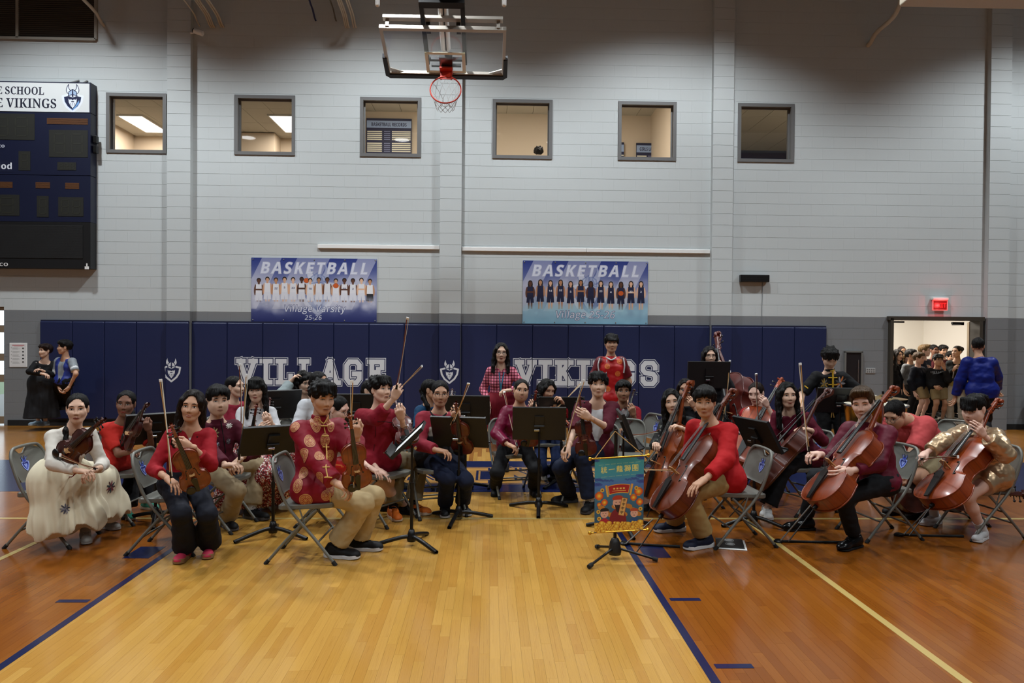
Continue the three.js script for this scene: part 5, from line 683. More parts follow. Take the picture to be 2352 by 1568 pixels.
    for (const q of ['r', 'l']) tp.push(cap(J.neck.clone().addScaledVector(td, -0.01), J.sh[q].clone().lerp(sc, 0.35), 0.054 * k + o, 0.048 * k + o)); if (!(stand && !(T.hem > 0.04)) && T.hem > 0.03) tp.push(cap(J.hj.r, J.hj.l, (0.1 * girth + ((s.pants && s.pants.fit) ?? 0.014)) * k + 0.012)); const ft = field(tp, 0.035), np = J.neck.clone().addScaledVector(td, (T.neck ?? 0) * k), nd = td.clone().multiplyScalar(1).addScaledVector(sfw, T.scoop ?? 0.25).normalize(), hemY = (T.hem ?? 0.03), ap = [], cuts = [], sl = T.sleeve ?? 1.93;
    for (const q of ['r', 'l']) { const so = o + (T.loose ?? 0.004) * 0.45; const e = sl > 1 ? J.el[q] : J.sh[q].clone().lerp(J.el[q], sl), P = [cap(J.sh[q].clone(), e, (0.046 * girth + so) * k, (0.039 * girth + so) * k * (sl > 1 ? 1 : 1.12))]; let w = e, d = e.clone().sub(J.sh[q]).normalize(); if (sl > 1) { w = J.el[q].clone().lerp(J.wr[q], sl - 1); d = J.wr[q].clone().sub(J.el[q]).normalize(); P.push(cap(J.el[q], w.clone().addScaledVector(d, 0.03), (0.039 * girth + so) * k, (0.029 + so + (T.cuff ?? 0)) * k)); } else P[0].b = e.clone().addScaledVector(d, 0.03); ap.push([field(P, 0.03), w, d, P]); }
    const seedN = s.z * 3.1 + hip.x * 7, wr = T.wrinkle ?? 1;
    const nbP = T.collar ? [cap(J.neck.clone().addScaledVector(td, -0.03), J.neck.clone().lerp(J.neckTop, T.collar), 0.07 * k, 0.061 * k)] : null, fc = nbP && field(nbP, 0.01), cp = nbP && J.neck.clone().lerp(J.neckTop, T.collar), cd = nbP && J.neckTop.clone().sub(J.neck).normalize();
    const f = (x, y, z) => {
      const n = NZ(x * 13 + seedN, y * 19, z * 13) * 0.011 * wr + NZ(x * 31, y * 44 + seedN, z * 31) * 0.0045 * wr; let d = ft(x, y, z); d = smax(d, (x - np.x) * nd.x + (y - np.y) * nd.y + (z - np.z) * nd.z, 0.012);
      if (stand || hemY < 0.04) d = smax(d, -((x - hip.x) * td.x + (y - hip.y) * td.y + (z - hip.z) * td.z) - hemY - 0.03, 0.008); else d = smax(d, 0.54 - 0.14 - y, 0.01);
      for (const [g, w, q] of ap) d = smin(d, smax(g(x, y, z), (x - w.x) * q.x + (y - w.y) * q.y + (z - w.z) * q.z, 0.006), 0.03);
      if (T.vneck) { const e = Math.abs((x - np.x) * sL.x + (z - np.z) * sL.z) - Math.min(0.058, ((y - np.y) + T.vneck) * 0.45), fr = (x - sc.x) * sfw.x + (z - sc.z) * sfw.z; if (fr > 0.02) d = smax(d, -Math.max(e, -0.05), 0.006); }
      if (fc) d = smin(d, smax(fc(x, y, z), (x - cp.x) * cd.x + (y - cp.y) * cd.y + (z - cp.z) * cd.z, 0.006), 0.008);
      return d - n * 0.55;
    };
    const bb = bounds([...tp, ...ap.flatMap((a) => a[3]), ...(nbP || [])], 0.03), g = nets(f, bb, cell, uvf); if (T.paint) paint(g, (x, y, z, c) => T.paint({ t: ((x - hip.x) * td.x + (y - hip.y) * td.y + (z - hip.z) * td.z) / sc.distanceTo(hip), x: (x - sc.x) * sL.x + (z - sc.z) * sL.z, w: Math.min(...ap.map((a) => V(x, y, z).distanceTo(a[1]))), arm: Math.min(...ap.map((a) => a[0](x, y, z))) < ft(x, y, z) }, c));
    J.ft = f; J.top = put(T.name || 'shirt', g, T.mat || cloth(T.c, T.o)); if (T.vneck || T.inner) { const ip = B.slice(0, torsoN).map((p) => (p.a ? cap(p.a, p.b, p.ra + 0.006, p.rb + 0.006) : ell(p.c, p.r.clone().addScalar(0.006)))), fi = field(ip, 0.035); put('undershirt', nets((x, y, z) => smax(fi(x, y, z), (x - np.x) * nd.x + (y - np.y) * nd.y + (z - np.z) * nd.z + 0.005, 0.01), bounds(ip, 0.02), cell), cloth(T.inner || '#cfcfd2')); }
  }
  const Pn = s.pants;
  if (Pn) {
    const o = Pn.fit ?? 0.014, pp = [cap(J.hj.r, J.hj.l, (0.1 * girth + o) * k)], len = Pn.len ?? 1.9, cl = [], we = Pn.wide ?? 0.02;
    if (!stand) pp.push(cap(hip.clone().add(V(0, 0.06, 0)).addScaledVector(L, -0.05), hip.clone().add(V(0, 0.06, 0)).addScaledVector(L, 0.05), 0.095 * k * girth + o));
    for (const q of ['r', 'l']) { const P = [cap(J.hj[q], len > 1 ? J.kn[q] : J.hj[q].clone().lerp(J.kn[q], len + 0.06), (0.084 * girth + o) * k, (0.056 + o + (len > 1 ? 0.004 : 0.022)) * k)]; let w = J.hj[q].clone().lerp(J.kn[q], len), d = J.kn[q].clone().sub(J.hj[q]).normalize(); if (len > 1) { w = J.kn[q].clone().lerp(J.an[q], len - 1); d = J.an[q].clone().sub(J.kn[q]).normalize(); P.push(cap(J.kn[q], w.clone().addScaledVector(d, 0.03), (0.058 + o) * k, (0.042 + o + we) * k)); } cl.push([field(P, 0.03), w, d, P]); }
    const fp = field(pp, 0.03), top = hip.clone().addScaledVector(td, 0.11 * k); const f = (x, y, z) => { const n = NZ(x * 15, y * 20 + s.z * 5, z * 15) * 0.011 + NZ(x * 36, y * 40, z * 36) * 0.004; let d = smax(fp(x, y, z), (x - top.x) * td.x + (y - top.y) * td.y + (z - top.z) * td.z, 0.01); for (const [g, w, q] of cl) d = smin(d, smax(g(x, y, z), (x - w.x) * q.x + (y - w.y) * q.y + (z - w.z) * q.z, 0.006), 0.035); return d - n * 0.5; };
    J.fp = f; put(Pn.name || (len < 1.2 ? 'shorts' : 'trousers'), nets(f, bounds([...pp, ...cl.flatMap((a) => a[3])], 0.03), cell, uvf), Pn.mat || cloth(Pn.c, Pn.o));
  }
  if (s.skirt) {
    const K = s.skirt, hy = K.hem, pp = [cap(J.hj.r, J.hj.l, 0.125 * k), cap(hip.clone().add(V(0, 0.1, 0)).addScaledVector(L, -0.04), hip.clone().add(V(0, 0.1, 0)).addScaledVector(L, 0.04), 0.1 * k)], fl = K.flare ?? 0.12;
    if (stand) { for (const g of [-1, 1]) pp.push(cap(J.hj[g < 0 ? 'r' : 'l'], V(hip.x + L.x * g * fl, hy - 0.05, hip.z + L.z * g * fl), 0.115 * k, 0.1 + fl * 0.55)); } else for (const q of ['r', 'l']) { const sg = q === 'l' ? 1 : -1, kn = J.kn[q], bt = J.an[q].clone().lerp(kn, 0.2).addScaledVector(L, sg * fl * 0.4).addScaledVector(fw, K.fwd ?? 0); bt.y = hy; pp.push(cap(J.hj[q], kn, 0.12 * k, 0.095 * k), cap(kn, bt, 0.095 * k, 0.1 + fl * 0.5), cap(hip.clone().add(V(0, -0.03, 0)), J.kn.r.clone().lerp(J.kn.l, 0.5), 0.15 * k, 0.11 * k)); if (hy < 0.45) { const bk = J.hj[q].clone().addScaledVector(L, sg * (K.back ?? fl)).addScaledVector(fw, 0.06); pp.push(cap(bk, V(bk.x, hy + 0.04, bk.z), 0.12, 0.12 + fl * 0.4), cap(V(bk.x, hy + 0.1, bk.z), V(bt.x, hy + 0.06, bt.z), 0.11)); } }
    const fs = field(pp, K.k ?? 0.1), f = (x, y, z) => { const a = Math.atan2(x - hip.x, z - hip.z), low = clamp((hip.y + 0.1 - y) * 2, 0, 1); let d = fs(x, y, z) + (K.pleat ?? 0.012) * low * Math.sin(a * (K.np ?? 16) + NZ(x * 5, y * 3, z * 5) * 3) + NZ(x * 12, y * 9, z * 12) * 0.008 * low; d = smax(d, hy + (K.wave ? NZ(x * 6, 3, z * 6) * K.wave : 0) - y, 0.008); return smax(d, (y - hip.y - 0.17), 0.01); };
    J.fs = f; const g = nets(f, bounds(pp, 0.05), cell, uvf); if (K.paint) paint(g, K.paint); put('skirt', g, K.mat || cloth(K.c, K.o)); 
  }
  if (s.hair && s.hair !== 'none') { const key = 'hair' + (++hairN); put('hair', hairGeo({ hair: s.hair, hl: s.hl, ...(s.hv || {}) }, near ? 0.0058 : far ? 0.0095 : 0.007).applyMatrix4(hm), hairMat(s.hairC || '#0e0a09')); }
  if (s.glasses) { const g = []; for (const q of [-1, 1]) { const t = new THREE.TorusGeometry(0.0205, 0.0016, 6, 22).scale(1.08, 0.86, 1).translate(q * 0.0325, 0.009, 0.105); g.push(t, rod([q * 0.055, 0.013, 0.104], [q * 0.077, 0.01, 0.0], 0.0014)); } g.push(rod([-0.0115, 0.013, 0.106], [0.0115, 0.013, 0.106], 0.0014)); put('glasses', merge(g).applyMatrix4(hm), s.glasses === 1 ? M.blackMetal : mat(s.glasses, 0.3, { metalness: 0.6 })); }
  if (s.feet !== 0) for (const q of ['r', 'l']) { const sp = s.shoe || { c: '#111112', s: '#1a1a1a' }, G2 = shoeGeo(sp.kind || 'sneaker'), sh = mesh('shoe', G2.upper, cloth(sp.c, sp.o || { roughness: 0.6 }), root); sh.position.set(J.an[q].x - hip.x, J.an[q].y - 0.085 * k, J.an[q].z - hip.z); sh.rotation.y = J.fy[q]; if (s[q + 'l'] && s[q + 'l'].pitch) sh.rotation.set(s[q + 'l'].pitch * RAD, J.fy[q], 0, 'YXZ'); const fk = k * (fem ? 0.93 : 1.03); sh.scale.set(fk, fk, fk); mesh('sole', G2.sole, cloth(sp.s, { roughness: 0.7 }), sh); if (near && sp.l !== 0) mesh('laces', G2.laces, cloth(sp.l || sp.c, { roughness: 0.7 }), sh);
    if (s.sock) { const a = J.an[q], u = J.kn[q].clone().sub(a).normalize(); put('sock', rod(a.clone().addScaledVector(u, -0.03), a.clone().addScaledVector(u, s.sockH ?? 0.1), 0.042 * k, 0.044 * k, 16), cloth(s.sock, { roughness: 0.9 })); } }
  // trims laid on the cloth at measured points
  const on = (px, py, f = J.ft) => { const d = rayDir(px, py).normalize(), o = camera.position.clone().addScaledVector(d, (camera.position.z - s.z) * 0.75); return trace(f, o, d, 9); };
  for (const D of s.decals || []) { const f = D.f ? J[D.f] : J.ft, p = on(D.p[0], D.p[1], f); if (!p) continue; const n = gradAt(f, p), up = V(0, 1, 0).applyAxisAngle(n, (D.rot || 0) * RAD); put(D.name || 'motif', patch(f, p, n, up, D.w, D.h ?? D.w, D.lift ?? 0.003, D.seg ?? 6, D.round), D.m); }
  for (const D of s.trims || []) { const f = D.f ? J[D.f] : J.ft, pts = D.p.map(([x, y]) => on(x, y, f)).filter(Boolean).map((p) => p.addScaledVector(gradAt(f, p), D.r * 0.5)); if (s.dbg) console.log(D.name, D.p.length, pts.length, pts.map((p) => proj(p).map(Math.round).join(',') + ' z' + p.z.toFixed(2)).join(' ')); if (pts.length > 1) put(D.name || 'trim', tube(pts, D.r, pts.length * 8, 6), D.m); }
  for (const D of s.spots || []) { const p = on(D.p[0], D.p[1], D.f ? J[D.f] : J.ft); if (p) put(D.name || 'button', sphere(D.r, p.x, p.y, p.z, 10), D.m); }
  people.push([s.label, J.head.y - (hip.y), hip.distanceTo(J.neck) / k]);
  return J;
}
let hairN = 0;
// ------------------------------------------------------------------ printed and woven cloths
const medalMap = (fg, bg) => canvas(128, 128, (c, w) => { c.fillStyle = bg; c.fillRect(0, 0, w, w); c.fillStyle = fg; c.beginPath(); c.arc(64, 64, 60, 0, 7); c.fill(); c.strokeStyle = bg; c.lineWidth = 5; c.beginPath(); c.arc(64, 64, 50, 0, 7); c.stroke(); c.lineWidth = 4; for (let i = 0; i < 6; i++) { c.save(); c.translate(64, 64); c.rotate(i * Math.PI / 3); c.beginPath(); c.moveTo(0, -8); c.lineTo(0, -44); c.moveTo(-12, -36); c.lineTo(12, -36); c.moveTo(-14, -22); c.lineTo(14, -22); c.moveTo(-20, -40); c.lineTo(-8, -16); c.stroke(); c.restore(); } });
const medal = mat('#fff', 0.45, { map: medalMap('#b98d58', '#8c1526'), metalness: 0.15 }), medalRed = mat('#fff', 0.5, { map: medalMap('#e0893a', '#c81a1c') });
const tileTex = (w, draw, rep) => { const t = canvas(w, w, draw); t.repeat.set(rep, rep); return t; };
const plaid = mat('#fff', 0.85, { map: tileTex(128, (c, w) => { c.fillStyle = '#b32a48'; c.fillRect(0, 0, w, w); for (let i = 0; i < 4; i++) for (let j = 0; j < 4; j++) { c.fillStyle = (i + j) % 2 ? (i % 2 ? '#3b1020' : '#d98a9c') : '#a32442'; c.fillRect(i * 32, j * 32, 32, 32); } c.strokeStyle = 'rgba(235,190,200,0.6)'; c.lineWidth = 3; for (let i = 0; i <= 4; i++) { c.beginPath(); c.moveTo(i * 32, 0); c.lineTo(i * 32, w); c.moveTo(0, i * 32); c.lineTo(w, i * 32); c.stroke(); } }, 14) });
const sequin = mat('#fff', 0.4, { metalness: 0.2, map: tileTex(256, (c, w) => { c.fillStyle = '#7c1018'; c.fillRect(0, 0, w, w); for (let i = 0; i < 1500; i++) { c.fillStyle = ['#d8cfc8', '#5a0a12', '#b43038', '#e8e2dc', '#a07a58', '#2a0608'][i % 6]; c.save(); c.translate(rnd() * w, rnd() * w); c.rotate(rnd() * 3); c.fillRect(-5, -2, 10, 5); c.restore(); } }, 3) });
const floral = mat('#fff', 0.75, { map: tileTex(256, (c, w) => { c.fillStyle = '#0c0d0e'; c.fillRect(0, 0, w, w); for (let i = 0; i < 26; i++) { const x = rnd() * w, y = rnd() * w; c.fillStyle = ['#8d8f8a', '#5c6a58', '#6e6a70'][i % 3]; for (let k = 0; k < 5; k++) { c.beginPath(); c.ellipse(x + Math.cos(k * 1.26) * 6, y + Math.sin(k * 1.26) * 6, 5, 3, k * 1.26, 0, 7); c.fill(); } c.strokeStyle = '#3c463a'; c.beginPath(); c.moveTo(x, y); c.lineTo(x + rr(-22, 22), y + rr(10, 26)); c.stroke(); } }, 4) });
const qipao = mat('#fff', 0.4, { map: tileTex(256, (c, w) => { c.fillStyle = '#b51414'; c.fillRect(0, 0, w, w); for (let i = 0; i < 24; i++) { c.strokeStyle = '#d6903a'; c.lineWidth = 3; c.beginPath(); const x = rnd() * w, y = rnd() * w; c.arc(x, y, rr(6, 16), rr(0, 3), rr(3, 6)); c.stroke(); c.beginPath(); c.arc(x + 8, y + 4, 4, 0, 7); c.stroke(); } }, 5) });
const goldFoil = mat('#c0a482', 0.34, { metalness: 0.72 }), satin = cloth('#6d1233', { roughness: 0.38 }), tulle = cloth('#e6dcc0', { roughness: 0.9, transmission: 0.12 });
const GOLDTRIM = cloth('#c9a25a', { roughness: 0.5 }), YEL = cloth('#c9a02c', { roughness: 0.5 }), WHT = cloth('#d6d6d8'), BLKC = cloth('#0e0e10');
const flower = (fg) => mat('#fff', 0.7, { alphaTest: 0.5, map: canvas(128, 128, (c, w) => { c.fillStyle = fg[0]; c.fillRect(0, 0, w, w); for (let i = 0; i < 9; i++) { c.fillStyle = fg[i % fg.length]; c.save(); c.translate(64, 64); c.rotate(i * 0.7); c.beginPath(); c.ellipse(0, -30, 9, 26, 0, 0, 7); c.fill(); c.restore(); } }), alphaMap: canvas(128, 128, (c, w) => { c.fillStyle = '#000'; c.fillRect(0, 0, w, w); c.fillStyle = '#fff'; for (let i = 0; i < 9; i++) { c.save(); c.translate(64, 64); c.rotate(i * 0.7); c.beginPath(); c.ellipse(0, -32, 8, 26, 0, 0, 7); c.fill(); c.restore(); } c.fillRect(60, 64, 5, 60); }, false) });
const goldFlower = flower(['#9a8a5a', '#b9a878', '#7d7048']), whiteFlower = flower(['#d8d4cc', '#a9a49a']), dkFlower = flower(['#5b5a66', '#8d8a92', '#44424c']), dragonGold = flower(['#a7822f', '#5f5a50', '#8c6a2a']), tiger = flower(['#b5662a', '#3a3a3e', '#8d8d92']);
const lanyardBlue = cloth('#22306e'), lanyardTeal = cloth('#3a86a6'), CARD = M.paper;
const seat = (J, yaw, label, off = 0.045) => chair(J.hip.x + Math.sin(yaw * RAD) * off, J.hip.z + Math.cos(yaw * RAD) * off, yaw, label);
const zf = (d) => 13.8 - d;
const BLACKPANTS = { c: '#0d0e11', wide: 0.03 }, KHAKI = { c: '#a08f70', wide: 0.03 }, NAVYPANTS = { c: '#141c33', wide: 0.025 };

// ================================================================== front left
{ // girl in cream dress
  const J = person({ label: 'girl in a cream jacket and long tulle skirt, viola in her lap', f: 1, S: 1.6, z: zf(6.15), hip: 132, yaw: 70, sy: 40, head: [178, 939], hd: [22, 4, 0], lean: 0.08, skin: 'b', face: { eye: 0.0052 },
    hair: 'tied', hl: 0.062, hv: { tail: -1 }, top: { c: '#cfc9bf', name: 'jacket', sleeve: 1.9, hem: 0.02, loose: 0.012, neck: -0.01, scoop: 0.5 }, skirt: { c: '#cfc4a4', mat: tulle, hem: 0.13, flare: 0.1, pleat: 0.014, np: 22, wave: 0.12, fwd: 0.05, back: 0.02 },
    ra: { e: [119, 1070], w: [178, 1081, 0.24], h: [215, 1083], c: 0.6, p: 'd' }, la: { e: [229, 1048], w: [226, 1076, 0.16], h: [205, 1084], c: 0.6, p: 'd' }, rl: { k: [205, 1125], f: [196, 1240], t: 30 }, ll: { k: [232, 1112], f: [243, 1212], t: 60 }, shoe: { c: '#8f8d88', s: '#a9a7a2', l: '#c9c7c2' }, sock: '#a8a49c',
    trims: [{ name: 'lanyard', p: [[189, 972], [192, 985], [193, 998]], r: 0.005, m: lanyardBlue }, { name: 'ribbon', p: [[180, 1078], [170, 1090], [155, 1098], [150, 1104]], r: 0.004, m: cloth('#6d1522') }], decals: [{ name: 'embroidery', f: 'fs', p: [151, 1168], w: 0.1, h: 0.09, m: dkFlower }, { name: 'embroidery', f: 'fs', p: [254, 1118], w: 0.12, h: 0.13, rot: 30, m: flower(['#4a2c36', '#7a3040', '#2c3a44']) }] });
  chair(-3.54, 7.52, 90, 'folding chair under the girl in the cream dress'); { const q = Zp(166, 950, J.head.z + 0.02); tag(mesh('hair_bow', merge([sphere(0.022, q.x - 0.02, q.y + 0.008, q.z, 10), sphere(0.02, q.x + 0.018, q.y - 0.004, q.z, 10), sphere(0.012, q.x, q.y, q.z + 0.012, 8)]), WHT), 'small white hair bow on the black hair of the girl in cream', 'hair bow'); } const b = Zp(141, 1057, J.hip.z + 0.27); fiddle('violin', 'dark brown viola slanting across the cream dress', '#4e1d12', b, reach(b, 246, 962, 0.64, -1), V(0.15, 0.35, 1), { scale: 1.1 });
  bow('bow lying across the lap of the girl in the cream dress', Zp(222, 1081, J.hip.z + 0.3), reach(Zp(222, 1081, J.hip.z + 0.3), 137, 1048, 0.745, -1), V(0, -1, 0.2));
}
{ // girl in orange-red T-shirt
  const J = person({ label: 'girl in an orange red T-shirt and black trousers holding a violin', f: 1, S: 1.58, z: zf(7.0), hip: 264, yaw: 75, sy: 35, head: [289, 928], hd: [14, 4, 4], skin: 'd', face: { eye: 0.0062, smile: 0.4 }, hair: 'tied', hl: 0.066, hv: { tail: 1 },
    top: { c: '#b5261d', sleeve: 0.78, hem: 0.05, neck: -0.005 }, pants: { ...BLACKPANTS, wide: 0.045 }, ra: { e: [270, 1020], w: [302, 1037, 0.2], h: [318, 1040], c: 0.6 }, la: { e: [345, 1022], w: [343, 990, 0.22], h: [334, 975], c: 0.9, p: 'a' }, rl: { k: [302, 1070], f: [290, 1188], t: 40 }, ll: { k: [328, 1080], f: [338, 1168], t: 60 }, shoe: { c: '#2f7a66', s: '#a8927c', l: '#3f8f7a' },
    trims: [{ name: 'lanyard', p: [[276, 952], [280, 975], [288, 1000]], r: 0.006, m: lanyardBlue }, { name: 'lanyard', p: [[303, 952], [304, 970]], r: 0.006, m: lanyardBlue }] });
  seat(J, 88, 'folding chair under the girl in the orange red T-shirt'); const b = Zp(290, 1020, J.hip.z + 0.26); fiddle('violin', 'dark violin held upright by the girl in the orange red T-shirt', '#4a170f', b, reach(b, 348, 926, 0.6, -1), V(-0.75, 0.2, 0.6));
}
{ // smiling girl in red cardigan
  const J = person({ label: 'smiling girl in a red cardigan, navy trousers and pink shoes', f: 1, S: 1.66, z: zf(5.95), hip: 420, yaw: 25, sy: 12, head: [441, 934], hd: [10, 2, 6], lean: 0.02, skin: 'c', face: { smile: 1, eye: 0.006 }, hair: 'long', hl: 0.068, hairC: '#1c100b', hv: { len: 0.3, oneSide: -1 },
    top: { c: '#8e0f1c', name: 'cardigan', sleeve: 1.6, hem: 0.03, loose: 0.014, vneck: 0.09, inner: '#c9c9cc', neck: 0.0 }, pants: { c: '#11141f', wide: 0.044, fit: 0.01, len: 1.97 }, ra: { e: [357, 1072], w: [382, 1096, 0.3], h: [399, 1110], c: 0.4, p: 'd' }, la: { e: [474, 1046], w: [441, 1026, 0.34], h: [412, 1022], c: 0.6, p: 'a' }, rl: { k: [408, 1145], f: [425, 1281], t: 2 }, ll: { k: [463, 1138], f: [482, 1271], t: 12 }, shoe: { c: '#b8324e', s: '#8c6a48', l: '#d2556e', kind: 'thick' },
    trims: [{ name: 'wristband', p: [[433, 1017], [437, 1024]], r: 0.004, m: WHT }], spots: [{ name: 'pin', p: [453, 1003], r: 0.006, m: M.blackMetal }] });
  chair(-2.5, 7.72, 90, 'folding chair under the smiling girl in the red cardigan'); const b = Zp(456, 1122, J.hip.z + 0.4); fiddle('violin', 'orange brown violin resting upright on the lap of the girl in the red cardigan', '#8a3d12', b, reach(b, 391, 968, 0.6, -1), V(0.25, 0.3, 1));
  bow('pale bow held upright by the girl in the red cardigan', Zp(397, 1106, J.hip.z + 0.42), Zp(376, 912, J.hip.z + 0.42), V(1, 0, 0.3), true);
}
{ // boy in embroidered maroon jacket
  const J = person({ label: 'boy in a maroon jacket with gold flowers and khaki trousers, seated behind the red cardigan', S: 1.68, z: zf(6.75), hip: 492, yaw: 45, sy: 30, head: [500, 920], hd: [32, 6, 0], skin: 'b', hs: 1.05, face: { eye: 0.0045, fat: 1, w: 1.05 }, hair: 'short', hl: 0.05,
    top: { c: '#4a0d20', name: 'jacket', sleeve: 1.85, hem: 0.06, collar: 0.35, loose: 0.018, fit: 0.022 }, pants: KHAKI, ra: { e: [484, 1064], w: [522, 1072, 0.3], h: [545, 1062], c: 0.7 }, la: { e: [566, 1015], w: [556, 1050, 0.26], h: [545, 1060], c: 0.6 }, rl: { k: [531, 1100], f: [522, 1210], t: 35 }, ll: { k: [588, 1082], f: [578, 1190], t: 62 }, shoe: { c: '#0f1012', s: '#55555a' }, sock: '#c8c8c8',
    decals: [{ name: 'embroidery', p: [492, 996], w: 0.085, h: 0.13, m: goldFlower }, { name: 'embroidery', p: [526, 977], w: 0.07, h: 0.06, rot: 40, m: whiteFlower }, { name: 'embroidery', p: [499, 1020], w: 0.05, m: dkFlower }, { name: 'embroidery', p: [525, 1013], w: 0.05, h: 0.06, m: dkFlower }], trims: [{ name: 'placket', p: [[507, 966], [511, 990], [515, 1015], [518, 1040]], r: 0.004, m: BLKC }] });
  seat(J, 80, 'folding chair hidden under the boy in the gold-flowered jacket'); bow('bow held upright on the knee of the boy in the gold-flowered jacket', Zp(551, 1064, J.hip.z + 0.36), Zp(566, 903, J.hip.z + 0.36), V(1, 0, 0), true);
}
{ // woman in rose T-shirt (profile)
  const J = person({ label: 'person in a rose pink T-shirt seen in profile behind the gold-flowered jacket', f: 1, S: 1.62, z: zf(8.4), hip: 532, yaw: 60, sy: 55, head: [540, 889], hd: [72, 0, 0], skin: 'b', hair: 'tied', hl: 0.06, top: { c: '#8f2438', sleeve: 0.8, hem: 0.05 }, pants: BLACKPANTS }); seat(J, 80, 'folding chair hidden under the person in the rose T-shirt');
}
{ // girl in white blouse with sequin skirt
  const J = person({ label: 'girl with long black hair in a white blouse and red sequin skirt holding a violin', f: 1, S: 1.6, z: zf(7.5), hip: 590, yaw: 35, sy: 15, head: [588, 896], hd: [10, 4, -2], skin: 'b', face: { smile: 0.5, eye: 0.0048 }, hair: 'long', hl: 0.045, hv: { len: 0.26, bangs: 1 },
    top: { c: '#c3c3c6', name: 'blouse', sleeve: 1.75, hem: 0.03, loose: 0.02, collar: 0.2 }, skirt: { mat: sequin, hem: 0.06, flare: 0.16, pleat: 0.016, np: 18 }, ra: { e: [552, 1002], w: [590, 990, 0.28], h: [604, 980], c: 0.6, p: 'a' }, la: { e: [640, 1000], w: [624, 973, 0.28], h: [612, 963], c: 0.8, p: 'a' }, rl: { k: [600, 1068], f: [590, 1170], t: 40 }, ll: { k: [640, 1062], f: [640, 1165], t: 50 }, feet: 0,
    trims: [{ name: 'frog_fastening', p: [[580, 940], [588, 940]], r: 0.004, m: BLKC }, { name: 'frog_fastening', p: [[580, 953], [588, 953]], r: 0.004, m: BLKC }, { name: 'frog_fastening', p: [[581, 966], [589, 966]], r: 0.004, m: BLKC }] });
  seat(J, 80, 'folding chair hidden under the girl in the white blouse'); const b = Zp(570, 1058, J.hip.z + 0.32); fiddle('violin', 'red brown violin held upright by the girl in the white blouse', '#7c2c10', b, reach(b, 592, 925, 0.6, -1), V(0.1, 0.15, 1));
  const b2 = Zp(600, 1040, J.hip.z + 0.1); fiddle('violin', 'second violin scroll showing beside the girl in the white blouse', '#5a2012', b2, reach(b2, 618, 914, 0.6, 1), V(0.5, 0.1, 0.8)); bow('thin bow in front of the black hair of the girl in the white blouse', Zp(556, 1020, J.hip.z + 0.45), Zp(554, 870, J.hip.z + 0.5), V(1, 0, 0));
}
{ // grey hoodie, arms raised
  const J = person({ label: 'person with curly black hair in a grey hoodie, both hands raised to the head', S: 1.62, f: 1, z: zf(8.9), hip: 690, yaw: 30, sy: 20, head: [700, 880], hd: [40, 12, 6], skin: 'b', hair: 'curly', hl: 0.05, glasses: 1, top: { c: '#7d8788', name: 'hoodie', sleeve: 1.85, hem: 0.06, loose: 0.03, fit: 0.03, vneck: 0.1, inner: '#c5c5c7' }, pants: BLACKPANTS, ra: { e: [648, 900], w: [667, 878, 0.05], h: [676, 866], c: 0.5, p: 'r' }, la: { e: [735, 900], w: [722, 876, 0.05], h: [712, 862], c: 0.5, p: 'l' } }); chair(J.hip.x + 0.05, J.hip.z + 0.02, 100, 'folding chair showing behind the grey hoodie');
}
{ // white shirt, behind the Tang jacket
  const J = person({ label: 'person in a white shirt mostly hidden behind the boy in the medallion jacket', S: 1.66, f: 1, z: zf(8.1), hip: 712, yaw: 45, head: [733, 880], hd: [60, 6, 0], skin: 'c', hair: 'tied', hl: 0.06, top: { c: '#c4c6ca', sleeve: 0.85, hem: 0.04, loose: 0.03 }, pants: BLACKPANTS }); chair(J.hip.x - 0.1, J.hip.z - 0.05, 75, 'folding chair behind the white shirt, its back edge showing above a music stand');
}
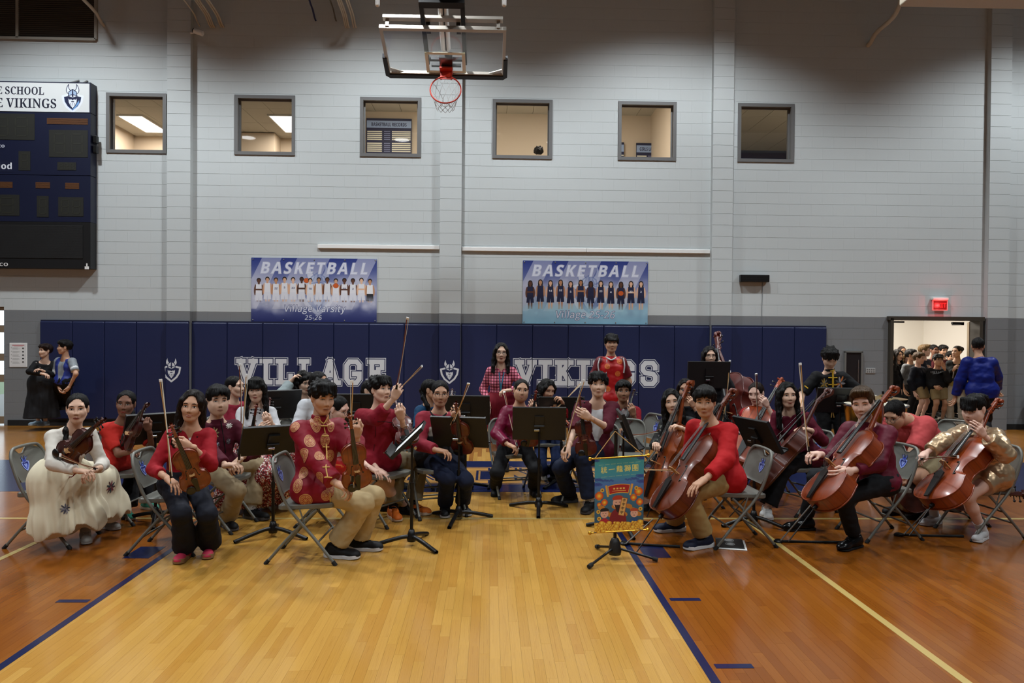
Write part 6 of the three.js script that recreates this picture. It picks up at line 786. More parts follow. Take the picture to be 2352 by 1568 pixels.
{ // boy in medallion jacket
  const D = [[677, 980, 0.05, 0.06], [725, 974, 0.09, 0.11], [757, 973, 0.06, 0.1], [712, 1012, 0.09, 0.12], [673, 1015, 0.06, 0.13], [746, 1010, 0.065, 0.11], [697, 1046, 0.1, 0.12], [734, 1047, 0.055, 0.09], [758, 1046, 0.07, 0.1], [671, 1075, 0.05, 0.09], [697, 1087, 0.075, 0.1], [735, 1097, 0.09, 0.1], [683, 1115, 0.09, 0.12], [702, 1149, 0.11, 0.12], [749, 1138, 0.07, 0.08], [761, 1126, 0.09, 0.05], [734, 1166, 0.1, 0.06]];
  const J = person({ label: 'boy in a dark red jacket with gold round medallions, seated front with eyes lowered', S: 1.72, z: zf(5.85), hip: 722, yaw: 72, sy: 38, head: [741, 914], hd: [34, 12, 3], lean: 0.05, skin: 'c', face: { eye: 0.0022, lip: '#8e3a30' }, hair: 'messy', hl: 0.05,
    top: { c: '#7d0a20', name: 'jacket', sleeve: 1.92, hem: 0.14, collar: 0.45, loose: 0.026, fit: 0.026, cuff: 0.012, o: { roughness: 0.55 } }, pants: { c: '#b09a72', wide: 0.034 }, ra: { e: [697, 1098], w: [775, 1116, 0.28], h: [804, 1122], c: 0.7, p: 'd' }, la: { e: [806, 1040], w: [819, 1006, 0.3], h: [815, 988], c: 0.9, p: 'a' }, rl: { k: [826, 1150], f: [770, 1279], t: 72 }, ll: { k: [852, 1134], f: [822, 1262], t: 78 }, shoe: { c: '#111113', s: '#c9c9cc', l: '#222' }, sock: '#15151a',
    decals: D.map(([x, y, w, h]) => ({ name: 'medallion', p: [x, y], w: Math.max(w, 0.08) * 0.95, h: Math.max(h, 0.09) * 0.95, m: medal, round: true })),
    trims: [{ name: 'placket', p: [[742, 975], [746, 990], [749, 1020], [750, 1050], [749, 1075], [753, 1095]], r: 0.005, m: GOLDTRIM }, { name: 'neck_trim', p: [[720, 948], [732, 962], [743, 972], [750, 962], [753, 952]], r: 0.005, m: GOLDTRIM }, ...[[978, 744], [1001, 747], [1026, 748], [1049, 750], [1073, 749], [1096, 754]].map(([y, x]) => ({ name: 'frog_fastening', p: [[x - 8, y], [x, y], [x + 8, y]], r: 0.005, m: GOLDTRIM })), { name: 'hem_trim', p: [[757, 1130], [758, 1145], [759, 1160]], r: 0.005, m: GOLDTRIM }] });
  const a = G(616, 1298), c = G(769, 1295); chair((a.x + c.x) / 2 + 0.02, (a.z + c.z) / 2 - 0.21, 88, 'folding chair under the boy in the medallion jacket'); const b = Zp(822, 1120, J.hip.z + 0.42); fiddle('violin', 'orange brown violin upright beside the medallion jacket', '#8f4014', b, reach(b, 801, 946, 0.6, -1), V(0.35, 0.1, 1));
  bow('pale bow held upright in front of the violin beside the medallion jacket', Zp(806, 1116, J.hip.z + 0.5), Zp(805, 909, J.hip.z + 0.5), V(-1, 0, 0.3), true);
}
{ // girl in red qipao and glasses, mostly behind him
  const J = person({ label: 'girl in glasses bending forward in a short red brocade dress, behind the medallion jacket', f: 1, S: 1.6, z: zf(6.9), hip: 800, yaw: 80, sy: 70, head: [776, 940], hd: [70, 22, 0], skin: 'f', hair: 'tied', hl: 0.058, glasses: 1, hv: { tail: -1 }, top: { c: '#b8babd', sleeve: 1.1, hem: 0.02 }, pants: { mat: qipao, len: 0.62, fit: 0.03, name: 'dress_skirt' }, ra: { e: [826, 1050], w: [858, 1082, 0.3], h: [880, 1090], c: 0.3 }, la: { e: [846, 1050], w: [868, 1078, 0.2], h: [890, 1088], c: 0.3 }, rl: { k: [922, 1115], f: [930, 1180], t: 80 }, ll: { k: [900, 1110], f: [880, 1172], t: 80 }, shoe: { c: '#0f0f11', s: '#151517', kind: 'boot' } });
  chair(J.hip.x - 0.14, J.hip.z, 88, 'folding chair behind the medallion jacket, under the girl in red brocade');
}
{ // boy with raised bow
  const J = person({ label: 'boy in a crimson jacket and orange shoes raising his bow high', S: 1.7, z: zf(7.0), hip: 868, yaw: 40, sy: 28, head: [873, 896], hd: [48, -4, 4], skin: 'b', face: { eye: 0.005, open: 1 }, hair: 'messy', hl: 0.045, top: { c: '#7c0c20', name: 'jacket', sleeve: 1.55, hem: 0.06, collar: 0.25, loose: 0.03, fit: 0.024 }, pants: { c: '#8e8268', wide: 0.03 },
    ra: { e: [866, 962], w: [903, 916, 0.32], h: [911, 900], c: 0.9, p: 'a' }, la: { e: [925, 1000], w: [923, 964, 0.26], h: [918, 950], c: 0.8, p: 'a' }, rl: { k: [912, 1077], f: [903, 1188], t: 20 }, ll: { k: [966, 1062], f: [948, 1178], t: 60 }, shoe: { c: '#c0601e', s: '#b9a48e', l: '#d67a34' }, sock: '#131318', sockH: 0.08, trims: [{ name: 'zip', p: [[867, 968], [880, 968], [905, 971]], r: 0.003, m: BLKC }, { name: 'zip', p: [[860, 960], [862, 1000], [858, 1035]], r: 0.003, m: cloth('#4a0a14') }] });
  seat(J, 60, 'folding chair under the boy raising his bow'); bow('long bow raised straight up in the fist of the boy in orange shoes', Zp(912, 900, J.sh.r.z + 0.36), reach(Zp(912, 900, J.sh.r.z + 0.36), 939, 730, 0.745, -1), V(1, 0, 0.3)); bow('short end of a bow slanting beside the raised fist', Zp(880, 930, J.hip.z - 0.6), Zp(939, 873, J.hip.z - 0.3), V(0, -1, 0), true);
  const b = Zp(940, 1018, J.hip.z + 0.3); fiddle('violin', 'red brown violin on the knee of the boy in orange shoes', '#642416', b, reach(b, 905, 918, 0.6, 1), V(0.3, 0.3, 1));
}
{ // girl in blue top, behind
  const J = person({ label: 'girl in a teal blue top turned away, behind the boy in the striped sweater', f: 1, S: 1.6, z: zf(8.6), hip: 975, yaw: 50, sy: 50, head: [990, 896], hd: [75, 4, 0], skin: 'c', hair: 'tied', hl: 0.06, hv: { tail: -1 }, top: { c: '#123a5a', sleeve: 0.85, hem: 0.05 }, pants: BLACKPANTS, la: { e: [1040, 960], w: [1040, 934, 0.2], h: [1038, 920], c: 0.8, p: 'a' } }); chair(J.hip.x - 0.05, J.hip.z, 75, 'folding chair under the girl in the teal blue top');
  const b = Zp(1020, 985, J.hip.z + 0.25); fiddle('violin', 'violin of the girl in the teal blue top, scroll against the padding', '#4d1c10', b, reach(b, 1038, 895, 0.6, 1), V(0.2, 0.2, 1));
  person({ label: 'head of black hair hidden behind the boy raising his bow', f: 1, S: 1.6, z: zf(8.7), hip: 845, yaw: 40, head: [851, 897], hd: [60, 0, 0], skin: 'b', hair: 'tied', hl: 0.06, top: { c: '#14161c', sleeve: 0.9, hem: 0.05 }, pants: BLACKPANTS });
}
{ // boy in glasses with striped sweater
  const red = col('#86142a'), wh = col('#a9a49a'), bk = col('#15151a'), J = person({ label: 'boy in glasses with a red, cream and black striped sweater and navy trousers', S: 1.66, z: zf(7.3), hip: 1000, yaw: 12, sy: 10, head: [1011, 905], hd: [8, 4, 2], skin: 'c', face: { eye: 0.0045 }, hair: 'crop', hl: 0.062, glasses: 1,
    top: { c: '#ffffff', name: 'sweater', sleeve: 1.9, hem: 0.05, loose: 0.022, fit: 0.022, mat: mat('#ffffff', 0.85, { vertexColors: true }), paint: ({ t, arm }, c) => { if (arm || t > 0.8) c.copy(red); else if (t > 0.58) c.copy(wh); else c.copy(bk); } }, pants: { ...NAVYPANTS, wide: 0.02 }, ra: { e: [965, 1018], w: [1002, 1033, 0.34], h: [1022, 1036], c: 0.6 }, la: { e: [1062, 1000], w: [1052, 966, 0.32], h: [1046, 953], c: 0.8, p: 'a' }, rl: { k: [1012, 1072], f: [1022, 1180], t: 2 }, ll: { k: [1052, 1066], f: [1062, 1176], t: 18 }, shoe: { c: '#121214', s: '#b5b5b8' }, sock: '#15151a', trims: [{ name: 'neckband', p: [[988, 946], [996, 954], [1010, 957], [1022, 953], [1026, 946]], r: 0.008, m: BLKC }] });
  seat(J, 20, 'folding chair under the boy in the striped sweater'); const b = Zp(1064, 1040, J.hip.z + 0.2); fiddle('violin', 'violin behind the music stand of the boy in the striped sweater', '#6a2a12', b, reach(b, 1049, 918, 0.6, -1), V(-0.3, 0.1, 1)); bow('bow slanting up from the hand of the boy in the striped sweater', Zp(1040, 975, J.hip.z + 0.42), Zp(1071, 900, J.hip.z + 0.9), V(1, 0, 0), true);
}
// ================================================================== centre
{ // teacher
  const J = person({ label: 'standing woman in glasses, red checked jacket and red pleated skirt', f: 1, stand: 1, S: 1.6, z: zf(9.4), hip: 1150, yaw: -4, head: [1151, 811], lean: 0.03, hd: [2, 2, 2], skin: 'b', face: { smile: 0.6, eye: 0.0048 }, hair: 'long', hl: 0.066, hairC: '#120b0a', glasses: '#3a3a3c', hv: { len: 0.24 }, top: { mat: plaid, name: 'jacket', sleeve: 1.9, hem: 0.02, loose: 0.014, vneck: 0.07, inner: '#16131a', scoop: 0.35 }, skirt: { c: '#6d0a1c', hem: 0.38, flare: 0.1, pleat: 0.02, np: 26 }, ra: { e: [1111, 888], w: [1122, 921, 0.1], h: [1126, 938], c: 0.7, p: 'l' }, la: { e: [1192, 878], w: [1170, 896, 0.22], h: [1154, 897], c: 0.7, p: 'd' }, rl: { f: [1140, 1079] }, ll: { f: [1162, 1079] },
    trims: [{ name: 'lanyard', p: [[1146, 855], [1149, 880], [1150, 905]], r: 0.007, m: lanyardTeal }, { name: 'lanyard', p: [[1158, 855], [1153, 880], [1150, 905]], r: 0.007, m: lanyardTeal }], decals: [{ name: 'badge', p: [1150, 917], w: 0.055, h: 0.085, m: CARD, lift: 0.012 }] });
  bow('bow held low in the right hand of the woman in the checked jacket', Zp(1127, 936, J.sh.r.z + 0.18), Zp(1120, 1002, J.sh.r.z + 0.75), V(1, 0, 0), true);
}
{ // girl in satin blouse
  const J = person({ label: 'smiling girl in a plum satin blouse and black trousers, seated at centre', f: 1, S: 1.62, z: zf(8.1), hip: 1182, yaw: 5, sy: 8, head: [1197, 897], hd: [6, 2, 6], skin: 'c', face: { smile: 0.8, fat: 1 }, hair: 'tied', hl: 0.068, hairC: '#1a110d', top: { mat: satin, name: 'blouse', sleeve: 1.88, hem: 0.04, loose: 0.028, fit: 0.02 }, pants: { ...BLACKPANTS, wide: 0.015 }, ra: { e: [1139, 998], w: [1166, 1020, 0.3], h: [1184, 1027], c: 0.7 }, la: { e: [1240, 985], w: [1230, 945, 0.28], h: [1222, 932], c: 0.8, p: 'a' }, rl: { k: [1150, 1058], f: [1138, 1134], t: -6 }, ll: { k: [1219, 1050], f: [1226, 1136], t: 8 }, shoe: { c: '#0e0e10', s: '#131315' } });
  seat(J, 15, 'folding chair under the girl in the plum satin blouse', -0.03); const b = Zp(1212, 1024, J.hip.z + 0.36); fiddle('violin', 'red violin behind the front centre music stand', '#7a2014', b, reach(b, 1232, 893, 0.6, -1), V(0, 0.15, 1)); bow('long bow slanting from the lap of the plum satin blouse up to the standing woman', Zp(1187, 1030, J.hip.z + 0.4), reach(Zp(1187, 1030, J.hip.z + 0.4), 1156, 899, 0.745, 1), V(-1, 0, 0));
}
{ // girl looking down, playing
  const J = person({ label: 'girl with long dark hair in a red top and jeans looking down at her violin', f: 1, S: 1.6, z: zf(8.9), hip: 1258, yaw: 10, sy: 15, head: [1256, 896], hd: [28, 16, 6], skin: 'c', hair: 'long', hl: 0.06, hv: { len: 0.26, oneSide: -1 }, face: { eye: 0.0025 }, top: { c: '#85121c', sleeve: 1.8, hem: 0.04, loose: 0.02 }, pants: { c: '#18264a', wide: 0.02 }, la: { e: [1300, 960], w: [1294, 928, 0.3], h: [1288, 918], c: 0.8, p: 'i' }, ra: { e: [1222, 960], w: [1250, 945, 0.3], c: 0.7 }, rl: { k: [1238, 1042], f: [1249, 1098], t: -4 }, ll: { k: [1278, 1040], f: [1272, 1100], t: 6 }, shoe: { c: '#c2c2bd', s: '#cfcfca', l: '#d8d8d4' } }); seat(J, 0, 'folding chair under the girl looking down at her violin', -0.02);
  const b = Zp(1262, 926, J.hip.z + 0.16); fiddle('violin', 'orange violin tucked under the chin of the girl in jeans', '#a04a14', b, Zp(1300, 972, J.hip.z + 0.6), V(0.1, 0.8, 0.6)); bow('white bow tip above the rear centre music stand', Zp(1262, 955, J.hip.z + 0.5), Zp(1305, 912, J.hip.z + 0.2), V(0, -1, 0), true);
}
{ // boy with white tee under maroon shirt
  const J = person({ label: 'boy in an open maroon shirt over a white T-shirt, violin on his knee', S: 1.74, z: zf(7.75), hip: 1362, yaw: -18, sy: -8, head: [1374, 884], hd: [-6, 0, 0], lean: 0.1, skin: 'b', face: { eye: 0.0045 }, hair: 'messy', hl: 0.05, top: { c: '#4d0c1e', name: 'shirt', sleeve: 1.15, hem: 0.08, loose: 0.032, fit: 0.022, vneck: 0.42, inner: '#c8c8ca' }, pants: { ...NAVYPANTS, c: '#111a30', wide: 0.026 }, ra: { e: [1322, 998], w: [1306, 1026, 0.42], h: [1296, 1036], c: 0.7, p: 'd' }, la: { e: [1394, 992], w: [1357, 960, 0.38], h: [1340, 952], c: 0.6, p: 'a' }, rl: { k: [1290, 1056], f: [1308, 1153], t: -68 }, ll: { k: [1338, 1060], f: [1355, 1172], t: -25 }, shoe: { c: '#101012', s: '#3c3c40' }, sock: '#c4c4c4' });
  seat(J, -30, 'folding chair under the boy with the white T-shirt'); const b = Zp(1348, 1047, J.hip.z + 0.42); fiddle('violin', 'dark red violin upright on the knee of the boy with the white T-shirt', '#5e1f10', b, reach(b, 1331, 905, 0.6, -1), V(-0.2, 0.1, 1)); bow('bow held upright left of the dark red violin', Zp(1292, 1042, J.hip.z + 0.5), Zp(1333, 893, J.hip.z + 0.55), V(-1, 0, 0), true);
}
{ // boy standing in red vest
  const J = person({ label: 'boy standing at the padding in a shiny red vest with white edging', stand: 1, S: 1.7, sw: 0.138, z: zf(9.9), hip: 1403, yaw: 0, head: [1404, 789], lean: 0.02, hd: [0, 0, 0], skin: 'c', face: { eye: 0.0045 }, hair: 'bowl', hl: 0.042, top: { c: '#b3171a', name: 'vest', sleeve: 0.8, hem: 0.03, collar: 0.3, loose: 0.014, fit: 0.026, mat: mat('#ffffff', 0.38, { vertexColors: true }), paint: ({ arm }, c) => c.set(arm ? '#5d0c16' : '#b3171a') }, pants: { c: '#6b6b6e' }, decals: [[1395, 841], [1423, 830], [1419, 858], [1388, 870], [1420, 885], [1396, 893]].map((p) => ({ name: 'medallion', p, w: 0.075, m: medalRed, round: true })),
    trims: [{ name: 'edging', p: [[1390, 812], [1393, 822], [1404, 826], [1414, 822], [1417, 812]], r: 0.011, m: WHT }, { name: 'edging', p: [[1394, 826], [1392, 860], [1391, 900]], r: 0.006, m: WHT }, { name: 'edging', p: [[1378, 822], [1374, 838], [1376, 856]], r: 0.009, m: WHT }, { name: 'edging', p: [[1431, 822], [1434, 838], [1432, 856]], r: 0.009, m: WHT }] });
}
{ // boy behind in red
  const J = person({ label: 'dark haired boy in a red shirt behind an empty chair back, holding a viola neck', S: 1.64, z: zf(8.7), hip: 1428, yaw: -15, sy: -5, head: [1431, 899], hd: [-4, 2, 0], skin: 'e', face: { smile: 0.4 }, hair: 'short', hl: 0.056, top: { c: '#8a1222', sleeve: 0.95, hem: 0.05, loose: 0.02 }, pants: BLACKPANTS, ra: { e: [1404, 975], w: [1420, 990, 0.25], c: 0.6 }, la: { e: [1462, 990], w: [1456, 955, 0.26], h: [1450, 940], c: 0.8, p: 'a' } });
  chair(J.hip.x + 0.2, J.hip.z - 0.05, -70, 'folding chair of the dark haired boy in red'); const b = Zp(1430, 1000, J.hip.z + 0.3); fiddle('violin', 'dark viola with its neck in the hand of the dark haired boy in red', '#3c150e', b, reach(b, 1459, 891, 0.62, 1), V(-0.4, 0.1, 1));
}
// ================================================================== right: cellos
const cello = (label, hex, bx, by, bz, sx, sy, side, face, o) => { const b = Zp(bx, by, bz); return fiddle('cello', label, hex, b, reach(b, sx, sy, 1.235, side), face, o); };
{ // girl with floral top
  const J = person({ label: 'girl with long dark hair in a black floral top behind the red sweater', f: 1, S: 1.62, z: zf(7.6), hip: 1592, yaw: -50, sy: -35, head: [1543, 923], hd: [-12, 4, -8], lean: 0.16, skin: 'b', face: { eye: 0.005 }, hair: 'long', hl: 0.06, hv: { len: 0.26, bangs: 0 }, top: { mat: floral, sleeve: 1.6, hem: 0.05, loose: 0.02 }, pants: BLACKPANTS, la: { e: [1596, 990], w: [1570, 985, 0.25], c: 0.7 }, ra: { e: [1512, 1010], w: [1506, 1020, 0.3], c: 0.7 } }); seat(J, -80, 'folding chair hidden under the girl in the black floral top');
  cello('orange brown cello leaning behind the cello of the red sweater', '#944a13', 1500, 1150, J.hip.z + 0.45, 1604, 880, 1, V(-0.92, 0.3, 0.25)); bow('bow reaching left of the floral top cello', Zp(1516, 991, J.hip.z + 0.4), reach(Zp(1516, 991, J.hip.z + 0.4), 1450, 1003, 0.745, -1), V(0, -1, 0));
}
{ // girl behind with dark hair
  const J = person({ label: 'girl with dark hair half hidden behind the floral top', f: 1, S: 1.6, z: zf(8.8), hip: 1580, yaw: -30, head: [1574, 895], hd: [-20, 4, 0], skin: 'c', hair: 'half', hl: 0.064, hairC: '#1a110e', hv: { len: 0.22 }, top: { c: '#15151a', sleeve: 1.8, hem: 0.05 }, pants: BLACKPANTS, la: { e: [1610, 960], w: [1594, 935, 0.2], h: [1588, 922], c: 0.8, p: 'a' } }); seat(J, -60, 'folding chair hidden under the girl half hidden by the floral top');
}
{ // boy in red sweater
  const J = person({ label: 'boy in a bright red sweater and khaki trousers with a cello, hand on his knee', S: 1.74, z: zf(6.25), hip: 1664, yaw: -78, sy: -48, head: [1619, 923], hd: [-22, 8, -2], lean: 0.1, skin: 'c', face: { eye: 0.0042, gaze: 0.8 }, hair: 'short', hl: 0.045, top: { c: '#a30c12', name: 'sweater', sleeve: 1.82, hem: 0.05, loose: 0.028, fit: 0.026, wrinkle: 0.9 }, pants: { c: '#a48a58', wide: 0.03 }, la: { e: [1672, 1062], w: [1622, 1098, 0.32], h: [1590, 1118], c: 0.3, p: 'd' }, ra: { e: [1590, 1040], w: [1570, 1080, 0.1], c: 0.7 }, ll: { k: [1582, 1136], f: [1617, 1256], t: -64 }, rl: { k: [1560, 1120], f: [1552, 1219], t: -78 }, shoe: { c: '#161c30', s: '#c8c8c8', l: '#39415c' }, sock: '#c8c8c8' });
  const a = G(1640, 1256), c = G(1768, 1264); chair((a.x + c.x) / 2, (a.z + c.z) / 2 - 0.21, -86, 'folding chair under the boy in the bright red sweater');
  cello('glossy brown cello leaning on the boy in the bright red sweater', '#72320d', 1520, 1182, J.hip.z + 0.32, 1706, 906, 1, V(-0.95, 0.3, 0.2)); bow('bow sticking out behind the banner towards the cello', Zp(1420, 1076, J.hip.z + 0.4), Zp(1481, 1079, J.hip.z + 0.25), V(0, -1, 0), true);
}
{ // bassist
  const J = person({ label: 'woman in glasses standing behind a music stand with the double bass', f: 1, stand: 1, S: 1.57, z: zf(9.6), hip: 1640, yaw: -10, head: [1630, 818], lean: 0.05, hd: [-4, 4, 0], skin: 'b', face: { eye: 0.0045 }, hair: 'long', hl: 0.06, hairC: '#120c0c', glasses: 1, hv: { len: 0.2 }, top: { c: '#17171b', sleeve: 1.85, hem: 0.06 }, pants: BLACKPANTS, la: { e: [1672, 880], w: [1662, 850, 0.2], h: [1655, 838], c: 0.8, p: 'a' } });
  const b = Zp(1706, 1035, J.hip.z + 0.3); fiddle('bass', 'dark red double bass rising above the players at right', '#611a0e', b, reach(b, 1665, 770, 1.82, 1), V(-0.85, 0.1, 0.5)); bow('bow against the dark red double bass', Zp(1664, 965, J.hip.z + 0.5), Zp(1672, 888, J.hip.z + 0.42), V(1, 0, 0), true);
}
{ // girl in red top with orange cello
  const J = person({ label: 'brown haired girl in a red top looking down at an orange cello', f: 1, S: 1.62, z: zf(8.2), hip: 1748, yaw: -30, sy: -25, head: [1737, 904], hd: [-38, 14, -4], skin: 'f', hairC: '#2a1a12', face: { eye: 0.003 }, hair: 'tied', hl: 0.066, top: { c: '#8f0d18', sleeve: 0.9, hem: 0.05, loose: 0.016 }, pants: BLACKPANTS, la: { e: [1776, 960], w: [1764, 934, 0.25], h: [1754, 920], c: 0.8, p: 'a' }, ra: { e: [1712, 985], w: [1728, 985, 0.28], c: 0.7 } }); seat(J, -50, 'folding chair hidden under the brown haired girl in red');
  cello('bright orange cello of the brown haired girl in red', '#b4511a', 1688, 1060, J.hip.z + 0.45, 1793, 877, 1, V(-0.35, 0.2, 0.9)); bow('bow upright before the bright orange cello', Zp(1742, 992, J.hip.z + 0.5), Zp(1737, 905, J.hip.z + 0.75), V(-1, 0, 0));
}
{ // girl in maroon sweater, long hair
  const J = person({ label: 'smiling girl with long black hair in a plum sweater, hand on her cello', f: 1, S: 1.64, z: zf(7.4), hip: 1845, yaw: -45, sy: -15, head: [1809, 908], hd: [-6, 4, -2], lean: 0.1, skin: 'b', face: { smile: 0.7, eye: 0.005 }, hair: 'long', hl: 0.066, hv: { len: 0.32 }, top: { c: '#5a0e24', name: 'sweater', sleeve: 1.85, hem: 0.06, loose: 0.02, vneck: 0.06, inner: '#7a3040' }, pants: BLACKPANTS, la: { e: [1886, 1010], w: [1862, 988, 0.28], h: [1836, 984], c: 0.3, p: 'd' }, ra: { e: [1776, 1010], w: [1790, 1030, 0.25], c: 0.6 }, ll: { k: [1800, 1082], f: [1762, 1186], t: -15 }, rl: { k: [1780, 1080], f: [1760, 1180], t: -30 }, shoe: { c: '#c4c4c2', s: '#cfcfcd', l: '#d8d8d8' }, trims: [{ name: 'lanyard', p: [[1797, 955], [1798, 985], [1799, 1010]], r: 0.006, m: WHT }] });
  seat(J, -70, 'folding chair of the girl in the plum sweater, its crested back showing'); cello('very dark red cello lying back against the plum sweater, its side to the front', '#5b2611', 1733, 1122, J.hip.z + 0.42, 1926, 905, 1, V(-0.6, 0.7, -0.35));
}
{ // drummer
  const J = person({ label: 'boy standing in a black shirt with yellow trim, looking down at a drum', stand: 1, S: 1.66, z: zf(9.2), hip: 1908, yaw: -8, head: [1906, 823], lean: 0.14, hd: [-10, 30, 0], skin: 'b', face: { eye: 0.002 }, hair: 'messy', hl: 0.04, top: { c: '#0f0f11', sleeve: 0.92, hem: 0.08, collar: 0.4, loose: 0.024, fit: 0.024 }, pants: { c: '#0c0c0e' }, ra: { e: [1851, 895], w: [1841, 930, 0.2], c: 0.9, p: 'l' }, la: { e: [1966, 888], w: [1962, 905, 0.25], c: 0.9, p: 'd' }, trims: [{ name: 'placket', p: [[1912, 852], [1913, 880], [1912, 905], [1911, 935]], r: 0.011, m: YEL }, { name: 'neck_trim', p: [[1898, 840], [1906, 852], [1916, 850], [1925, 836]], r: 0.009, m: YEL }, ...[867, 883, 897, 910].map((y) => ({ name: 'frog_fastening', p: [[1902, y], [1912, y], [1923, y]], r: 0.006, m: YEL })), { name: 'cuff_trim', p: [[1848, 886], [1856, 892], [1868, 897]], r: 0.008, m: YEL }, { name: 'sash', p: [[1885, 935], [1905, 945], [1925, 943]], r: 0.008, m: YEL }, { name: 'sash', p: [[1911, 940], [1909, 958], [1906, 974]], r: 0.007, m: GOLDTRIM }, { name: 'sash', p: [[1912, 940], [1915, 958], [1918, 972]], r: 0.007, m: GOLDTRIM }], decals: [{ name: 'embroidery', p: [1893, 882], w: 0.1, h: 0.16, m: dragonGold }, { name: 'embroidery', p: [1930, 880], w: 0.13, h: 0.2, rot: -20, m: tiger }] });
  tag(mesh('drumstick', rod(Zp(1842, 918, J.sh.r.z + 0.24), Zp(1838, 935, J.sh.r.z + 0.55), 0.007, 0.005), M.maple), 'pale drumstick in the hand of the boy in the black shirt', 'drumstick');
}
{ // boy in maroon shirt with cello, front right
  const J = person({ label: 'light haired boy in a burgundy shirt and leather shoes with a cello', S: 1.76, z: zf(6.15), hip: 2018, yaw: -78, sy: -55, head: [1981, 926], hd: [-34, 14, -6], lean: 0.06, skin: 'f', hairC: '#5c442a', face: { eye: 0.0028, iris: '#3a3a2a' }, hair: 'quiff', hl: 0.07, top: { c: '#5b0d24', sleeve: 1.86, hem: 0.02, collar: 0.3, loose: 0.024, fit: 0.02, o: { roughness: 0.55 } }, pants: { c: '#14171b', wide: 0.008, fit: 0.008 }, la: { e: [2022, 1078], w: [1958, 1080, 0.22], h: [1928, 1092], c: 0.5, p: 'a' }, ra: { e: [1918, 1035], w: [1884, 1043, 0.2], h: [1860, 1042], c: 0.7, p: 'd' }, ll: { k: [1958, 1100], f: [1962, 1257], t: -58 }, rl: { k: [1866, 1085], f: [1850, 1216], t: -82 }, shoe: { c: '#0c0c0d', s: '#0f0f10', kind: 'dress', o: { roughness: 0.22 } }, sock: '#0d0d0f', sockH: 0.2 });
  const a = G(1975, 1238), c = G(2103, 1250); chair((a.x + c.x) / 2 + 0.02, (a.z + c.z) / 2 - 0.21, -84, 'folding chair under the light haired boy in burgundy');
  cello('red brown cello of the light haired boy in burgundy', '#904011', 1874, 1162, J.hip.z + 0.36, 2076, 902, 1, V(-0.96, 0.25, 0.12)); bow('pale bow upright in the hand of the light haired boy in burgundy', Zp(1856, 1046, J.sh.r.z + 0.26), Zp(1840, 883, J.sh.r.z + 0.26), V(-1, 0, 0.2), true);
}
{ // man in coral polo bending
  const J = person({ label: 'man in a coral polo shirt bending forward, with glasses and a watch', S: 1.78, z: zf(7.2), hip: 2145, yaw: -75, sy: -62, head: [2056, 952], np: [2082, 962, 0.1], hd: [-60, 34, 0], lean: 0.14, skin: 'c', girth: 1.35, face: { fat: 1 }, hair: 'crop', hl: 0.06, glasses: 1, top: { c: '#b9494a', name: 'polo_shirt', collar: 0.2, sleeve: 0.9, hem: 0.04, loose: 0.03, fit: 0.022 }, pants: { c: '#8c8062', len: 0.9, name: 'shorts' }, la: { e: [2095, 1045], w: [2080, 1090, 0.22], h: [2074, 1112], c: 1, p: 'l' }, ra: { e: [2040, 1030], w: [2040, 1080, 0.2], c: 0.8 }, ll: { k: [2108, 1108], f: [2125, 1190], t: -80 }, rl: { k: [2070, 1106], f: [2072, 1180], t: -80 }, shoe: { c: '#0f0f11', s: '#121214' } });
  const u = J.wr.l.clone().sub(J.el.l).normalize(); tag(mesh('wristwatch', merge([rod(J.wr.l.clone().addScaledVector(u, -0.03), J.wr.l.clone().addScaledVector(u, -0.008), 0.032, 0.03, 18), rbox(0.034, 0.034, 0.02, 0.006).translate(J.wr.l.x + 0.0, J.wr.l.y + 0.02, J.wr.l.z + 0.028)]), M.rubber), 'black wristwatch on the arm of the man in the coral polo', 'watch');
  seat(J, -80, 'folding chair under the man in the coral polo');
}
{ // girl in gold jacket
  const J = person({ label: 'girl in a shiny gold jacket and white shoes playing a cello', f: 1, S: 1.64, z: zf(6.45), hip: 2268, yaw: -75, sy: -58, head: [2237, 939], hd: [-62, 20, 2], lean: 0.08, skin: 'f', hs: 1.05, girth: 1.12, face: { eye: 0.003, fat: 1 }, hair: 'pony', hl: 0.05, hv: { bangs: 1 }, top: { mat: goldFoil, name: 'jacket', sleeve: 1.86, hem: 0.07, loose: 0.034, fit: 0.03, wrinkle: 2.0, collar: 0.15 }, pants: { mat: goldFoil, len: 0.5, fit: 0.024, name: 'shorts' }, ra: { e: [2172, 1012], w: [2130, 1038, 0.22], h: [2112, 1048], c: 0.7, p: 'd' }, la: { e: [2303, 1035], w: [2262, 1002, 0.26], h: [2246, 980], c: 0.5, p: 'a' }, ll: { k: [2224, 1122], f: [2255, 1238], t: -50 }, rl: { k: [2130, 1112], f: [2146, 1203], t: -70 }, shoe: { c: '#b9b9ba', s: '#cfcfcf', l: '#d8d8d8' }, sock: '#c6c6c6' });
  const a = G(2209, 1239), c = G(2341, 1243); chair((a.x + c.x) / 2 + 0.03, (a.z + c.z) / 2 - 0.21, -84, 'folding chair under the girl in the gold jacket');
  cello('bright red brown cello of the girl in the gold jacket', '#9b4512', 2142, 1158, J.hip.z + 0.38, 2312, 932, 1, V(-0.94, 0.28, 0.2)); bow('bow drawn across the cello of the girl in the gold jacket', Zp(2112, 1052, J.sh.r.z + 0.28), reach(Zp(2112, 1052, J.sh.r.z + 0.28), 2198, 1046, 0.72, -1), V(0, 1, 0));
}
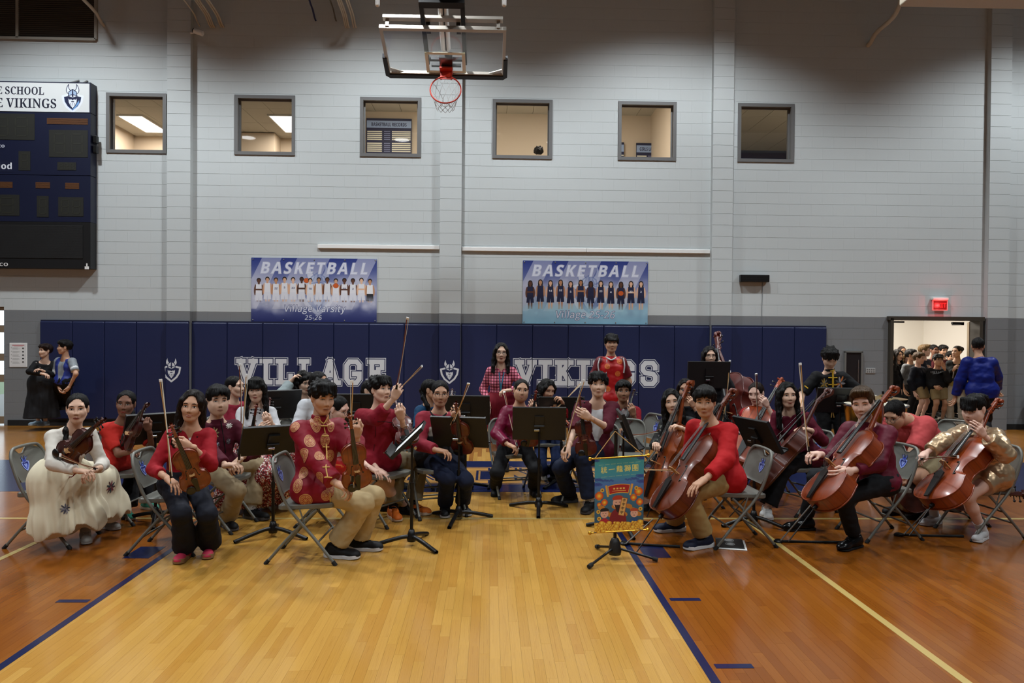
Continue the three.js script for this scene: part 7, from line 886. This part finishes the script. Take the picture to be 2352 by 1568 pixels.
// ================================================================== at the wall and in the doorway
person({ label: 'woman in a black jacket and long dark skirt with folded arms', f: 1, stand: 1, S: 1.58, z: zf(13.1), hip: 96, yaw: 20, head: [104, 806], lean: 0.02, hd: [-32, 0, 0], skin: 'b', hairC: '#2b1710', hair: 'short', hl: 0.06, cell: 0.016, top: { c: '#0e0e10', name: 'jacket', sleeve: 1.9, hem: 0.05, loose: 0.02, scoop: 0.6, neck: -0.02 }, skirt: { c: '#1b1c1f', hem: 0.22, flare: 0.12, pleat: 0.006 }, ra: { e: [68, 853], w: [96, 858, 0.28], c: 0.6, p: 'd' }, la: { e: [126, 858], w: [100, 852, 0.3], c: 0.6, p: 'd' }, rl: { f: [88, 983], t: -25 }, ll: { f: [104, 983], t: -10 }, shoe: { c: '#8ea4b4', s: '#c4ccd0' }, trims: [{ name: 'belt', p: [[78, 872], [92, 876], [110, 874]], r: 0.02, m: M.rubber }], spots: [{ p: [83, 833], r: 0.013, m: M.chrome }, { p: [92, 844], r: 0.012, m: M.chrome }, { p: [110, 838], r: 0.012, m: M.chrome }] });
person({ label: 'man in a blue padded vest over a grey T-shirt standing beside the woman in black', stand: 1, S: 1.64, z: zf(12.95), hip: 147, yaw: -20, head: [148, 798], lean: 0.02, hd: [-62, 0, 0], skin: 'c', hair: 'short', hl: 0.06, cell: 0.016, top: { name: 'vest', sleeve: 0.8, hem: 0.03, loose: 0.02, fit: 0.02, vneck: 0.4, inner: '#7d8388', mat: mat('#ffffff', 0.6, { vertexColors: true }), paint: ({ arm, w }, c) => c.set(arm ? (w > 0.035 && w < 0.055 || w > 0.075 && w < 0.095 ? '#d5d8da' : '#7d8388') : '#14297a') }, pants: { c: '#0c0d10', wide: 0.02 }, la: { e: [173, 862], w: [160, 886, 0.1], c: 0.5, p: 'l' }, ra: { e: [128, 862], w: [136, 890, 0.1], c: 0.5 }, rl: { f: [138, 975], t: -30 }, ll: { f: [156, 975], t: -10 }, shoe: { c: '#1a1a1c', s: '#2a2a2c' },  });
person({ label: 'man in a royal blue jacket seen from behind at the open doorway', stand: 1, S: 1.78, z: zf(11.2), hip: 2256, yaw: 165, head: [2246, 795], lean: -0.04, hd: [150, 0, 0], skin: 'c', girth: 1.04, hair: 'crop', hl: 0.06, cell: 0.015, top: { c: '#11206f', name: 'jacket', sleeve: 1.95, hem: 0.1, loose: 0.035, fit: 0.03, collar: 0.2, o: { roughness: 0.45 } }, pants: { c: '#14151a' }, la: { e: [2203, 880], w: [2194, 912, -0.2], c: 0.5, p: 'l' }, ra: { e: [2307, 870], w: [2292, 902, -0.3], c: 0.6, p: 'r' }, rl: { f: [2270, 1040], t: 160 }, ll: { f: [2240, 1040], t: 170 }, trims: [{ name: 'cuff', p: [[2186, 905], [2193, 910], [2200, 914]], r: 0.016, m: YEL }] });
{
  const C = (label, head, d, S, o) => { const z = zf(d); return person({ label, stand: 1, S, z, hip: head[0] + (o.dx || 0), head, lean: 0.02, cell: 0.02, group: undefined, pants: { c: '#17181c' }, ...o }); };
  C('blond boy in a navy hoodie and khaki shorts at the front of the doorway crowd', [2111, 823], 14.9, 1.5, { yaw: 30, hd: [40, 4, 0], skin: 'f', hairC: '#6b4d2c', hair: 'short', top: { c: '#0f1420', name: 'hoodie', sleeve: 1.9, hem: 0.1, fit: 0.03, loose: 0.02 }, pants: { c: '#a08c66', len: 0.85, name: 'shorts' }, la: { e: [2130, 870], w: [2136, 852, 0.2], c: 0.6 }, shoe: { c: '#c8c8c8', s: '#ccc' } });
  const v = C('boy in glasses and a dark hoodie with pale lettering in the doorway', [2154, 827], 14.7, 1.5, { yaw: 0, hd: [0, 0, 0], skin: 'c', hair: 'bowl', glasses: 1, face: { fat: 1 }, girth: 1.12, top: { c: '#15171c', name: 'hoodie', sleeve: 1.9, hem: 0.1, fit: 0.03, loose: 0.02 }, pants: { c: '#8e7f5e', len: 0.85, name: 'shorts' }, ra: { e: [2136, 884], w: [2148, 888, 0.15], c: 0.6 }, la: { e: [2176, 868], w: [2170, 848, 0.2], c: 0.3, p: 'c' }, shoe: { c: '#111', s: '#151515' }, decals: [{ name: 'lettering', p: [2153, 855], w: 0.26, h: 0.075, m: mat('#fff', 0.8, { map: canvas(256, 72, (c, w, h) => { c.fillStyle = '#15171c'; c.fillRect(0, 0, w, h); c.fillStyle = '#a9b6c4'; c.font = 'bold 58px serif'; c.textAlign = 'center'; c.fillText('VILLAGE', w / 2, 56, 246); }) }) }] });
  C('tall blond boy behind the navy hoodie in the doorway', [2124, 806], 15.6, 1.68, { yaw: 30, hd: [50, 0, 0], skin: 'f', hairC: '#8a6a3e', hair: 'quiff', top: { c: '#15192a', sleeve: 1.9, hem: 0.08 } });
  C('dark skinned boy in a maroon top at the back of the doorway crowd', [2146, 805], 16.3, 1.72, { hd: [8, 0, 0], skin: 'd', hair: 'crop', top: { c: '#3a0f18', sleeve: 1.9, hem: 0.08 } });
  C('black haired boy in a maroon top at the back right of the doorway crowd', [2166, 806], 16.2, 1.72, { hd: [0, 4, 0], skin: 'c', hair: 'short', top: { c: '#4a1018', sleeve: 1.9, hem: 0.08 } });
  C('woman with a bun, grey cardigan and cream trousers at the doorway', [2198, 808], 14.6, 1.66, { f: 1, yaw: -40, hd: [-70, 0, 0], skin: 'b', hair: 'bun', top: { c: '#2a2c2c', name: 'cardigan', sleeve: 1.9, hem: 0.12, vneck: 0.2, inner: '#1a1a1c', fit: 0.024 }, pants: { c: '#b3ab9c' }, ra: { e: [2180, 870], w: [2190, 850, 0.2], c: 0.6 }, shoe: { c: '#b9b4aa', s: '#c9c4ba' }, trims: [{ name: 'lanyard', p: [[2192, 838], [2190, 855], [2188, 868]], r: 0.01, m: WHT }], decals: [{ name: 'badge', p: [2188, 880], w: 0.07, h: 0.1, m: mat('#9a8f4a', 0.7), lift: 0.02 }] });
  C('boy in a grey polo shirt at the left of the doorway crowd', [2093, 816], 15.4, 1.6, { yaw: 20, hd: [50, 0, 0], skin: 'c', hair: 'short', top: { c: '#6d7073', sleeve: 0.9, hem: 0.08 } });
  C('girl with dark hair facing out at the left edge of the doorway crowd', [2062, 816], 15.7, 1.6, { f: 1, hd: [20, 0, 0], skin: 'c', hair: 'long', hairC: '#1a0f0a', top: { c: '#111', sleeve: 1.9, hem: 0.08 } });
  C('girl with long golden hair in the doorway crowd', [2078, 820], 15.9, 1.58, { f: 1, hd: [30, 4, 0], skin: 'f', hair: 'long', hairC: '#6e4f28', top: { c: '#141416', sleeve: 1.9, hem: 0.08 } });
  C('person in black at the very left edge of the doorway', [2046, 818], 15.0, 1.58, { f: 1, hd: [-30, 0, 0], skin: 'b', hair: 'long', top: { c: '#0a0a0b', sleeve: 1.9, hem: 0.1 } });
  C('small dark haired head behind the woman with the bun', [2184, 820], 15.8, 1.56, { hd: [0, 0, 0], skin: 'c', hair: 'short', top: { c: '#1a1a1e', sleeve: 1.9, hem: 0.08 } });
  C('person whose hair shows between two girls at the back of the doorway', [2072, 808], 16.4, 1.66, { f: 1, hd: [0, 0, 0], skin: 'e', hair: 'tied', hairC: '#2a1a12', top: { c: '#16161a', sleeve: 1.9, hem: 0.08 } });
}
{ // head in the upper window
  const p = Zp(1237, 352, -1.2); const m = mesh('person', hairGeo({ hair: 'messy', hl: 0.05 }, 0.009).rotateY(Math.PI).translate(p.x, p.y, p.z), hairMat('#0e0a09')); tag(m, 'top of a black haired head seen low in the fourth window', 'person');
}
// ================================================================== music stands
const ST_AT = (px, py, deskpx, deskpy, yaw, tilt, label, by, sheet) => { const g = G(px, py), d = Zp(deskpx, deskpy, g.z); stand(g.x, g.z, d.y, yaw, tilt, label, by, sheet); };
ST_AT(357, 1197, 362, 985, -140, 30, 'music stand tilted between the orange T-shirt and the red cardigan', 40);
ST_AT(627, 1232, 622, 1012, -150, 38, 'music stand left of the medallion jacket, pole in front of the sequin skirt', 100);
{ const z = zf(8.0), p = Zp(634, 930, z); stand(p.x, z, p.y, -150, 22, 'music stand behind the girl in the white blouse', 30); }
{ const z = zf(7.9), p = Zp(818, 940, z); stand(p.x, z, p.y, -175, 14, 'music stand left of the boy raising his bow', 0); }
ST_AT(945, 1252, 946, 1010, -88, 46, 'front music stand seen edge on with white sheet music', 10, true);
ST_AT(1053, 1194, 1053, 993, 168, 28, 'music stand in front of the boy in the striped sweater', 180);
{ const z = zf(8.3), p = Zp(1070, 942, z); stand(p.x, z, p.y, 175, 14, 'music stand behind and right of the striped sweater', 60); }
ST_AT(1237, 1172, 1237, 973, 178, 12, 'front centre music stand with a broad black desk', 178);
{ const z = zf(8.6), p = Zp(1290, 944, z); stand(p.x, z, p.y, 180, 12, 'rear centre music stand before the girl in jeans', 20); }
ST_AT(1430, 1217, 1414, 985, 86, 22, 'music stand behind the banner, seen edge on', 40);
{ const z = zf(9.2), p = Zp(1629, 861, z); stand(p.x, z, p.y, 180, 6, 'tall music stand in front of the woman with the double bass', 0); }
ST_AT(1731, 1205, 1731, 998, 106, 30, 'music stand between the red sweater and the plum sweater', 60);
{ const z = zf(8.7), p = Zp(1930, 920, z); stand(p.x, z, p.y, 170, 26, 'music stand in front of the drummer', 10); }
// ================================================================== drums, cello on the floor, anchors, folder
{
  const p = Zp(2010, 925, zf(8.4)), t = thing('timpani', 'golden drum with a pale skin behind the light haired boy', 'drum', [p.x, 0, p.z]), y = p.y - 0.02;
  mesh('bowl', lathe([[0.02, y - 0.42], [0.2, y - 0.38], [0.3, y - 0.22], [0.325, y - 0.02], [0.33, y]], 36), M.brass, t); mesh('hoop', new THREE.TorusGeometry(0.335, 0.014, 8, 40).rotateX(Math.PI / 2).translate(0, y, 0), M.chrome, t); mesh('skin', cyl(0.33, 0.006, 0, y + 0.006, 0, 36), mat('#cfc8b4', 0.6), t); for (let i = 0; i < 3; i++) { const a = i * 2.1; mesh('leg', rod([Math.cos(a) * 0.3, y - 0.1, Math.sin(a) * 0.3], [Math.cos(a) * 0.36, 0, Math.sin(a) * 0.36], 0.012), M.chrome, t); }
  const q = Zp(2028, 912, zf(8.0)), u = thing('cymbal', 'brass cymbal on a stand above the golden drum', 'cymbal', [q.x, 0, q.z]); mesh('disc', lathe([[0.0, q.y + 0.03], [0.03, q.y + 0.026], [0.05, q.y + 0.012], [0.24, q.y - 0.012], [0.24, q.y - 0.014], [0.05, q.y + 0.008], [0, q.y + 0.02]], 36), M.brass, u); mesh('pole', rod([0, 0.3, 0], [0, q.y + 0.06, 0], 0.01), M.chrome, u); mesh('wing_nut', cyl(0.012, 0.03, 0, q.y + 0.05, 0), M.blackMetal, u); for (let i = 0; i < 3; i++) mesh('leg', rod([0, 0.35, 0], [Math.cos(i * 2.1 + 0.4) * 0.3, 0, Math.sin(i * 2.1 + 0.4) * 0.3], 0.009), M.chrome, u);
  const s = Zp(1978, 908, zf(8.7)), w = thing('snare_drum', 'shallow pale-topped drum before the drummer', 'drum', [s.x, 0, s.z]); mesh('shell', lathe([[0.175, s.y - 0.15], [0.178, s.y - 0.14], [0.175, s.y - 0.01], [0.178, s.y]], 32), mat('#2a1a14', 0.3), w); mesh('skin', cyl(0.172, 0.004, 0, s.y, 0, 32), mat('#c9bfa8', 0.6), w); mesh('hoop', new THREE.TorusGeometry(0.178, 0.008, 8, 36).rotateX(Math.PI / 2).translate(0, s.y, 0), M.chrome, w); mesh('pole', rod([0, 0.05, 0], [0, s.y - 0.15, 0], 0.013), M.chrome, w); for (let i = 0; i < 3; i++) mesh('leg', rod([0, 0.3, 0], [Math.cos(i * 2.1) * 0.28, 0.0, Math.sin(i * 2.1) * 0.28], 0.009), M.chrome, w);
}
{ const b = G(2050, 1195); b.y = 0.3; const e = G(2338, 1190); e.y = 0.23; e.z = b.z; fiddle('cello', 'dark cello lying on its side on the floor behind the gold jacket', '#4a1c10', b, e, V(0.0, 0.35, 0.94)); }
const anchor = (a, b, c, label) => { const A = G(...a), B = G(...b), t = thing('endpin_anchor', label, 'endpin strap', [A.x, 0, A.z]), d = B.clone().sub(A); mesh('strap', [tube([[0, 0.012, 0], [d.x * 0.5, 0.008, d.z * 0.5], [d.x, 0.012, d.z]], 0.011, 20, 6)], M.rubber, t); mesh('cup', lathe([[0, 0], [0.035, 0], [0.04, 0.012], [0.025, 0.025], [0, 0.02]], 18), M.blackMetal, t); };
anchor([1434, 1250], [1562, 1258], 0, 'black endpin strap on the floor right of the banner stand'); anchor([1788, 1245], [1940, 1248], 0, 'black endpin strap on the floor under the cello of the boy in burgundy'); anchor([2064, 1230], [2213, 1234], 0, 'black endpin strap on the floor under the cello of the girl in gold');
for (const [a, b, z, l] of [[[1438, 1248], [1500, 1192], 0, 'steel endpin rod reaching the strap right of the banner'], [[1793, 1241], [1862, 1160], 0, 'steel endpin rod of the cello of the boy in burgundy'], [[2076, 1227], [2135, 1165], 0, 'steel endpin rod of the cello of the girl in gold']]) { const A = G(...a, 0.02), B = Zp(b[0], b[1], A.z + 0.05); tag(mesh('endpin_rod', rod(A, B, 0.006), M.steel), l, 'endpin'); }
{
  const a = G(1676, 1250), t = thing('folder', 'black folder with two white circles lying on white paper on the floor', 'folder', [a.x, 0, a.z], -0.25); mesh('paper', rbox(0.23, 0.004, 0.3, 0.001, 0.012, 0.004, 0.012), M.paper, t); mesh('cover', rbox(0.22, 0.006, 0.28, 0.002, 0, 0.009, -0.005), M.black, t); for (const z of [-0.08, 0.03]) mesh('disc', [new THREE.TorusGeometry(0.036, 0.004, 6, 28).rotateX(Math.PI / 2).translate(0, 0.012, z), cyl(0.025, 0.002, 0, 0.012, z)], mat('#9a9a9a', 0.7), t);
  const d = chair(Zp(2172, 1000, zf(8.2)).x, zf(8.2), -60, 'empty folding chair with a blue crest left of the gold jacket');
}
// ================================================================== banner on a tripod
{
  const g = G(1412, 1283), t = thing('banner_stand', 'small teal festival banner hanging on a black tripod stand', 'banner', [g.x, 0, g.z]), z = g.z, W = (a) => { const p = Zp(a[0], a[1], z + 0.03); return V(p.x - g.x, p.y, 0.03); };
  const TL = W([1366, 1053]), TR = W([1479, 1046]), BL = W([1365, 1223]), BR = W([1477, 1217]), w = TL.distanceTo(TR), h = TL.distanceTo(BL);
  const geo = new THREE.PlaneGeometry(1, 1, 12, 16), p = geo.attributes.position, q = V(); for (let i = 0; i < p.count; i++) { const u = p.getX(i) + 0.5, v = 0.5 - p.getY(i); q.copy(TL).lerp(TR, u).lerp(BL.clone().lerp(BR, u), v); p.setXYZ(i, q.x, q.y, q.z + 0.006 * Math.sin(u * 7 + 1) * (0.4 + v)); } geo.computeVertexNormals();
  const map = canvas(640, 960, (c, cw, ch) => {
    const gr = c.createLinearGradient(0, 0, 0, ch); gr.addColorStop(0, '#3c9090'); gr.addColorStop(0.24, '#3f8fa0'); gr.addColorStop(0.36, '#4a6fae'); gr.addColorStop(0.5, '#3d6c86'); gr.addColorStop(1, '#27485c'); c.fillStyle = gr; c.fillRect(0, 0, cw, ch);
    c.fillStyle = '#2f3f86'; for (const [x, y, r] of [[40, 270, 50], [120, 285, 36], [600, 250, 60], [520, 280, 40], [200, 290, 30], [440, 290, 28], [30, 330, 60], [610, 320, 60], [0, 20, 50], [610, 20, 60]]) for (let k = 0; k < 4; k++) { c.globalAlpha = 0.6; c.beginPath(); c.ellipse(x + k * 22 - 30, y + (k % 2) * 12, r * 0.6, r * 0.32, 0, 0, 7); c.fill(); } c.globalAlpha = 1;
    // five brush characters as strokes on a unit square
    const chars = [[[[.2, .02], [.08, .2], [.3, .22]], [[.3, .22], [.06, .42], [.34, .44]], [[.2, .46], [.2, .95]], [[.1, .6], [.04, .8]], [[.3, .6], [.36, .78]], [[.45, .18], [.95, .18]], [[.68, .02], [.7, .16]], [[.68, .22], [.52, .46], [.9, .44]], [[.84, .34], [.92, .5]], [[.6, .55], [.5, .9], [.42, .96]], [[.78, .55], [.78, .88], [.98, .9], [.98, .76]]], [[[.02, .52], [.98, .46]]], [[[.25, .02], [.28, .12]], [[.06, .16], [.46, .14]], [[.16, .2], [.2, .32]], [[.38, .18], [.32, .32]], [[.02, .36], [.5, .34]], [[.12, .44], [.1, .96]], [[.12, .46], [.42, .44], [.42, .95]], [[.14, .6], [.4, .6]], [[.14, .74], [.4, .74]], [[.6, .04], [.6, .3], [.92, .28]], [[.62, .16], [.9, .14]], [[.58, .42], [.92, .4], [.92, .56], [.6, .58], [.6, .92], [.98, .92], [.98, .8]], [[.68, .68], [.9, .66]], [[.68, .78], [.9, .77]]], [[[.2, .04], [.06, .3]], [[.08, .12], [.26, .5], [.2, .95], [.1, .88]], [[.22, .5], [.04, .7]], [[.44, .04], [.36, .2]], [[.38, .2], [.38, .9]], [[.38, .22], [.56, .22], [.56, .46], [.4, .46]], [[.4, .58], [.58, .58], [.58, .86], [.4, .86]], [[.66, .12], [.98, .1]], [[.82, .14], [.82, .98]], [[.68, .34], [.68, .8]], [[.68, .34], [.98, .32], [.98, .72], [.9, .7]]], [[[.06, .06], [.06, .96]], [[.06, .06], [.94, .06], [.94, .96]], [[.06, .94], [.94, .94]], [[.3, .2], [.72, .19]], [[.5, .1], [.5, .52]], [[.34, .3], [.34, .44], [.68, .44], [.68, .3], [.34, .3]], [[.26, .54], [.76, .53]], [[.22, .66], [.8, .65]], [[.62, .56], [.62, .86], [.54, .84]], [[.36, .72], [.44, .78]]]];
    c.strokeStyle = '#d9cf72'; c.lineCap = 'round'; c.lineJoin = 'round'; chars.forEach((st, i) => { c.lineWidth = 9; for (const s of st) { c.beginPath(); s.forEach(([x, y], k) => { const X = 82 + i * 102 + x * 78, Y = 112 + y * 86 - i * 2; k ? c.lineTo(X, Y) : c.moveTo(X, Y); }); c.stroke(); } });
    c.fillStyle = 'rgba(200,205,140,0.55)'; for (let i = 0; i < 34; i++) { if (i % 5 !== 4) c.fillRect(54 + i * 16, 84 - i * 0.4, 11, 9); if (i < 28 && i % 6 !== 5) c.fillRect(90 + i * 16, 242 - i * 0.5, 10, 8); }
    // red scroll with gold rolls
    c.fillStyle = '#a81f1c'; c.beginPath(); c.moveTo(175, 372); c.quadraticCurveTo(320, 335, 465, 366); c.lineTo(440, 470); c.quadraticCurveTo(320, 445, 195, 478); c.closePath(); c.fill(); c.strokeStyle = '#e0a63a'; c.lineWidth = 8; c.stroke(); c.fillStyle = '#d8a040'; c.save(); c.translate(160, 430); c.rotate(-0.18); c.fillRect(-10, -75, 26, 150); c.restore(); c.save(); c.translate(476, 425); c.rotate(0.18); c.fillRect(-10, -75, 26, 150); c.restore(); c.fillStyle = '#e4b85a'; for (let i = 0; i < 4; i++) c.fillRect(245 + i * 42, 395, 26, 20); c.fillRect(230, 432, 180, 6);
    const lantern = (x, y, r) => { const k = c.createRadialGradient(x, y, 2, x, y, r); k.addColorStop(0, '#f0d040'); k.addColorStop(0.6, '#d8701c'); k.addColorStop(1, '#b8301a'); c.fillStyle = k; c.beginPath(); c.ellipse(x, y, r, r * 0.92, 0, 0, 7); c.fill(); c.fillStyle = '#c9952c'; c.fillRect(x - r * 0.4, y - r, r * 0.8, r * 0.14); c.fillRect(x - r * 0.35, y + r * 0.86, r * 0.7, r * 0.16); }; lantern(60, 485, 56); lantern(130, 575, 44); lantern(575, 455, 56); lantern(510, 530, 44); lantern(590, 590, 46); lantern(60, 600, 30);
    // robed festival figures, plain
    const fig = (x, y, s, robe, hat) => { c.fillStyle = robe; c.beginPath(); c.moveTo(x - 70 * s, y + 190 * s); c.quadraticCurveTo(x - 80 * s, y + 60 * s, x, y + 45 * s); c.quadraticCurveTo(x + 80 * s, y + 60 * s, x + 70 * s, y + 190 * s); c.fill(); c.fillStyle = '#d8a58c'; c.beginPath(); c.ellipse(x, y, 42 * s, 44 * s, 0, 0, 7); c.fill(); c.fillStyle = hat; c.beginPath(); c.ellipse(x, y - 34 * s, 46 * s, 26 * s, 0, Math.PI, 0); c.fill(); c.fillRect(x - 46 * s, y - 36 * s, 92 * s, 12 * s); c.fillStyle = '#2a1512'; c.fillRect(x - 20 * s, y - 6 * s, 12 * s, 4 * s); c.fillRect(x + 8 * s, y - 6 * s, 12 * s, 4 * s); c.fillRect(x - 8 * s, y + 18 * s, 16 * s, 5 * s); }; c.fillStyle = '#b8762a'; for (let i = 0; i < 9; i++) { c.beginPath(); c.ellipse(90 + i * 60, 640 + (i % 3) * 50, 46, 30, 0.3, 0, 7); c.fill(); } fig(308, 590, 1.6, '#7c1a22', '#b03a20'); c.fillStyle = '#2a1a18'; c.beginPath(); c.moveTo(262, 606); c.quadraticCurveTo(308, 640, 354, 606); c.lineTo(330, 690); c.lineTo(308, 720); c.lineTo(286, 690); c.closePath(); c.fill(); fig(130, 720, 1.25, '#a8202c', '#1a1416'); fig(520, 735, 1.15, '#1f4a7a', '#b04a28');
    c.save(); c.translate(375, 640); c.rotate(0.2); c.fillStyle = '#d8a860'; c.fillRect(-38, -110, 76, 230); c.strokeStyle = '#8a2a18'; c.lineWidth = 6; c.strokeRect(-38, -110, 76, 230); c.lineWidth = 6; c.strokeStyle = '#2a1a10'; for (let i = 0; i < 4; i++) { const y = -88 + i * 52; c.beginPath(); c.moveTo(-20, y); c.lineTo(20, y); c.moveTo(0, y - 10); c.lineTo(0, y + 30); c.moveTo(-18, y + 16); c.lineTo(18, y + 14); c.stroke(); } c.restore();
    for (let i = 0; i < 70; i++) { const x = (i * 97) % cw, y = 840 + ((i * 53) % 120), r = 22 + (i % 5) * 6, k = c.createRadialGradient(x - 5, y - 6, 1, x, y, r); k.addColorStop(0, '#f2d65c'); k.addColorStop(0.7, '#d39020'); k.addColorStop(1, '#8a4416'); c.fillStyle = k; c.beginPath(); c.ellipse(x, y, r, r * 0.62, 0.2, 0, 7); c.fill(); }
    for (const [x, y] of [[50, 690], [100, 415], [545, 410], [600, 680], [60, 780]]) { c.fillStyle = '#d8a83a'; c.beginPath(); c.arc(x, y, 26, 0, 7); c.fill(); c.fillStyle = '#7c4a16'; c.fillRect(x - 9, y - 9, 18, 18); }
  });
  mesh('banner', geo, mat('#fff', 0.6, { map, side: THREE.DoubleSide }), t); const X = TR.clone().sub(TL).normalize();
  for (const [a, b, n] of [[TL, TR, 'top_rod'], [BL, BR, 'bottom_rod']]) { const r = mesh(n, [rod(a.clone().addScaledVector(X, -0.03), b.clone().addScaledVector(X, 0.03), 0.006)], M.gold, t); mesh('finial', [sphere(0.015, ...a.clone().addScaledVector(X, -0.035).toArray()), sphere(0.015, ...b.clone().addScaledVector(X, 0.035).toArray())], M.gold, r); }
  const top = W([1413, 990]); mesh('cord', [rod(TL, top, 0.003, 0.003, 6), rod(TR, top, 0.003, 0.003, 6)], mat('#c9a060', 0.7), t);
  mesh('pole', rod([0, 0.05, 0], [0, top.y + 0.01, 0], 0.013), M.blackMetal, t); mesh('hub', lathe([[0, 0.03], [0.045, 0.035], [0.05, 0.06], [0.04, 0.13], [0.025, 0.16], [0.014, 0.165]], 20), M.black, t);
  for (const f of [[1352, 1307], [1370, 1260], [1511, 1291]]) { const e = G(...f); const d = V(e.x - g.x, 0.02, e.z - g.z), l = mesh('leg', rod([d.x * 0.08, 0.085, d.z * 0.08], [d.x, 0.02, d.z], 0.01), M.blackMetal, t); mesh('rubber_foot', rod(d.clone().multiplyScalar(0.88).setY(0.027), d.clone().setY(0.018), 0.017), M.rubber, l); }
}
// a chair left empty at centre right
chair(Zp(1432, 985, zf(8.0)).x, zf(8.0) - 0.1, -20, 'empty folding chair back behind the boy with the white T-shirt');
scene.traverse((o) => { if (o.isMesh) o.castShadow = o.receiveShadow = true; });
renderer.render(scene, camera);
